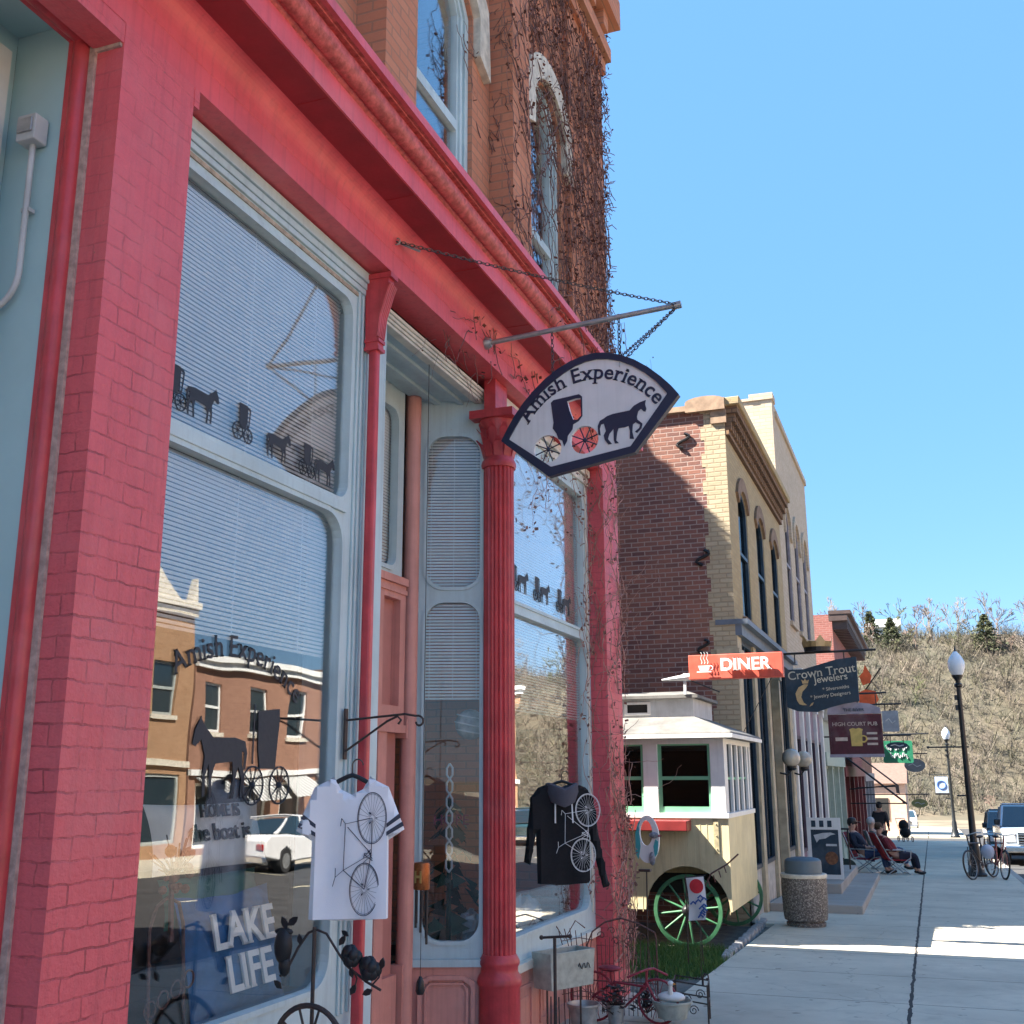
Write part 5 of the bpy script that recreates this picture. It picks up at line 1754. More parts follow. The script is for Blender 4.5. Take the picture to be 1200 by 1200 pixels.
while x < WX1 - .05:         # beaded vertical boards
    if abs(x - WC[0]) > .56:
        mb.box(x, x + .006, WY0 - .024, WY0 - .0205, -.01, 1.12)
    else:
        mb.box(x, x + .006, WY0 - .024, WY0 - .0205, .02 + math.sqrt(max(0, .56 ** 2 - (x - WC[0]) ** 2)), 1.12)
    x += .085
mb.box(WX1 - .001, WX1 + .035, WY0 - .02, WY1 + .02, .02, 1.13)
mb.box(WX0, WX1, WY0 + .02, WY1 - .02, .62, .66)
mb.build("body", M_yel, wg)
mb = MB()
mb.box(WX0, WX1 + .05, WY0 - .05, WY1 + .05, 1.13, 1.19)
mb.box(WX1 - .16, WX1 + .02, WY0 - .03, WY0 + .12, 1.19, 2.06)
for (a, b) in ((-3.46, -3.27), (-4.2, -4.02), (-5.1, -4.9)):
    mb.box(a, b, WY0 - .03, WY0 + .06, 1.19, 2.06)
for y in (14.42, 14.86, 15.30, 15.74, 16.18, 16.42):
    mb.box(WX1 - .06, WX1 + .02, y, y + .09, 1.19, 2.06)
mb.box(WX0, WX1 + .02, WY0 - .03, WY1 + .03, 2.05, 2.12)
mb.box(WX0, WX1, WY1 - .05, WY1 + .02, 1.19, 2.06)
mb.build("window_post", M_white, wg, bevel=.004)
for (a, b) in ((-3.27, -2.59), (-4.02, -3.46), (-4.9, -4.2)):
    mb = MB()
    mb.shape([rrect(a, b, 1.19, 2.05), rrect(a + .045, b - .035, 1.27, 1.60), rrect(a + .045, b - .035, 1.645, 2.03)], (0, WY0 + .02, 0), EX, EZ, .04)
    f_ = mb.build("window_sash", M_sash, wg, bevel=.004)
    MB().box(a + .03, b - .03, WY0 + .018, WY0 + .022, 1.25, 2.04).build("pane", M_glassd, f_)
mb = MB()
mb.box(WX1 - .02, WX1 - .015, WY0 + .1, WY1 - .05, 1.2, 2.05)
mb.build("end_glass", M_glassd, wg)
mb = MB()
for y in (14.51, 14.95, 15.39, 15.83):
    mb.box(WX1 - .03, WX1 - .005, y, y + .35, 1.6, 1.63)
mb.build("end_sash_rail", M_sash, wg)
MB().box(-5.0, -2.6, 14.5, 16.3, .7, .74).build("counter", M_dark, wg)
MB().box(-4.9, -3.0, 16.2, 16.3, .74, 2.0).build("back_shelf", M_dark, wg)
# hip roof with clerestory
mb = MB()
ex0, ex1, ey0, ey1 = -5.3, -2.27, 14.08, 16.74
cx0, cx1, cy0, cy1 = -5.1, -2.86, 14.72, 16.10
mb.add([(ex0, ey0, 2.12), (ex1, ey0, 2.12), (ex1, ey1, 2.12), (ex0, ey1, 2.12), (ex0, ey0, 2.19), (ex1, ey0, 2.19), (ex1, ey1, 2.19), (ex0, ey1, 2.19), (cx0, cy0, 2.42), (cx1, cy0, 2.42), (cx1, cy1, 2.42), (cx0, cy1, 2.42)],
       [(3, 2, 1, 0), (0, 1, 5, 4), (1, 2, 6, 5), (2, 3, 7, 6), (3, 0, 4, 7), (4, 5, 9, 8), (5, 6, 10, 9), (6, 7, 11, 10), (7, 4, 8, 11)])
mb.build("roof", M_lead, wg, bevel=.02)
mb = MB()
mb.box(cx0, cx1, cy0, cy1, 2.40, 2.659)
cl = mb.build("clerestory", M_offwhite, wg)
for a in (-3.62, -4.3):
    mb = MB()
    mb.shape([rrect(a - .18, a + .18, 2.45, 2.62), rrect(a - .14, a + .14, 2.48, 2.59)], (0, cy0 - .01, 0), EX, EZ, .02)
    mb.build("vent_frame", M_white, cl)
    MB().box(a - .14, a + .14, cy0 - .006, cy0 - .002, 2.48, 2.59).build("vent_glass", M_dark, cl)
mb = MB()
mb.box(cx0 - .1, cx1 + .08, cy0 - .09, cy1 + .09, 2.66, 2.70)
mb.add([(cx0 - .1, cy0 - .09, 2.70), (cx1 + .08, cy0 - .09, 2.70), (cx1 + .08, cy1 + .09, 2.70), (cx0 - .1, cy1 + .09, 2.70), (cx0, 15.41, 2.80), (cx1 - .2, 15.41, 2.80)], [(0, 1, 5, 4), (1, 2, 5), (2, 3, 4, 5), (3, 0, 4)])
mb.build("clerestory_roof", M_lead, wg)
MB().box(-4.4, -2.86, 14.0, 14.27, .98, 1.11).build("serving_shelf", mat("oxblood_paint", (.20, .02, .02), .45, var=.2), wg, bevel=.01)
mb = MB()
mb.box(ex0, ex1 + .012, ey0 - .014, ey0 + .002, 2.115, 2.165)
mb.box(ex1 - .002, ex1 + .014, ey0, ey1, 2.115, 2.165)
mb.build("eave_trim", M_white, wg, bevel=.004)
mb = MB()
for x in (-2.55, -3.36, -4.11, -5.0):
    mb.box(x - .03, x + .03, WY0 - .034, WY0 - .026, .70, 1.12)
    for z in (.76, .92, 1.06):
        mb.sphere((x, WY0 - .036, z), .010, 6)
mb.build("strap", mat("painted_iron_strap", (.40, .34, .20), .6, var=.3, scale=20), wg)
def spoke_wheel(c, r, par, n=12, ax=Vector((0, 1, 0))):
    a = Vector((1, 0, 0)) if abs(ax.x) < .5 else Vector((0, 1, 0))
    b = Vector((0, 0, 1))
    c = Vector(c)
    mb = MB()
    ro, ri = r, r - .045
    mb.shape([circle((0, 0), ro, 40), circle((0, 0), ri, 40)], c, a, b, .06)
    for k in range(n):
        t = 2 * math.pi * k / n + .13
        d = a * math.cos(t) + b * math.sin(t)
        mb.tube([c + d * .06, c + d * (r - .03)], [.018, .014], 6)
    w = mb.build("wheel", M_green, par, bevel=.005)
    m2 = MB()
    m2.lathe([(.03, -.10), (.045, -.09), (.075, -.04), (.075, .04), (.03, .06)], c, 14, 'y')
    m2.build("hub", M_black, w, smooth=True)
spoke_wheel(WC, .43, wg)
spoke_wheel((-2.74, 16.5, -.0), .41, wg)
spoke_wheel((-4.6, 14.3, .02), .43, wg)
spoke_wheel((-4.6, 16.5, .0), .41, wg)
mb = MB()
for x in (-2.88, -4.6):
    mb.bar((x, 14.25, .02), (x, 16.55, .0), .06, .06)
mb.bar((-4.9, 14.8, .25), (-2.5, 14.8, .25), .1, .14)
mb.bar((-4.9, 16.0, .25), (-2.5, 16.0, .25), .1, .14)
mb.build("axle", M_dark, wg)
# projecting DINER sign on the wagon roof
ds = thing("diner_sign", "salmon red sign reading DINER with white coffee cup on the wagon roof", "sign", (-2.25, 14.6, 3.04))
mb = MB()
mb.box(-2.86, -1.64, 14.52, 14.66, 2.885, 3.205)
mb.build("board", mat("salmon_red_sign", (.62, .105, .065), .45, var=.2, scale=6, wear=.9, chip=(.4, .3, .25)), ds, bevel=.008)
mb = MB()
mb.text("DINER", (-2.435, 14.45, 2.985), EX, EZ, .225, .035, .022, .03)
mb.build("lettering", M_white, ds)
mb = MB()
mb.prism([(-2.72, 3.055), (-2.695, 2.985), (-2.59, 2.985), (-2.565, 3.055)], 'y', 14.44, 14.47)
mb.box(-2.74, -2.55, 14.44, 14.47, 2.968, 2.982)
mb.ring((-2.555, 14.455, 3.025), EY, .025, .007, 12, 5)
for k in range(3):
    mb.tube([(-2.68 + .04 * k + .01 * math.sin(q * 1.4), 14.47, 3.08 + .022 * q) for q in range(8)], .005, 4)
mb.build("coffee_cup", M_white, ds)
mb = MB()
for x in (-2.38, -2.2, -2.0, -1.8, -2.64):
    mb.tube([(x, 14.52, 3.03), (x, 14.46, 3.03)], .008, 5)
mb.build("stand_off", M_black, ds)
mb = MB()
mb.bar((-2.94, 14.62, 2.70), (-2.94, 14.62, 2.98), .035, .035)
mb.tube([(-3.25, 14.62, 2.90), (-2.86, 14.60, 2.93)], [.012, .05], 8)
mb.build("post", M_offwhite, ds)
mb = MB()
mb.tube([(-2.9, 14.62, 2.90), (-2.55, 15.0, 2.75)], .010, 6)
mb.tube([(-1.8, 14.62, 2.89), (-2.6, 16.95, 2.2)], .006, 5)
mb.build("brace", M_black, ds)

# evergreen behind the wagon, it throws the dappled shade on the brick wall
def conifer(name, label, loc, h, rad, nl, seed, m1, group=None, skirt=.12, lsz=.16):
    random.seed(seed)
    t = thing(name, label, "tree", loc, group)
    MB().lathe([(h * .02, 0), (h * .016, h * .3), (h * .004, h)], loc, 8).build("trunk", M_bark, t)
    mb = MB()
    L = Vector(loc)
    for i in range(nl):
        q = random.random() ** .8
        z = h * (skirt + (1 - skirt) * q)
        rr = rad * (1 - q) ** .75 * (.55 + .45 * random.random()) * (.85 + .3 * math.sin(q * 37 + seed))
        a = random.uniform(0, 6.283)
        for k in range(5):
            s_ = rr * random.uniform(.25, 1)
            p = L + Vector((math.cos(a) * s_, math.sin(a) * s_, z - s_ * .18 + random.uniform(-.1, .1)))
            d = Vector((math.cos(a + random.gauss(0, .6)), math.sin(a + random.gauss(0, .6)), random.uniform(-.6, .2))) * lsz * random.uniform(.6, 1.5)
            e = Vector((random.uniform(-1, 1), random.uniform(-1, 1), random.uniform(-1, 1))) * lsz * .4
            mb.add([p - e, p + d, p + e], [(0, 1, 2)])
    mb.build("crown", m1, t)
    return t
M_bark = mat("grey_bark", (.16, .125, .10), .95, var=.35, scale=8)
M_fir = mat("evergreen_needles", (.035, .065, .03), .85, var=.4, scale=3, c2=(.06, .09, .035))
conifer("evergreen_tree", "dark evergreen tree standing on the lot behind the diner wagon", (-8.0, 15.4, g(15)), 11.9, 3.5, 1250, 4, M_fir, skirt=.14, lsz=.36)

# ------------------------------------------------------------------ buff brick corner building
def dark_window(mb_f, par, y0, y1, z0, z1, x, fm, rise=.0, mull=1, rail=True, name="window"):
    mb = MB()
    o_ = archrect(y0, y1, z0, z1, rise) if rise else rrect(y0, y1, z0, z1)
    i_ = archrect(y0 + .07, y1 - .07, z0 + .07, z1 - .07, rise * .8) if rise else rrect(y0 + .07, y1 - .07, z0 + .07, z1 - .07)
    mb.shape([o_, i_], (x, 0, 0), EY, EZ, .06)
    if rail:
        mb.box(x - .025, x + .025, y0 + .06, y1 - .06, (z0 + z1) / 2 - .03, (z0 + z1) / 2 + .03)
    for k in range(mull):
        yy = y0 + (y1 - y0) * (k + 1) / (mull + 1)
        mb.box(x - .02, x + .02, yy - .02, yy + .02, z0 + .06, z1 - .06)
    w = mb.build(name, fm, par)
    mb = MB()
    mb.shape([i_], (x - .02, 0, 0), EY, EZ, .006)
    mb.build("pane", M_glassd, w)
    return w
bb = thing("brick_building", "buff brick building with dark brick side wall and corbelled cornice", "building", (-2.6, 20.5, g(20.5)))
BX = -2.6
mb = MB()
mb.box(-15, BX - .015, 17.0, 17.3, -.7, 7.45)
mb.box(-15, -14.8, 17.3, 24, -.7, 7.3)
mb.build("side_wall", M_sidebrick, bb)
mb = MB()
z = -.5
k = 0
while z < 7.5:      # toothed quoins
    mb.box(BX - .34 - .055 * (k % 2), BX - .001, 16.994, 17.05, z, z + .225)
    z += .225
    k += 1
mb.build("corner_quoin", M_quoin, bb)
wb = [(17.95, 18.95), (20.05, 21.05), (22.15, 23.15)]
mb = MB()
mb.shape([rrect(17.0, 24.0, 3.95, 7.0)] + [archrect(a, b, 4.15, 6.35, .30) for a, b in wb], (BX - .12, 0, 0), EY, EZ, .24)
mb.shape([rrect(17.0, 24.0, 6.9, 7.55)], (BX - .15, 0, 0), EY, EZ, .18)
mb.build("front_wall", M_buff, bb)
for a, b in wb:
    c = (a + b) / 2
    mb = MB()
    mb.shape([archrect(a - .02, b + .02, 6.0, 6.37, .30)[2:] + archrect(a - .18, b + .18, 6.0, 6.6, .38)[2:][::-1]], (BX + .02, 0, 0), EY, EZ, .05)
    mb.box(BX - .02, BX + .06, a - .12, b + .12, 4.03, 4.15)
    mb.build("window_hood", MATS.get("worn_brown_hood") or mat("worn_brown_hood", (.22, .14, .085), .85, var=.3, scale=10), bb)
for a, b in wb:
    dark_window(None, bb, a, b, 4.15, 6.35, BX - .045, M_navyl, .30, 0)
M_corbel = brick("corbel_brick", (.30, .18, .10), (.24, .14, .08), (.12, .08, .06), ms=.01)
mb = MB()
mb.box(BX, BX + .06, 17.0, 24.0, 6.98, 7.06)
for i in range(35):
    y = 17.02 + i * .2
    mb.box(BX, BX + .10, y, y + .11, 7.07, 7.20)
    mb.box(BX, BX + .16, y + .02, y + .13, 7.20, 7.34)
    mb.box(BX, BX + .21, y - .01, y + .16, 7.34, 7.46)
mb.build("corbel_cornice", M_corbel, bb)
mb = MB()
mb.box(BX - .2, BX + .26, 16.95, 24.05, 7.46, 7.60)
mb.build("cornice_cap", M_buff, bb, bevel=.02)
mb = MB()
mb.box(-15, BX - .62, 16.93, 17.36, 7.43, 7.52)
mb.prism([(BX - .62, 7.40), (BX + .02, 7.40), (BX + .02, 7.60)] + [(BX - .30 + .32 * math.cos(R(q)), 7.56 + .09 * math.sin(R(q))) for q in range(20, 181, 20)], 'y', 16.92, 17.36)
mb.box(BX - .22, BX + .03, 16.96, 17.30, 7.18, 7.398)
mb.build("parapet_cap", mat("terracotta_coping", (.34, .23, .15), .8, var=.3, scale=8), bb)
def siron(x, z, s):
    mb.tube([(x + s * .30 * math.sin(a), 16.975, z + s * .12 * a) for a in [q * .5 - 3.1 for q in range(13)]], .022 * s / .3, 6)
for q in ((-3.28, 6.95, .34), (-3.05, 5.0, .34), (-3.1, 3.6, .3)):
    mb = MB()
    siron(*q)
    mb.build("iron_anchor", M_black, bb)
# street level
for (a, b) in ((17.0, 17.42), (18.70, 19.0), (20.35, 20.65), (21.95, 22.2), (23.55, 24.0)):
    mb = MB()
    mb.box(BX - .3, BX + .02, a, b, -.7, 3.75)
    mb.box(BX - .3, BX + .05, a - .03, b + .03, 3.45, 3.55)
    mb.build("street_pier", MATS.get("cream_pier_paint") or mat("cream_pier_paint", (.44, .37, .25), .7, var=.2, scale=6), bb)
mb = MB()
for (a, b) in ((17.42, 18.70), (19.0, 20.35), (22.2, 23.55)):
    mb.box(BX - .3, BX - .04, a, b, -.7, .22)
mb.box(BX - .3, BX + .06, 17.0, 17.46, -.7, .02)
mb.build("stone_plinth", mat("cream_grey_stone", (.45, .42, .37), .85, var=.25, scale=6, bump=.3), bb)
mb = MB()
mb.box(BX - .3, BX + .10, 17.0, 24.0, 3.75, 3.92)
mb.box(BX - .3, BX + .20, 16.98, 24.02, 3.92, 4.0)
mb.build("shopfront_cornice", mat("slate_blue_cornice", (.12, .15, .19), .5, var=.15), bb)
for (a, b) in ((17.42, 18.70), (19.0, 20.35), (22.2, 23.55)):
    dark_window(None, bb, a, b, .22, 3.75, BX - .05, M_navyl, 0, 1, False)
dw = dark_window(None, bb, 20.65, 21.95, -.5, 3.75, BX - .16, M_black, 0, 1, False, "shop_door")
MB().box(-14.9, BX - .1, 17.2, 24.0, 7.15, 7.3).build("roof", M_dark, bb)
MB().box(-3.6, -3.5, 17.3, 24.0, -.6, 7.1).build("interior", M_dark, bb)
for (y, lab) in ((21.5, "round glass globe wall lamp nearest the brick corner"), (23.75, "round glass globe wall lamp farther from the brick corner")):
    gl_ = thing("globe_lamp", lab + " above the trash bin", "wall lamp", (-2.45, y, 1.95), "globe lamps on the buff brick building")
    MB().sphere((-2.38, y, 1.97), .17, 18).build("globe", mat("smoky_glass_globe", (.50, .45, .36), .15, coat=.5), gl_, smooth=True)
    mb = MB()
    mb.lathe([(.06, 1.74), (.09, 1.78), (.09, 1.81), (.05, 1.83)], (-2.38, y, 0), 14)
    mb.tube([(-2.60, y, 1.7), (-2.45, y, 1.66), (-2.38, y, 1.76)], .018, 8)
    mb.build("bracket", M_black, gl_)

# ------------------------------------------------------------------ tall cream building
cb = thing("cream_building", "tall pale cream brick building with arched windows and white shopfront", "building", (-2.6, 27.5, g(27.5)))
wcs = [(25.05, 26.05), (27.0, 28.0), (28.95, 29.95)]
mb = MB()
mb.shape([rrect(24.0, 31.0, 3.9, 9.9)] + [archrect(a, b, 5.0, 7.7, .3) for a, b in wcs], (BX - .12, 0, 0), EY, EZ, .24)
mb.box(-15, BX - .24, 24.01, 24.3, -.7, 9.9)
mb.box(-15, BX - .24, 30.7, 31.0, -.8, 9.7)
mb.box(BX - .5, BX + .03, 23.97, 24.45, 9.9, 10.05)
mb.box(BX - .25, BX + .05, 24.45, 31.02, 9.6, 9.75)
mb.box(-6, BX - .5, 23.98, 24.3, 9.9, 9.96)
mb.build("wall", M_creamb, cb)
for a, b in wcs:
    mb = MB()
    mb.shape([archrect(a - .02, b + .02, 7.3, 7.72, .30)[2:] + [(a - .02, 7.1), (a - .16, 7.0)] + archrect(a - .16, b + .16, 7.3, 7.92, .38)[2:][::-1] + [(b + .16, 7.0), (b + .02, 7.1)]], (BX + .02, 0, 0), EY, EZ, .06)
    mb.box(BX - .02, BX + .07, a - .12, b + .12, 4.9, 5.0)
    mb.build("window_hood", M_creamb, cb)
for a, b in wcs:
    dark_window(None, cb, a, b, 5.0, 7.7, BX - .045, mat("mauve_grey_frame", (.30, .27, .29), .6), .30, 0)
for y in (24.02, 25.75, 27.2, 29.0, 30.72):
    mb = MB()
    mb.box(BX - .2, BX + .06, y, y + .26, -.75, 3.3)
    mb.box(BX - .2, BX + .10, y - .03, y + .29, 3.15, 3.3)
    mb.build("white_pilaster", M_white, cb)
mb = MB()
mb.box(BX - .2, BX + .12, 24.0, 31.0, 3.302, 3.72)
mb.box(BX - .2, BX + .28, 24.0, 31.0, 3.72, 3.86)
mb.build("white_fascia", M_white, cb)
mb = MB()
for (a, b) in ((24.28, 25.75), (26.01, 27.2), (27.46, 29.0), (29.26, 30.72)):
    mb.box(BX - .2, BX - .03, a, b, -.8, .05)
    mb.box(BX - .2, BX - .02, a, b, 2.5, 3.3)
mb.build("mauve_panel", mat("mauve_paint", (.23, .15, .19), .6, var=.15), cb)
for (a, b) in ((24.28, 25.75), (26.01, 27.2), (27.46, 29.0), (29.26, 30.72)):
    dark_window(None, cb, a, b, .05, 2.5, BX - .04, mat("dark_mauve_frame", (.09, .06, .08), .5), 0, 1, False)
MB().box(-14.9, -2.8, 24.1, 30.9, 9.4, 9.55).build("roof", M_dark, cb)
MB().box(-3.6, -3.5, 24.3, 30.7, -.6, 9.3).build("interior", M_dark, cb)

# ------------------------------------------------------------------ farther street fronts
def front(name, label, y0, y1, ztop, wallm, trim, cols, cat="building", base_z=None, upper=True, cornice=.25):
    t = thing(name, label, cat, (-2.6, (y0 + y1) / 2, g(y0)))
    gz = g(y1) - .1
    n = max(2, int((y1 - y0) / 2.2))
    w = (y1 - y0) / n
    ups = [(y0 + i * w + w * .3, y0 + i * w + w * .7) for i in range(n)] if upper else []
    zf = gz + 3.3
    mb = MB()
    mb.shape([rrect(y0 + .01, y1 - .01, zf, ztop)] + [rrect(a, b, zf + .9, min(ztop - .7, zf + 2.6)) for a, b in ups], (BX - .1, 0, 0), EY, EZ, .2)
    mb.box(-12, BX - .2, y0 + .01, y0 + .25, gz - .4, ztop)
    mb.box(-12, BX - .2, y1 - .25, y1 - .01, gz - .4, ztop)
    mb.build("wall", wallm, t)
    for a, b in ups:
        dark_window(None, t, a, b, zf + .9, min(ztop - .7, zf + 2.6), BX - .13, trim, 0, 0)
    mb = MB()
    mb.box(BX - .1, BX + cornice, y0, y1, ztop - .22, ztop)
    mb.box(BX - .1, BX + cornice + .12, y0 - .02, y1 + .02, ztop, ztop + .12)
    for i in range(int((y1 - y0) / .5)):
        mb.box(BX, BX + cornice - .02, y0 + .1 + i * .5, y0 + .28 + i * .5, ztop - .5, ztop - .22)
    mb.build("cornice", trim, t)
    mb = MB()
    for i in range(n + 1):
        y = min(max(y0 + i * w - .13, y0 + .01), y1 - .27)
        mb.box(BX - .2, BX + .05, y, y + .26, gz - .3, zf)
    mb.box(BX - .2, BX + .10, y0, y1, zf - .35, zf)
    mb.build("shopfront_frame", cols, t)
    for i in range(n):
        dark_window(None, t, y0 + i * w + .13, y0 + (i + 1) * w - .13, gz + .5, zf - .35, BX - .1, cols, 0, 1, False, "shop_window")
    mb = MB()
    mb.box(BX - .2, BX - .02, y0 + .2, y1 - .2, gz - .3, gz + .5)
    mb.build("stall_riser", cols, t)
    MB().box(-11.9, -2.7, y0 + .1, y1 - .1, ztop - .45, ztop - .3).build("roof", M_dark, t)
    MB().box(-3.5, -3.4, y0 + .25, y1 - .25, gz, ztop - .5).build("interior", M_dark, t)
    return t
front("wooden_shop", "low sage green and cream wooden shopfront beside the tall cream building", 31.02, 38.0, 3.6, mat("sage_clapboard", (.36, .40, .33), .6, var=.1), mat("cream_trim", (.55, .52, .44), .6), mat("pale_sage_paint", (.38, .45, .37), .6, var=.1), upper=False)
front("red_brick_building", "red brick building with heavy dark cornice farther down the street", 38.02, 50.0, 6.9, M_redb, mat("dark_brown_cornice", (.07, .045, .04), .6), mat("maroon_paint", (.20, .035, .035), .5, var=.2), cornice=.5)
front("low_brick_shop", "low dull brick shop at the end of the block before the cross street", 50.02, 58.5, 3.2, M_tan2, mat("red_far_trim", (.35, .05, .05), .5), mat("grey_far_trim", (.3, .28, .28), .6), upper=False)
pk = thing("corner_house", "small peach rendered house standing beyond the cross street in sun", "house", (-5, 76, g(72)))
mb = MB()
mb.box(-9, -1.4, 72, 80, g(72) - .3, 1.15)
pw = mb.build("wall", mat("peach_render", (.62, .40, .29), .8, var=.1), pk)
mb = MB()
mb.prism([(71.8, 1.15), (80.2, 1.15), (76, 2.4)], 'x', -9.2, -1.25)
mb.build("roof", mat("brown_shingle", (.14, .09, .07), .9, var=.2), pk)
mb = MB()
for x in (-3.2, -5.2, -7.2):
    mb.box(x, x + .8, 71.96, 72.0, -1.0, .3)
mb.build("window", M_dark, pk)
# awning
aw = thing("awning", "black roll out awning on scissor arms hanging from the red brick building", "awning", (-2.55, 40, 2.4))
mb = MB()
def sheet(P, th):
    n = (Vector(P[1]) - Vector(P[0])).cross(Vector(P[3]) - Vector(P[0])).normalized() * th
    m_ = MB()
    m_.add([Vector(p) for p in P] + [Vector(p) + n for p in P], [(3, 2, 1, 0), (4, 5, 6, 7), (0, 1, 5, 4), (1, 2, 6, 5), (2, 3, 7, 6), (3, 0, 4, 7)])
    return m_
mb = sheet([(-2.5, 39.0, 2.55), (-1.05, 39.0, 1.35), (-1.05, 43.5, 1.25), (-2.5, 43.5, 2.45)], .03)
mb.add([(-1.05, 39.0, 1.35), (-1.05, 43.5, 1.25), (-1.03, 43.5, .98), (-1.03, 39, 1.08)], [(0, 1, 2, 3), (3, 2, 1, 0)])
mb.build("canopy", mat("black_canvas", (.02, .012, .014), .8), aw)
mb = MB()
mb.tube([(-2.5, 38.95, 2.2), (-.75, 38.95, .75)], .035, 6)
mb.tube([(-2.5, 38.95, 1.2), (-1.05, 38.95, 1.32)], .02, 6)
mb.tube([(-2.9 + .4, 38.95, .75), (-.75, 38.95, .75)], .02, 6)
mb.tube([(-2.5, 43.5, 1.2), (-1.05, 43.5, 1.25)], .02, 6)
mb.tube([(-.75, 38.95, .75), (-.95, 43.5, .7)], .03, 6)
mb.build("arm", M_black, aw)
# orange banners on the far facade
ob = thing("orange_banner", "bright orange banner cloths on a pole above the far red building", "banner", (-2.4, 44, 4.6))
mb = MB()
mb.tube([(-2.55, 44, 4.0), (-1.35, 44, 5.6)], .03, 6)
mb.build("pole", M_black, ob)
mb = MB()
mb.prism([(-2.15, 5.3), (-2.0, 5.45), (-1.92, 5.75), (-1.78, 5.45), (-1.70, 5.3), (-1.78, 5.05), (-2.05, 4.95)], 'y', 43.95, 44.0)
mb.prism([(-2.3, 4.65), (-1.95, 4.8), (-1.6, 4.72), (-1.5, 4.4), (-1.68, 4.2), (-1.75, 3.9), (-2.0, 3.75), (-2.15, 4.0)], 'y', 43.9, 43.94)
mb.build("cloth", mat("orange_cloth", (.75, .14, .045), .8, var=.25, scale=3), ob)

# ------------------------------------------------------------------ projecting signs down the street
def bracket(par, y, x1, z, drops, sz):
    mb = MB()
    mb.tube([(BX, y, z - .02), (x1, y, z)], .022, 6)
    for x in drops:
        mb.tube([(x, y, z), (x, y, sz)], .012, 5)
    mb.build("bracket", M_black, par)
M_gold = mat("pale_gold_paint", (.55, .38, .18), .5, var=.2, scale=10)
ct = thing("jeweller_sign", "dark teal jeweller's sign with gold fish and crown above it", "sign", (-1.75, 21.5, 3.3))
mb = MB()
mb.shape([[(-2.39, 3.60), (-2.05, 3.60), (-1.75, 3.68), (-1.45, 3.76), (-1.08, 3.80), (-1.08, 2.98), (-1.35, 2.94), (-1.6, 2.88), (-1.85, 2.80), (-2.2, 2.82), (-2.39, 2.90)]], (0, 21.5, 0), EX, EZ, .07)
mb.build("board", M_navyl, ct, bevel=.01)
mb = MB()
T = Vector((1, 0, .10)).normalized()
U = Vector((-.10, 0, 1)).normalized()
mb.text("Crown Trout", (-2.34, 21.455, 3.40), T, U, .225, .006, .004, .03)
mb.text("Jewelers", (-1.86, 21.455, 3.33), T, U, .18, .006, .004, .03)
mb.text("* Silversmiths", (-1.72, 21.455, 3.18), T, U, .088, .005, .003)
mb.text("* Jewelry Designers", (-1.95, 21.455, 3.04), T, U, .092, .005, .003)
mb.build("lettering", mat("cream_lettering", (.62, .58, .46), .6), ct)
mb = MB()
mb.shape([[(-2.20, 3.02), (-2.22, 3.15), (-2.16, 3.26), (-2.05, 3.32), (-1.98, 3.31), (-2.02, 3.25), (-2.09, 3.18), (-2.12, 3.08), (-2.08, 2.98), (-2.02, 2.93), (-2.10, 2.93), (-2.16, 2.95)]], (0, 21.455, 0), EX, EZ, .008)
mb.shape([[(-2.08, 3.33), (-2.10, 3.41), (-2.06, 3.38), (-2.03, 3.42), (-2.0, 3.38), (-1.96, 3.40), (-1.98, 3.33)]], (0, 21.455, 0), EX, EZ, .008)
mb.shape([[(-1.98, 2.90), (-1.92, 2.93), (-1.90, 2.98), (-1.94, 2.96)]], (0, 21.455, 0), EX, EZ, .008)
mb.build("fish", M_gold, ct)
bracket(ct, 21.5, -.72, 3.92, (-2.2, -1.3), 3.72)
mb = MB()
mb.lathe([(.24, 3.92), (.25, 4.02)], (-1.77, 21.5, 0), 20)
mb.build("crown_band", M_black, ct)
mb = MB()
n_ = 20
pts = []
for i in range(n_):
    a = 2 * math.pi * i / n_
    pts.append((.26 * math.cos(a), .26 * math.sin(a)))
for i in range(n_):
    j = (i + 1) % n_
    h0, h1 = (.22 if i % 4 == 0 else .10), (.22 if j % 4 == 0 else .10)
    A, B = pts[i], pts[j]
    mb.add([(-1.77 + A[0], 21.5 + A[1], 4.0), (-1.77 + B[0], 21.5 + B[1], 4.0), (-1.77 + B[0] * 1.08, 21.5 + B[1] * 1.08, 4.0 + h1), (-1.77 + A[0] * 1.08, 21.5 + A[1] * 1.08, 4.0 + h0)], [(0, 1, 2, 3), (3, 2, 1, 0)])
mb.build("crown", M_gold, ct)
ps = thing("pub_sign", "maroon pub sign with yellow beer mug under an arched grey header", "sign", (-1.5, 27, 2.7))
M_mar = mat("maroon_sign_paint", (.09, .012, .022), .5, var=.3, wear=1.)
mb = MB()
mb.shape([rrect(-2.05, -.94, 2.17, 2.98)], (0, 27, 0), EX, EZ, .08)
mb.shape([rrect(-2.09, -.90, 2.12, 3.02), rrect(-2.04, -.95, 2.18, 2.97)], (0, 26.955, 0), EX, EZ, .04)
mb.build("board", [M_mar], ps)
mb = MB()
mb.shape([[(-2.1, 3.03), (-.9, 3.03), (-.92, 3.16), (-1.15, 3.26), (-1.5, 3.30), (-1.85, 3.26), (-2.08, 3.16)]], (0, 27, 0), EX, EZ, .08)
mb.box(-2.1, -.9, 26.93, 27.06, 2.05, 2.12)
mb.build("header", mat("grey_lilac_paint", (.34, .31, .36), .6), ps)
mb = MB()
mb.text("HIGH COURT PUB", (-1.5, 26.94, 2.76), EX, EZ, .122, .006, .006, .02, 'C')
for k in range(3):
    mb.box(-1.25, -1.02, 26.94, 26.95, 2.32 + .12 * k, 2.37 + .12 * k)
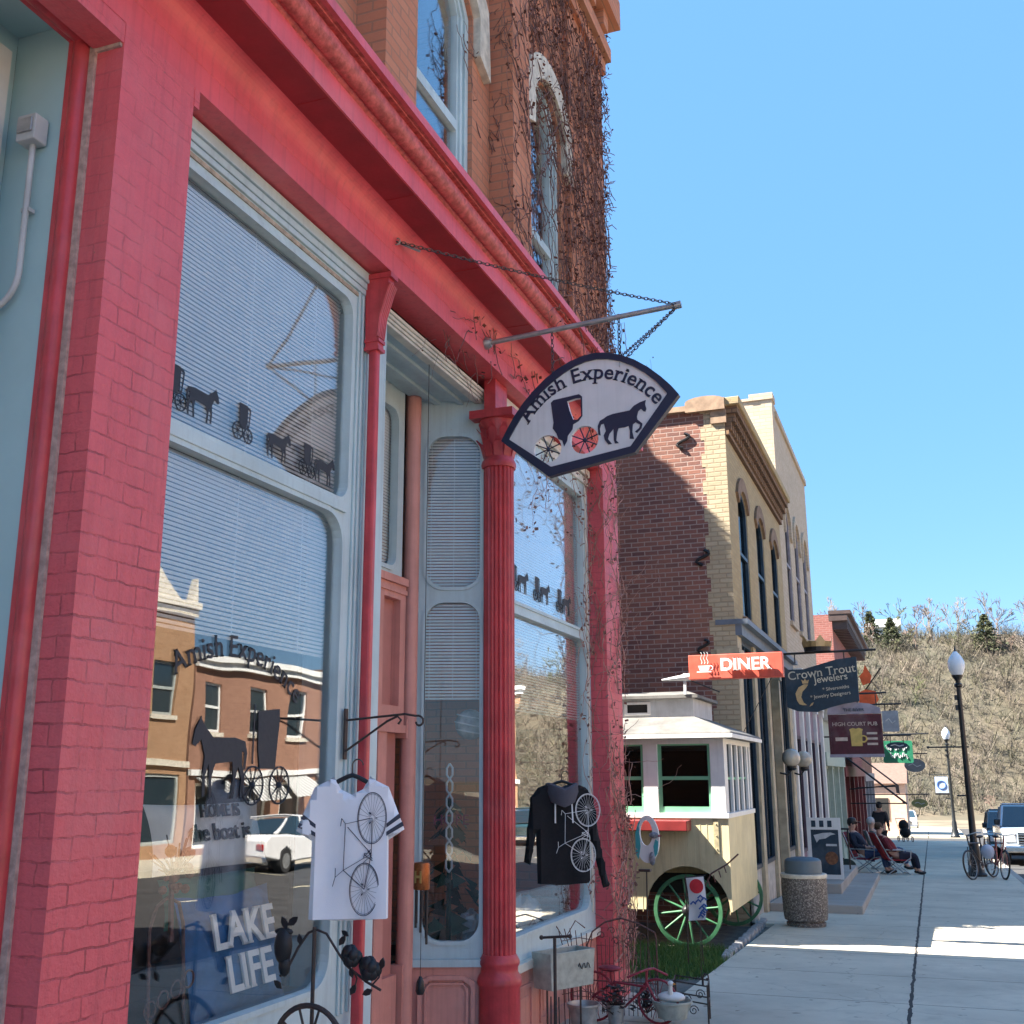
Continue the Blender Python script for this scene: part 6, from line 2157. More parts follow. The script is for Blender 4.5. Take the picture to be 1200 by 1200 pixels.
mb.box(-1.95, -1.68, 26.94, 26.95, 2.42, 2.50)
mb.build("lettering", mat("dusty_cream_lettering", (.58, .48, .40), .6), ps)
mb = MB()
mb.text("THE RIVER", (-1.5, 26.945, 3.09), EX, EZ, .10, .006, .004, 0, 'C')
mb.build("header_lettering", M_navyl, ps)
mb = MB()
mb.shape([[(-1.60, 2.30), (-1.36, 2.30), (-1.35, 2.62), (-1.33, 2.68), (-1.42, 2.71), (-1.48, 2.69), (-1.55, 2.71), (-1.63, 2.68), (-1.61, 2.62)]], (0, 26.935, 0), EX, EZ, .015)
mb.ring((-1.33, 26.935, 2.46), EY, .07, .02, 14, 5)
mb.build("beer_mug", mat("beer_yellow", (.62, .45, .13), .6), ps)
bracket(ps, 27, -.75, 3.5, (-2.0, -1.0), 3.25)
MB().lathe([(.25, 3.36), (.2, 3.40), (.05, 3.42)], (-1.62, 26.9, 0), 14).build("lamp_shade", M_offwhite, ps)
gs_ = thing("green_sign", "small green sign with pale script hanging past the pub sign", "sign", (-.8, 36, 2.4))
mb = MB()
mb.shape([rrect(-1.24, -.38, 2.0, 2.66, .05)], (0, 36, 0), EX, EZ, .07)
mb.build("board", mat("emerald_sign_paint", (.015, .17, .085), .5, var=.2, scale=4), gs_)
mb = MB()
for (x0, z0, w_, k) in ((-1.15, 2.45, .65, 14), (-1.05, 2.22, .55, 12)):
    mb.tube([(x0 + w_ * i / (k * 2), 35.95, z0 + .06 * math.sin(i * 1.9) + .05 * math.cos(i * .7)) for i in range(k * 2)], .014, 4)
mb.build("script", M_offwhite, gs_)
bracket(gs_, 36, .1, 2.86, (-1.1, -.5), 2.66)
for (nm, lab, px, pz, y, sx, sz, m_, ov) in (
        ("grey_sign", "plain grey hanging sign half hidden behind the pub sign", -.83, 3.05, 31.5, .42, .55, mat("grey_sign_paint", (.30, .33, .36), .6), False),
        ("dark_sign", "small dark lozenge sign just below the plain grey sign", -.72, 2.42, 31.8, .55, .18, M_navyl, True),
        ("slate_sign", "slate grey oval sign right of the green sign", -.45, 2.0, 45, .75, .50, mat("slate_sign_paint", (.17, .18, .18), .6), True),
        ("olive_sign", "olive lozenge sign hanging low beyond the awning's tip", -.42, .55, 48, .62, .34, mat("olive_sign_paint", (.25, .24, .08), .6), True)):
    t = thing(nm, lab, "sign", (px, y, pz))
    mb = MB()
    mb.shape([oval((px, pz), sx / 2, sz / 2, 24) if ov else rrect(px - sx / 2, px + sx / 2, pz - sz / 2, pz + sz / 2, .03)], (0, y, 0), EX, EZ, .06)
    mb.build("board", m_, t)
    mb = MB()
    mb.tube([(px - sx * .3, y - .035, pz), (px - sx * .1, y - .035, pz + sz * .12), (px + sx * .1, y - .035, pz - sz * .1), (px + sx * .3, y - .035, pz + .01)], .018, 4)
    mb.build("script", M_offwhite, t)
    bracket(t, y, px + sx / 2 + .1, pz + sz / 2 + .18, (px - sx * .3, px + sx * .3), pz + sz / 2 - .02)

# ------------------------------------------------------------------ pavement furniture
tb = thing("trash_bin", "round exposed aggregate trash bin with blue grey lid on the pavement", "trash bin", (-1.8, 16.9, g(16.9)))
L_ = (-1.8, 16.9, g(16.9))
MB().lathe([(.25, 0), (.27, .01), (.275, .05), (.25, .065), (.25, .075), (.295, .09), (.305, .14), (.318, .40), (.318, .60), (.31, .655)], L_, 40).build("body", M_agg, tb, smooth=True)
MB().lathe([(.32, .655), (.325, .66), (.325, .70), (.315, .71), (.24, .712)], L_, 40).build("rim", M_stone, tb, smooth=True)
MB().lathe([(.262, .712), (.262, .72), (.258, .86), (.252, .89), (.22, .915), (.14, .93), (.001, .935)], L_, 40).build("lid", mat("blue_grey_plastic", (.075, .115, .145), .5, var=.08), tb, smooth=True)
mb = MB()
for (x0, x1, y0, y1, z) in ((-2.58, -1.14, 18.95, 28.1, .13), (-2.58, -1.62, 21.3, 28.08, .30)):
    a0, a1 = g(y0), g(y1)
    mb.add([(x0, y0, a0 - .1), (x1, y0, a0 - .1), (x1 - .12, y1, a1 - .1), (x0, y1, a1 - .1), (x0, y0, a0 + z), (x1, y0, a0 + z), (x1 - .12, y1, a1 + z), (x0, y1, a1 + z)], [(3, 2, 1, 0), (4, 5, 6, 7), (0, 1, 5, 4), (1, 2, 6, 5), (2, 3, 7, 6), (3, 0, 4, 7)])
o = mb.build("entry_step", M_concp, None, bevel=.015, loc=(-1.9, 23, g(23)))
tag(o, "low concrete landing with one step along the shopfronts past the bin", "steps")
sbd = thing("sandwich_board", "black poster on white framed pavement board standing behind the trash bin", "pavement sign", (-1.95, 22.6, g(22.6) + .30))
sz0 = g(22.6) + .30
mb = MB()
mb.shape([rrect(-2.28, -1.66, sz0, sz0 + 1.12), rrect(-2.22, -1.71, sz0 + .08, sz0 + .90)], (0, 22.6, 0), EX, EZ, .05)
mb.box(-2.26, -1.68, 22.8, 22.84, sz0, sz0 + 1.1)
mb.build("frame", M_white, sbd)
MB().box(-2.22, -1.71, 22.60, 22.615, sz0 + .08, sz0 + .90).build("poster", M_navyl, sbd)
mb = MB()
mb.shape([[(-2.17, sz0 + .80), (-2.12, sz0 + .66), (-2.07, sz0 + .72), (-1.95, sz0 + .74), (-1.85, sz0 + .80), (-1.76, sz0 + .82), (-1.85, sz0 + .85), (-2.0, sz0 + .84)]], (0, 22.59, 0), EX, EZ, .006)
mb.box(-1.95, -1.75, 22.588, 22.594, sz0 + .60, sz0 + .64)
mb.build("poster_swirl", M_offwhite, sbd)
mb = MB()
mb.shape([circle((-1.86, sz0 + .38), .12, 20)], (0, 22.59, 0), EX, EZ, .006)
mb.build("poster_picture", mat("burger_brown", (.22, .09, .04), .7, var=.5, scale=20), sbd)
mb = MB()
for k in range(3):
    mb.box(-2.2 + .15 * k, -2.12 + .15 * k, 22.57, 22.575, sz0 + .95, sz0 + 1.07)
mb.build("header_mark", M_navyl, sbd)
rl = thing("hand_rail", "short black iron hand rail on the landing behind the pavement board", "railing", (-2.0, 26.2, g(26.2) + .3))
mb = MB()
z = g(26.2) + .3
mb.tube([(-2.55, 26.2, z + .85), (-1.75, 26.2, z + .85)], .022, 6)
mb.build("rail", M_black, rl)
for x in (-2.3, -1.78):
    MB().tube([(x, 26.2, z), (x, 26.2, z + .84)], .018, 6).build("post", M_black, rl)

# ------------------------------------------------------------------ street lamps
def lamp_post(loc, label, sc=1.0):
    t = thing("street_lamp", label, "street lamp", (0, 0, 0), "street lamps along the kerb")
    MB().lathe([(.24, 0), (.24, .05), (.19, .10), (.17, .30), (.13, .42), (.11, .75), (.085, .82), (.075, 1.6), (.06, 3.9), (.055, 4.55), (.10, 4.58), (.10, 4.63), (.06, 4.66), (.06, 4.72), (.13, 4.82), (.14, 4.86)], (0, 0, 0), 16).build("post", M_lampblack, t, smooth=True)
    MB().lathe([(.12, 4.86), (.17, 4.95), (.205, 5.08), (.20, 5.2), (.14, 5.33), (.07, 5.42), (.04, 5.46)], (0, 0, 0), 20).build("globe", mat("frosted_lamp_globe", (.70, .76, .80), .3, var=.05), t, smooth=True)
    MB().lathe([(.045, 5.45), (.02, 5.52), (.008, 5.60)], (0, 0, 0), 10).build("finial", M_lampblack, t)
    mb = MB()
    mb.tube([(-.85, 0, 3.08), (.1, 0, 3.08)], .02, 6)
    mb.sphere((-.85, 0, 3.08), .035, 6)
    mb.tube([(-.28, 0, 1.9), (.02, 0, 1.9)], .02, 6)
    mb.build("arm", M_lampblack, t)
    mb = MB()
    for z in (4.05, 4.3):
        mb.box(-.12, -.05, -.08, .08, z - .06, z + .06)
    mb.build("outlet_box", M_lampblack, t)
    t.location = loc
    return t
M_lampblack = mat("black_green_lamp_paint", (.010, .013, .014), .4, var=.2)
lp = lamp_post((.90, 30.2, g(30.2)), "tall black street lamp nearest, with bicycles leaning against its foot")
lp2 = copy_tree(lp)
lp2["label"] = "distant black street lamp carrying a small blue and white banner"
lp2.location = (1.02, 62.0, g(62) + .12)
bnr = thing("street_banner", "small pale blue banner hung on the distant street lamp", "banner", (.5, 62, 1))
MB().box(.28, .90, 61.97, 62.0, g(62) + 2.3, g(62) + 3.1).build("cloth", mat("pale_blue_banner", (.40, .50, .68), .7, var=.2), bnr)
mb = MB()
mb.ring((.58, 61.965, g(62) + 2.7), EY, .2, .03, 16, 5)
mb.build("emblem", mat("blue_emblem", (.06, .14, .40), .6), bnr)
MB().box(.25, 1.0, 61.98, 62.0, g(62) + 2.2, g(62) + 2.28).build("bar", M_black, bnr)

# ------------------------------------------------------------------ bicycles
def bicycle(label, m, loc, rz, lean):
    t = thing("bicycle", label, "bicycle", (0, 0, 0), "bicycles at the lamp post")
    for y in (-.52, .52):
        w = MB().ring((0, y, .34), EX, .32, .022, 28, 6).build("wheel", M_black, t, smooth=True)
        mb = MB()
        mb.ring((0, y, .34), EX, .297, .010, 28, 5)
        for k in range(16):
            a = k * math.pi / 8
            mb.tube([(0, y, .34), (0, y + .3 * math.cos(a), .34 + .3 * math.sin(a))], .0025, 3)
        mb.build("spokes", M_steel, w)
    mb = MB()
    for a, b in (((-.40, .86), (-.38, .74)), ((-.38, .74), (.05, .30)), ((-.40, .82), (.18, .80)), ((.18, .80), (.05, .30)), ((.05, .30), (.52, .34)), ((.18, .78), (.52, .34)), ((.18, .8), (.20, .92)), ((-.40, .86), (-.42, 1.0))):
        mb.tube([(0, a[0], a[1]), (0, b[0], b[1])], .018, 7)
    for x in (-.05, .05):
        mb.tube([(x, -.385, .74), (x, -.52, .34)], .012, 6)
    mb.build("frame", m, t, smooth=True)
    mb = MB()
    mb.tube([(-.30, -.28, 1.03), (-.22, -.38, 1.04), (0, -.43, 1.0), (.22, -.38, 1.04), (.30, -.28, 1.03)], .013, 7)
    mb.build("handlebar", M_steel, t, smooth=True)
    MB().sphere((0, .22, .95), .09, 10, (.8, 1.4, .4)).build("saddle", M_black, t, smooth=True)
    mb = MB()
    mb.ring((0, .05, .30), EX, .09, .012, 16, 5)
    for s_ in (-1, 1):
        mb.box(s_ * .12 - .05, s_ * .12 + .05, .05 + s_ * .12 - .03, .05 + s_ * .12 + .03, .28 + s_ * .1, .30 + s_ * .1)
    mb.build("crank", M_steel, t)
    t.location = loc
    t.rotation_euler = (0, lean, rz)
    return t
bicycle("silver and red bicycle facing the camera, right of the lamp post", mat("faded_red_bike", (.35, .10, .09), .4), (1.34, 29.6, g(29.6)), R(14), R(6))
bicycle("dark bicycle leaning close against the lamp post's foot", mat("dark_bike_paint", (.02, .025, .035), .4), (1.02, 29.2, g(29.2)), R(-28), R(-7))
bx_ = thing("handlebar_bag", "pale bag hung on the bicycles at the lamp post", "bag", (1.14, 29.2, g(29) + .5))
MB().sphere((1.15, 29.05, g(29) + .62), .15, 12, (1, .7, 1.1)).build("bag", mat("pale_blue_bag", (.45, .5, .6), .7, var=.2), bx_, smooth=True)
MB().tube([(1.08, 29.05, g(29) + .75), (1.1, 29.08, g(29) + .9), (1.2, 29.08, g(29) + .9), (1.22, 29.05, g(29) + .75)], .012, 5).build("strap", M_black, bx_)

# ------------------------------------------------------------------ people
def skin(name, joints, edges, m, par, lv=2, smooth=True):
    """continuous body grown over a skeleton; joints: (xyz, radius or (rx, ry)), joint 0 is the root"""
    me = bpy.data.meshes.new("sk")
    me.from_pydata([j[0] for j in joints], edges, [])
    ob = bpy.data.objects.new("sk", me)
    COL.objects.link(ob)
    md = ob.modifiers.new("s", 'SKIN')
    md.use_smooth_shade = True
    if not me.skin_vertices:
        me.skin_vertices.new()
    for sv, j in zip(me.skin_vertices[0].data, joints):
        r = j[1]
        sv.radius = (r, r) if isinstance(r, (int, float)) else r
    me.skin_vertices[0].data[0].use_root = True
    sb = ob.modifiers.new("u", 'SUBSURF')
    sb.levels = sb.render_levels = lv
    dg = bpy.context.evaluated_depsgraph_get()
    ev = ob.evaluated_get(dg)
    em = ev.to_mesh()
    vs = [v.co.copy() for v in em.vertices]
    fs = [tuple(p.vertices) for p in em.polygons]
    ev.to_mesh_clear()
    bpy.data.objects.remove(ob)
    bpy.data.meshes.remove(me)
    mb = MB()
    mb.add(vs, fs)
    return mb.build(name, m, par, smooth=True)
M_skin = mat("skin", (.50, .29, .21), .55, var=.08)
def person_sitting(label, loc, rz, top, legs, hair, hat=None, reclined=.25, scale=1.0):
    """seated facing local +X, feet on the ground at z = 0"""
    t = thing("person", label, "person", (0, 0, 0))
    b = reclined
    hip = (0, 0, .42)
    chest = (-.16 - b * .35, 0, .80)
    neck = (-.20 - b * .42, 0, .97)
    head = (-.17 - b * .40, 0, 1.10)
    J = [(hip, .12), ((-.07 - b * .15, 0, .60), (.13, .16)), (chest, (.13, .18)), (neck, .055), ((head[0], 0, head[2] - .04), .092), ((head[0] + .01, 0, head[2] + .05), .10)]
    E_ = [(0, 1), (1, 2), (2, 3), (3, 4), (4, 5)]
    T_, P_ = [], []
    for s_ in (-1, 1):
        n = len(J)
        sh = (chest[0] + .0, s_ * .19, chest[2] + .09)
        el = (chest[0] + .10, s_ * .26, chest[2] - .18)
        wr = (chest[0] + .34, s_ * .13, chest[2] - .22)
        hd_ = (chest[0] + .42, s_ * .09, chest[2] - .22)
        J += [(sh, .065), (el, .048), (wr, .034), (hd_, .04)]
        E_ += [(2, n), (n, n + 1), (n + 1, n + 2), (n + 2, n + 3)]
        n = len(J)
        J += [((.06, s_ * .10, .42), .09), ((.44, s_ * .13, .46), .068), ((.50, s_ * .13, .10), .045), ((.60, s_ * .14, .04), .04)]
        E_ += [(0, n), (n, n + 1), (n + 1, n + 2), (n + 2, n + 3)]
    skin("body", J, E_, M_skin, t, 1)
    # jacket
    TJ = [(((-.03), 0, .44), (.15, .18)), ((-.07 - b * .15, 0, .60), (.155, .19)), (chest, (.155, .215)), ((neck[0], 0, neck[2] - .05), .075)]
    TE = [(0, 1), (1, 2), (2, 3)]
    for s_ in (-1, 1):
        n = len(TJ)
        TJ += [((chest[0], s_ * .195, chest[2] + .085), .082), ((chest[0] + .10, s_ * .262, chest[2] - .18), .064), ((chest[0] + .31, s_ * .14, chest[2] - .22), .05)]
        TE += [(2, n), (n, n + 1), (n + 1, n + 2)]
    skin("jacket", TJ, TE, top, t, 1)
    PJ = [((-.02, 0, .43), (.15, .18))]
    PE_ = []
    for s_ in (-1, 1):
        n = len(PJ)
        PJ += [((.08, s_ * .10, .43), .105), ((.44, s_ * .13, .465), .085), ((.50, s_ * .13, .12), .065)]
        PE_ += [(0, n), (n, n + 1), (n + 1, n + 2)]
    skin("trousers", PJ, PE_, legs, t, 1)
    for s_ in (-1, 1):
        MB().sphere((.57, s_ * .135, .045), .05, 10, (2.2, .95, .9)).build("shoe", M_black, t, smooth=True)
    mb = MB()
    mb.sphere((head[0] - .025, 0, head[2] + .055), .105, 12, (1.0, .95, 1.0))
    if hat:
        mb.lathe([(.112, .0), (.115, .04), (.09, .10), (.001, .125)], (head[0] - .01, 0, head[2] + .06), 14)
        mb.box(head[0] + .06, head[0] + .20, -.07, .07, head[2] + .06, head[2] + .075)
    h_ = mb.build("hair" if not hat else "cap", hair, t, smooth=True)
    mb = MB()
    fx = head[0] + .088
    mb.sphere((fx + .012, 0, head[2] + .0), .018, 8, (1.2, .8, 1.5))
    for s_ in (-1, 1):
        mb.sphere((head[0], s_ * .092, head[2] + .005), .024, 8, (.8, .4, 1.3))
    mb.build("nose_and_ears", M_skin, t, smooth=True)
    mb = MB()
    for s_ in (-1, 1):
        mb.sphere((fx - .002, s_ * .034, head[2] + .03), .011, 8)
    mb.box(fx - .006, fx + .002, -.025, .025, head[2] - .05, head[2] - .043)
    mb.build("eyes_and_mouth", M_dark, t)
    for s_ in (-1, 1):
        mb = MB()
        w_ = Vector((chest[0] + .40, s_ * .095, chest[2] - .22))
        for k in range(4):
            L = (.075, .085, .08, .06)[k]
            o_ = Vector((0, (k - 1.5) * .019, 0))
            mb.tube([w_ + o_, w_ + o_ + Vector((L * .6, 0, .005)), w_ + o_ + Vector((L, 0, -.02))], [.010, .009, .007], 6)
        mb.tube([w_ + Vector((-.01, -s_ * .03, 0)), w_ + Vector((.03, -s_ * .055, .012)), w_ + Vector((.055, -s_ * .06, .005))], [.011, .010, .008], 6)
        mb.build("fingers", M_skin, t, smooth=True)
    t.location = loc
    t.rotation_euler = (0, 0, rz)
    t.scale = (scale,) * 3
    return t
def lawn_chair(label, m, loc, rz, b):
    t = thing("lawn_chair", label, "lawn chair", (0, 0, 0), "folding chairs on the pavement")
    mb = MB()
    for y in (-.28, .28):
        mb.tube([(-.28, y, 0), (.32, y, .40)], .014, 6)
        mb.tube([(.30, y, 0), (-.20, y, .40), (-.33 - b * .4, y, 1.0)], .014, 6)
        mb.tube([(.34, y, .58), (-.28, y, .60)], .016, 6)
        mb.tube([(.32, y, .38), (.34, y, .58)], .012, 6)
    mb.tube([(-.28, -.28, .02), (-.28, .28, .02)], .012, 6)
    mb.tube([(.30, -.28, .02), (.30, .28, .02)], .012, 6)
    mb.build("frame", M_steel, t, smooth=True)
    MB().box(-.22, .32, -.26, .26, .335, .36).build("seat", m, t, bevel=.01)
    sheet([(-.22, -.26, .38), (-.22, .26, .38), (-.34 - b * .4, .26, 1.0), (-.34 - b * .4, -.26, 1.0)], -.025).build("backrest", m, t)
    t.location = loc
    t.rotation_euler = (0, 0, rz)
    return t
def plaid(name, a, b_):
    m, nt, p = base(name)
    ge = nd(nt, "ShaderNodeTexCoord").outputs["Object"]
    w1_ = nd(nt, "ShaderNodeTexWave")
    w1_.inputs["Scale"].default_value = 6
    w2_ = nd(nt, "ShaderNodeTexWave", bands_direction='Z')
    w2_.inputs["Scale"].default_value = 6
    for w_ in (w1_, w2_):
        nt.links.new(ge, w_.inputs["Vector"])
    f = mth(nt, 'MULTIPLY', w1_.outputs["Fac"], w2_.outputs["Fac"])
    nt.links.new(mixc(nt, f, a, b_), p.inputs["Base Color"])
    p.inputs["Roughness"].default_value = .9
    return m
M_jean = mat("blue_denim", (.035, .07, .16), .9, var=.25, scale=10)
lawn_chair("red and navy folding chair nearest, with seated man in cap", plaid("red_navy_weave", (.30, .02, .03), (.02, .025, .08)), (-1.72, 30.7, g(30.7) - .01), R(-12), .25)
person_sitting("seated person in dark cap and navy vest with blue jeans", (-1.68, 30.7, g(30.7)), R(-12), mat("navy_vest", (.02, .025, .045), .85, var=.2), M_jean, M_black, True, .25, 1.06)
lawn_chair("bright red folding chair seen from behind, nearer the kerb", mat("red_chair_fabric", (.33, .02, .025), .85, var=.2), (-.98, 30.3, g(30.3)), R(18), .45)
person_sitting("seated person in dark red jacket and dark trousers stretched out in red chair", (-.94, 30.3, g(30.3)), R(18), mat("dark_red_jacket", (.16, .02, .03), .9, var=.3), mat("dark_trousers", (.02, .02, .04), .9), mat("brown_hair", (.06, .035, .02), .8), None, .45, 1.0)
lawn_chair("grey folding chair behind the two red ones", mat("grey_chair_fabric", (.15, .16, .17), .85), (-1.35, 32.6, g(32.6)), R(10), .2)
person_sitting("seated person in grey green jacket with pale hair behind the others", (-1.30, 32.6, g(32.6)), R(10), mat("grey_green_jacket", (.12, .13, .12), .9, var=.2), M_jean, mat("grey_hair", (.42, .42, .42), .8), None, .2, 1.08)
def person_standing(label, loc, rz, top, legs, hair):
    t = thing("person", label, "person", (0, 0, 0))
    J = [((0, 0, .92), (.12, .15)), ((0, 0, 1.12), (.12, .15)), ((0, 0, 1.36), (.12, .18)), ((0, 0, 1.48), .06), ((.01, 0, 1.56), .09), ((.015, 0, 1.66), .095)]
    E_ = [(0, 1), (1, 2), (2, 3), (3, 4), (4, 5)]
    for s_ in (-1, 1):
        n = len(J)
        J += [((0, s_ * .19, 1.42), .06), ((-.03, s_ * .25, 1.15), .045), ((.08, s_ * .24, .93), .034), ((.12, s_ * .23, .84), .038)]
        E_ += [(2, n), (n, n + 1), (n + 1, n + 2), (n + 2, n + 3)]
        n = len(J)
        J += [((0, s_ * .10, .85), .09), ((.02, s_ * .11, .48), .065), ((0, s_ * .11, .09), .045), ((.12, s_ * .12, .04), .04)]
        E_ += [(0, n), (n, n + 1), (n + 1, n + 2), (n + 2, n + 3)]
    skin("body", J, E_, M_skin, t, 1)
    TJ = [((0, 0, .90), (.15, .18)), ((0, 0, 1.12), (.14, .18)), ((0, 0, 1.36), (.145, .21)), ((0, 0, 1.46), .075)]
    TE = [(0, 1), (1, 2), (2, 3)]
    for s_ in (-1, 1):
        n = len(TJ)
        TJ += [((0, s_ * .195, 1.415), .078), ((-.03, s_ * .255, 1.15), .06), ((.06, s_ * .245, .97), .048)]
        TE += [(2, n), (n, n + 1), (n + 1, n + 2)]
    skin("jacket", TJ, TE, top, t, 1)
    PJ = [((0, 0, .92), (.145, .175))]
    PE_ = []
    for s_ in (-1, 1):
        n = len(PJ)
        PJ += [((0, s_ * .10, .82), .105), ((.02, s_ * .11, .48), .082), ((0, s_ * .11, .10), .065)]
        PE_ += [(0, n), (n, n + 1), (n + 1, n + 2)]
    skin("trousers", PJ, PE_, legs, t, 1)
    MB().sphere((-.01, 0, 1.67), .108, 12, (1, .95, 1.1)).build("hair", hair, t, smooth=True)
    for s_ in (-1, 1):
        MB().sphere((.08, s_ * .115, .045), .05, 10, (2.2, .95, .9)).build("shoe", M_black, t, smooth=True)
    t.location = loc
    t.rotation_euler = (0, 0, rz)
    return t
person_standing("standing dark haired person in dark clothes by the awning", (-1.62, 39.5, g(39.5)), R(70), mat("charcoal_coat", (.025, .025, .03), .9), mat("black_trousers", (.015, .015, .02), .9), M_black)
bg_ = thing("backpack", "dark green backpack on the pavement beside the nearest folding chair", "backpack", (-2.12, 30.5, g(30.5)))
MB().sphere((-2.15, 30.45, g(30.5) + .17), .18, 12, (1.3, .9, .95)).build("bag", mat("dark_green_nylon", (.02, .035, .025), .8, var=.3), bg_, smooth=True)
MB().tube([(-2.25, 30.4, g(30.5) + .28), (-2.3, 30.35, g(30.5) + .4), (-2.2, 30.38, g(30.5) + .34)], .015, 5).build("strap", M_black, bg_)
stl = thing("stroller", "black stroller standing at the far end of the pavement", "stroller", (0, 0, 0))
for x in (-.22, .22):
    for y in (-.3, .3):
        MB().ring((x, y, .12), EX, .11, .02, 14, 5).build("wheel", M_black, stl)
mb = MB()
for x in (-.22, .22):
    mb.tube([(x, -.3, .12), (x, .25, .65), (x, .5, 1.05)], .016, 6)
    mb.tube([(x, .3, .12), (x, -.1, .6)], .016, 6)
mb.tube([(-.22, .5, 1.05), (.22, .5, 1.05)], .02, 6)
mb.build("frame", M_steel, stl)
mb = MB()
mb.sphere((0, .0, .42), .28, 12, (.85, 1.2, .9))
mb.sphere((0, .12, .74), .27, 12, (.85, 1.0, 1.0))
mb.build("seat", M_blackcloth, stl, smooth=True)
stl.location = (-1.28, 57.5, g(57.5))
stl.rotation_euler = (0, 0, .4)

# ------------------------------------------------------------------ vehicles (front towards -Y)
M_tyre = mat("tyre_rubber", (.015, .015, .016), .85, var=.2)
M_chrome = mat("chrome", (.6, .6, .6), .15, 1.0, var=.05)
M_cglass = mat("dark_car_glass", (.02, .035, .045), .08, var=.0, coat=1.)
M_lamp = mat("headlamp_glass", (.6, .62, .62), .12, var=.1, coat=1.)
M_red = mat("tail_lamp_red", (.35, .01, .01), .2, coat=1.)
def vehicle(name, label, cat, paint, L, W, prof, cabin, wheels, wr, group, grille=(.5, .8, .55), cab_in=.14):
    """prof: (y, z) side outline of the lower body; cabin: (y, z) of the glasshouse"""
    t = thing(name, label, cat, (0, 0, 0), group)
    mb = MB()
    hw = W / 2
    n = len(prof)
    sec = []
    for xs, k in ((-hw, .0), (-hw + .05, .03), (hw - .05, .03), (hw, .0)):
        pass
    vs, fs = [], []
    rows = [(-hw, .93), (-hw + .07, 1.0), (0, 1.015), (hw - .07, 1.0), (hw, .93)]
    cyp = sum(p[0] for p in prof) / n
    czp = sum(p[1] for p in prof) / n
    for x, k in rows:
        for (y, z) in prof:
            vs.append((x, cyp + (y - cyp) * (.985 if k < .99 else 1.0 if x else 1.01), czp + (z - czp) * k))
    for i in range(len(rows) - 1):
        for j in range(n):
            j2 = (j + 1) % n
            fs.append((i * n + j, i * n + j2, (i + 1) * n + j2, (i + 1) * n + j))
    fs.append(tuple(range(n - 1, -1, -1)))
    fs.append(tuple(range((len(rows) - 1) * n, len(rows) * n)))
    mb.add(vs, fs)
    b_ = mb.build("body", paint, t, smooth=True, bevel=.03)
    # glasshouse: dark glass hull with painted roof and pillars
    ch = max(z for y, z in cabin)
    zb = min(z for y, z in cabin)
    mb = MB()
    nc = len(cabin)
    def cxw(z):
        return hw - .06 - cab_in * (z - zb) / (ch - zb)
    vs = [(-cxw(z), y, z) for y, z in cabin] + [(cxw(z), y, z) for y, z in cabin]
    mb.add(vs, [tuple(range(nc - 1, -1, -1)), tuple(range(nc, 2 * nc))] + [(i, (i + 1) % nc, nc + (i + 1) % nc, nc + i) for i in range(nc)])
    mb.build("glass", M_cglass, t, bevel=.02)
    tops = [p for p in cabin if p[1] > ch - .04]
    ya, yb = min(p[0] for p in tops), max(p[0] for p in tops)
    mb = MB()
    mb.box(-cxw(ch) - .01, cxw(ch) + .01, ya - .02, yb + .04, ch - .015, ch + .035)
    for i in range(nc):
        a, c = cabin[i], cabin[(i + 1) % nc]
        if abs(a[1] - c[1]) > .15:
            for s_ in (-1, 1):
                mb.bar((s_ * cxw(a[1]), a[0], a[1]), (s_ * cxw(c[1]), c[0], c[1]), .07, .07)
    ym = (ya + yb) / 2
    for s_ in (-1, 1):
        mb.bar((s_ * (cxw(zb) + .005), ym, zb), (s_ * (cxw(ch) + .005), ym, ch), .05, .09, (0, 1, 0))
    mb.build("roof", paint, t, bevel=.02)
    for y in wheels:
        for s_ in (-1, 1):
            m1 = MB().lathe([(wr * .6, -.12), (wr * .94, -.12), (wr, -.08), (wr, .08), (wr * .94, .12), (wr * .6, .12)], (s_ * (hw - .11), y, wr), 24, 'x')
            w_ = m1.build("wheel", M_tyre, t, smooth=True)
            m2 = MB()
            m2.lathe([(.03, s_ * .13), (wr * .25, s_ * .125), (wr * .55, s_ * .10), (wr * .62, s_ * .125)], (s_ * (hw - .11), y, wr), 20, 'x')
            m2.build("rim", M_steel, w_, smooth=True)
            m3 = MB().lathe([(wr * 1.02, -.02), (wr * 1.18, -.02), (wr * 1.18, .02), (wr * 1.02, .02)], (s_ * (hw - .01), y, wr), 24, 'x', arc=(-5, 185))
    z0, z1, gw = grille
    mb = MB()
    mb.box(-gw, gw, -.03, .03, z0, z1)
    g_ = mb.build("grille", M_dark, t)
    mb = MB()
    for k in range(4):
        z = z0 + (z1 - z0) * (k + .5) / 4
        mb.box(-gw, gw, -.045, -.03, z - .012, z + .012)
    mb.box(-gw - .02, gw + .02, -.04, -.02, z1, z1 + .03)
    mb.box(-gw - .02, gw + .02, -.04, -.02, z0 - .03, z0)
    mb.build("grille_bar", M_chrome, g_)
    for s_ in (-1, 1):
        MB().box(s_ * (gw + .06) if s_ > 0 else -hw + .06, hw - .06 if s_ > 0 else -(gw + .06), -.02, .12, z0 + .04, z1 + .02).build("headlight", M_lamp, t, bevel=.03)
        MB().box(s_ * (hw + .02) - .10, s_ * (hw + .02) + .10, cabin[0][0] + .25, cabin[0][0] + .36, zb + .04, zb + .22).build("mirror", M_black, t, bevel=.03)
        MB().box(s_ * (hw - .17) - .12, s_ * (hw - .17) + .12, L - .05, L + .02, z0 + .1, z1 + .05).build("tail_light", M_red, t, bevel=.02)
    mb = MB()
    mb.box(-hw + .02, hw - .02, -.10, .10, z0 - .26, z0 - .06)
    mb.box(-hw + .02, hw - .02, L - .10, L + .08, z0 - .24, z0 - .04)
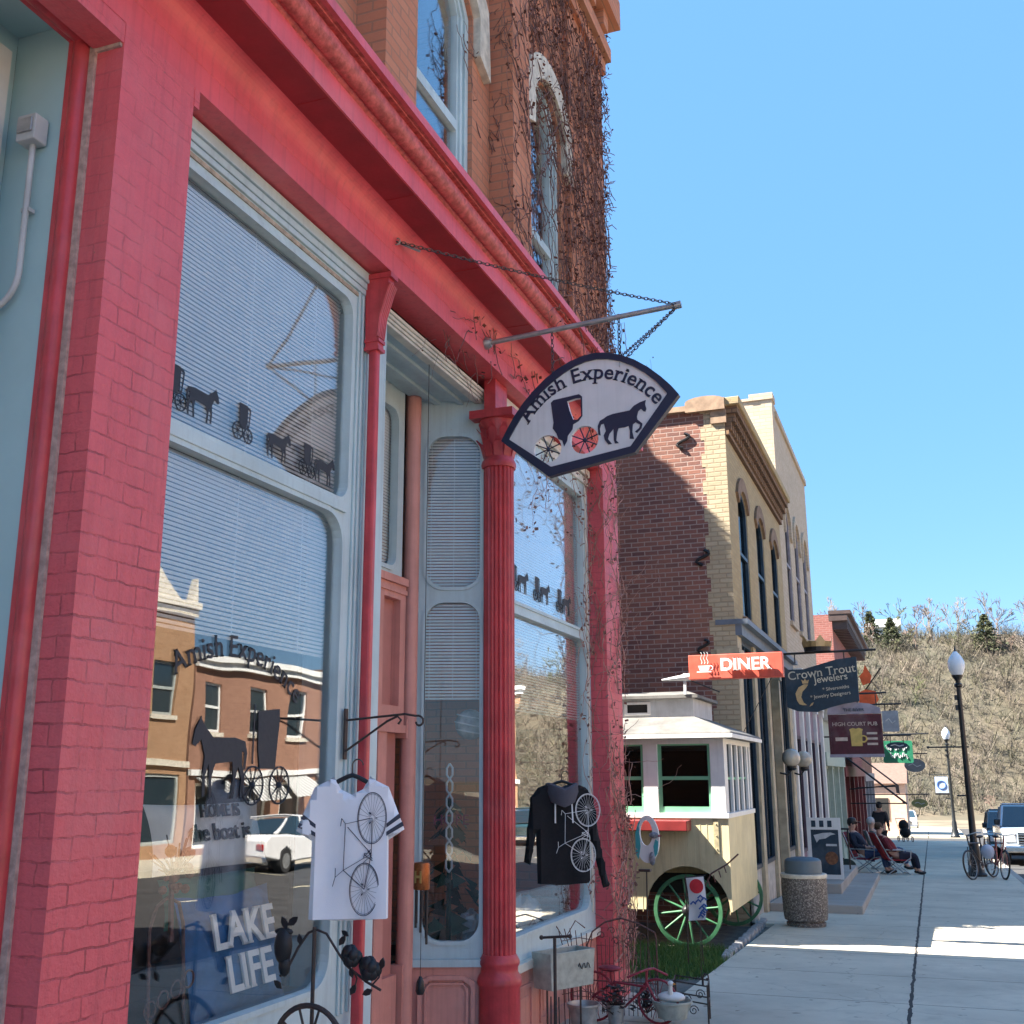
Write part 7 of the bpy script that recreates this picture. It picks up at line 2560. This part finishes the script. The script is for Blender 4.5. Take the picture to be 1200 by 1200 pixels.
    mb.build("bumper", M_chrome, t, bevel=.04)
    return t
PROF_T = [(.02, .48), (.0, .78), (.02, 1.0), (.12, 1.09), (1.45, 1.16), (1.55, 1.18), (3.3, 1.18), (5.65, 1.16), (5.7, .55), (4.95, .48), (4.85, .78), (4.55, .92), (4.15, .78), (4.05, .42), (1.45, .42), (1.35, .78), (1.0, .92), (.65, .78), (.55, .46)]
CAB_T = [(1.40, 1.17), (2.05, 1.80), (2.3, 1.86), (3.25, 1.86), (3.5, 1.78), (3.62, 1.17)]
PROF_C = [(.05, .32), (.0, .55), (.04, .72), (.3, .82), (1.1, .92), (1.3, .95), (3.6, .97), (4.35, .95), (4.5, .80), (4.5, .40), (4.05, .32), (3.98, .55), (3.72, .67), (3.42, .55), (3.35, .28), (1.22, .28), (1.15, .55), (.88, .67), (.60, .55), (.52, .30)]
CAB_C = [(1.15, .94), (1.85, 1.38), (2.1, 1.44), (3.0, 1.44), (3.4, 1.36), (4.1, .97)]
CAB_S = [(1.15, .94), (1.75, 1.58), (2.0, 1.66), (3.9, 1.66), (4.2, 1.56), (4.42, .97)]
def parked(t, x, y, rz=0):
    t.location = (x, y, g(y) - .15)
    t.rotation_euler = (R(-1.43) if rz == 0 else R(1.43), 0, rz)
    return t
tk = vehicle("pickup_truck", "silver blue pickup truck facing the camera parked at the right kerb", "pickup truck", mat("silver_blue_car_paint", (.38, .44, .50), .3, .3, var=.05, coat=1.), 5.7, 2.0, PROF_T, CAB_T, (1.0, 4.5), .40, "parked vehicles", (.66, .98, .55))
parked(tk, 3.02, 39.0)
c2 = vehicle("parked_car", "dark teal estate car parked behind the pickup truck", "car", mat("dark_teal_car_paint", (.025, .07, .085), .3, .2, var=.05, coat=1.), 4.5, 1.8, PROF_C, CAB_S, (.88, 3.72), .33, "parked vehicles", (.45, .66, .5))
parked(c2, 2.85, 47.5)
c3 = vehicle("parked_car", "white car parked across the street seen in the shop window", "car", mat("white_car_paint", (.70, .70, .70), .3, var=.03, coat=1.), 4.5, 1.8, PROF_C, CAB_C, (.88, 3.72), .32, "parked vehicles", (.45, .66, .5))
parked(c3, 11.4, 30.3, math.pi)
c5 = copy_tree(c3)
c5["label"] = "small pale car standing beyond the cross street at the far end"
parked(c5, -2.0, 92, 0)
c6 = copy_tree(c2)
c6["label"] = "dark estate car parked across the street farther down, seen by reflection"
parked(c6, 11.3, 52, math.pi)

# ------------------------------------------------------------------ across the street (seen in the window glass)
def street_house(name, label, y0, y1, ztop, wallm, trim, n, z_up, ped=None, stripe=None):
    t = thing(name, label, "building", (17, (y0 + y1) / 2, g(y0)), "buildings across the street")
    X = 16.0
    gz = g(y1) - .2
    w = (y1 - y0) / n
    mb = MB()
    # openings: shop level and upper windows; this wall faces -X
    ups = [(y0 + i * w + w * .28, y0 + i * w + w * .72) for i in range(n)]
    wl_ = [rrect(-b, -a, z_up, z_up + 1.55) for a, b in ups] if z_up else []
    shp = [rrect(-(y0 + (i + 1) * w - .35), -(y0 + i * w + .35), gz + .6, gz + 2.7) for i in range(n)]
    mb.shape([rrect(-y1, -y0, gz - .3, ztop)] + wl_ + shp, (X + .15, 0, 0), -EY, EZ, .3)
    mb.box(X + .3, X + 10, y0, y0 + .3, gz - .3, ztop)
    mb.box(X + .3, X + 10, y1 - .3, y1, gz - .3, ztop)
    mb.build("wall", wallm, t)
    for a, b in ups if z_up else []:
        m2 = MB()
        m2.shape([rrect(-b, -a, z_up, z_up + 1.55), rrect(-b + .08, -a - .08, z_up + .08, z_up + .74), rrect(-b + .08, -a - .08, z_up + .82, z_up + 1.47)], (X + .12, 0, 0), -EY, EZ, .08)
        f_ = m2.build("window", trim, t)
        MB().box(X + .12, X + .13, a + .05, b - .05, z_up + .05, z_up + 1.5).build("pane", M_cglass, f_)
        MB().box(X - .08, X + .05, a - .12, b + .12, z_up - .14, z_up - .01).build("sill", M_stone, f_)
    for i in range(n):
        a, b = y0 + i * w + .35, y0 + (i + 1) * w - .35
        m2 = MB()
        m2.shape([rrect(-b, -a, gz + .6, gz + 2.7), rrect(-b + .1, -a - .1, gz + .7, gz + 2.6)], (X + .1, 0, 0), -EY, EZ, .1)
        f_ = m2.build("shop_window", trim, t)
        MB().box(X + .1, X + .11, a + .08, b - .08, gz + .65, gz + 2.65).build("pane", M_cglass, f_)
    mb = MB()
    mb.box(X - .18, X + .05, y0, y1, ztop - .35, ztop - .12)
    mb.box(X - .30, X + .05, y0 - .02, y1 + .02, ztop - .12, ztop + .08)
    mb.box(X - .12, X + .05, y0, y1, gz + 2.95, gz + 3.15)
    if ped:
        mb.prism([(ped - 1.5, ztop + .08), (ped + 1.5, ztop + .08), (ped, ztop + 1.2)], 'x', X - .2, X + .1)
        mb.prism([(y1 - .5, ztop + .08), (y1 - .1, ztop + .08), (y1 - .3, ztop + .9)], 'x', X - .2, X + .1)
    mb.build("cornice", M_stone if ped else trim, t)
    if stripe:
        for i in range(n):
            a, b = y0 + i * w + .3, y0 + (i + 1) * w - .3
            sheet([(X - .05, b, gz + 2.9), (X - .05, a, gz + 2.9), (X - 1.0, a, gz + 2.15), (X - 1.0, b, gz + 2.15)], .03).build("awning", stripe, t)
    MB().box(X + .3, X + 9.9, y0 + .1, y1 - .1, ztop - .5, ztop - .4).build("roof", M_dark, t)
    return t
M_stripe = None
m_, nt_, p_ = base("striped_awning_canvas")
ge_ = nd(nt_, "ShaderNodeNewGeometry").outputs["Position"]
s_ = nd(nt_, "ShaderNodeSeparateXYZ")
nt_.links.new(ge_, s_.inputs[0])
nt_.links.new(mixc(nt_, mth(nt_, 'GREATER_THAN', mth(nt_, 'FRACT', mth(nt_, 'MULTIPLY', s_.outputs[1], 5)), .4), (.12, .12, .12), (.65, .65, .62)), p_.inputs["Base Color"])
M_trimg = mat("grey_green_trim", (.35, .38, .36), .6)
street_house("street_shop", "ornate tan brick building with stone cornice across the street, seen reflected", 19.0, 29.6, 7.0, M_tan, M_trimg, 4, 3.6, 27.0)
street_house("street_shop", "long lower dull red brick building with striped awnings across the street", 29.7, 39.6, 5.5, M_tan2, M_white, 4, 3.15, None, m_)
street_house("street_shop", "orange brick two storey building farther down across the street", 46.0, 60.0, 6.6, M_tan, M_white, 5, 3.4)
street_house("street_shop", "large orange brick building directly across from the red shop", 2.0, 18.9, 8.2, M_tan, M_trimg, 6, 4.2)
street_house("street_shop", "dull red building across the street behind the camera", -16, 1.9, 7.4, M_tan2, M_white, 6, 3.9)

# ------------------------------------------------------------------ wooded bluff
def hgt(x, y):
    b_ = -3.2
    t_ = (y - 120 - 10 * math.sin(x * .021 + .6) - 5 * math.sin(x * .063)) / 52
    t_ = max(0, min(1, t_))
    s = t_ * t_ * (3 - 2 * t_)
    rid = 22.8 + 2.0 * math.sin(x * .035 + 2.0) + 1.2 * math.sin(x * .11)
    return b_ + s * rid + (max(0, y - 175) * .03) + .5 * math.sin(x * .4 + y * .3) * s
mb = MB()
NX, NY = 120, 46
for j in range(NY + 1):
    for i in range(NX + 1):
        x = -170 + 400 * i / NX
        y = 108 + 130 * j / NY
        mb.v.append(Vector((x, y, hgt(x, y) if j else -3.6)))
for j in range(NY):
    for i in range(NX):
        a = j * (NX + 1) + i
        mb.f.append((a, a + 1, a + NX + 2, a + NX + 1))
        mb.m.append(0)
M_hill = mat("leaf_litter_hillside", (.11, .088, .058), .95, var=.4, scale=.22, c2=(.06, .058, .038), bump=.5, bscale=2)
struct(mb.build("hill", M_hill, smooth=True))
random.seed(33)
def brush(name, label, n, m, xr, seed, hmin, hmax):
    random.seed(seed)
    mb = MB()
    for i in range(n):
        x = random.uniform(*xr)
        y = 118 + 62 * random.random()
        z = hgt(x, y)
        if z < -2.6:
            continue
        h = random.uniform(hmin, hmax)
        for k in range(6):
            a = random.uniform(0, 6.28)
            sp_ = random.uniform(.25, 1.2) * h * .7
            top = Vector((x + math.cos(a) * sp_, y + math.sin(a) * sp_, z + h * random.uniform(.5, 1)))
            w = random.uniform(.025, .06)
            e = Vector((random.uniform(-1, 1), random.uniform(-1, 1), random.uniform(-.4, .4))) * w
            b0 = Vector((x, y, z - .1)) + e * 3
            mb.add([b0 - e, b0 + e, top], [(0, 1, 2)])
            for q in range(2):
                m0 = b0.lerp(top, random.uniform(.4, .8))
                t2 = m0 + Vector((random.uniform(-1, 1), random.uniform(-1, 1), random.uniform(.1, .8))) * h * .3
                mb.add([m0 - e * .7, m0 + e * .7, t2], [(0, 1, 2)])
    o = mb.build(name, m)
    tag(o, label, "brush", kind="stuff")
    return o
brush("grey_brush", "leafless grey tan brush covering the sunny bluff", 11500, mat("grey_tan_twigs", (.175, .14, .108), .95, var=.3, scale=.12, c2=(.10, .092, .075)), (-60, 75), 41, .8, 3.1)
brush("budding_brush", "olive budding undergrowth scattered over the sunny bluff", 3600, mat("olive_buds", (.135, .118, .07), .95, var=.3, scale=.5, c2=(.085, .085, .05)), (-60, 75), 43, 1.0, 3.2)
def bare_tree(h, seed, m, mt, depth=5, spread=.55):
    random.seed(seed)
    trunk, tw = MB(), MB()
    def grow(p, d, L, r, lev):
        n = 3
        pts = [p]
        for i in range(n):
            d = (d + Vector((random.gauss(0, .12), random.gauss(0, .12), random.gauss(.04, .06)))).normalized()
            p = p + d * L / n
            pts.append(p)
        (trunk if lev < 2 else tw).tube(pts, [max(.032, r * (1 - .35 * i / n)) for i in range(n + 1)], 5 if lev < 2 else 3)
        if lev >= depth:
            return
        for k in range(random.choice((2, 3, 3))):
            ax = Vector((random.gauss(0, 1), random.gauss(0, 1), random.gauss(0, .4))).normalized()
            nd_ = (d + ax * spread * random.uniform(.6, 1.5)).normalized()
            st = pts[-1] if k == 0 or lev > 2 else pts[random.choice((1, 2, 3))]
            grow(st, nd_, L * random.uniform(.6, .85), r * .58, lev + 1)
    grow(Vector((0, 0, -.3)), Vector((0, 0, 1)), h * .28, h * .018, 0)
    return trunk, tw
M_twig = mat("grey_twigs", (.17, .14, .115), .95, var=.25, scale=1)
M_twig2 = mat("reddish_budding_twigs", (.18, .125, .10), .95, var=.25, scale=1)
M_twig3 = mat("pale_green_budding_twigs", (.14, .145, .07), .95, var=.25, scale=1)
protos = []
for i, (h, m3, lab) in enumerate(((8.5, M_twig, "bare grey tree"), (7.5, M_twig2, "reddish budding tree"), (8.0, M_twig3, "pale green budding tree"), (9.5, M_twig, "tall bare tree"))):
    t = thing("bare_tree", lab, "tree", (0, 0, 0), "bare trees on the bluff")
    a, b = bare_tree(h, 60 + i, M_bark, m3)
    a.build("trunk", m3, t)
    b.build("crown", m3, t)
    protos.append(t)
random.seed(77)
spots = []
x = -40
while x < 62:
    spots.append((x + random.uniform(-.8, .8), 171 + random.uniform(-4, 6)))
    x += random.uniform(.9, 2.2)
for k in range(18):
    spots.append((random.uniform(-34, 52), random.uniform(124, 168)))
first = [True] * 4
LK = ["leafless grey tree on the wooded bluff", "reddish budding tree on the wooded bluff", "pale green budding tree on the wooded bluff", "tall leafless grey tree on the wooded bluff"]
for (x, y) in spots:
    k = random.choice((0, 0, 1, 1, 2, 3, 3))
    t = protos[k] if first[k] else copy_tree(protos[k])
    first[k] = False
    t.location = (x, y, hgt(x, y) - .1)
    t.rotation_euler = (0, 0, random.uniform(0, 6.28))
    s = random.uniform(.55, 1.0) * (1 if y > 165 else .72)
    t.scale = (s, s, s * random.uniform(.9, 1.15))
    t["label"] = LK[k] + (", standing on the skyline" if y > 165 else ", low on its slope")
M_fir2 = mat("olive_evergreen", (.045, .06, .028), .9, var=.4, scale=.8, c2=(.075, .08, .033))
for i, (x, y, h, w, lab) in enumerate(((-3.4, 168, 5.0, 3.0, "broad rounded evergreen on the ridge above the far red cornice"), (-6.3, 171, 5.6, 2.6, "tall loose evergreen on the ridge left of the white house"), (9.4, 171, 5.6, 3.6, "dark spreading pine on the ridge right of the lamp"))):
    conifer("evergreen_tree", lab, (x, y, hgt(x, y) - .2), h, w, 420, 90 + i, M_fir2, None, .05, .34)
for (x, y, lab, w) in ((-4.6, 178, "white house among the trees on the ridge", 4.5), (-13.5, 182, "pale white house on the ridge behind the red cornice", 6.0)):
    t = thing("ridge_house", lab, "house", (x, y, hgt(x, y)))
    z = hgt(x, y) - .3
    MB().box(x - w / 2, x + w / 2, y, y + 6, z - 1.5, z + 2.6).build("wall", M_white, t)
    MB().prism([(y - .4, z + 2.6), (y + 6.4, z + 2.6), (y + 3, z + 4.2)], 'x', x - w / 2 - .3, x + w / 2 + .3).build("roof", mat("pale_metal_roof", (.55, .57, .58), .5, var=.1), t)
    mb = MB()
    for k in (-.28, .18):
        mb.box(x + w * k, x + w * (k + .12), y - .05, y + .01, z + .8, z + 1.8)
    mb.build("window", M_dark, t)
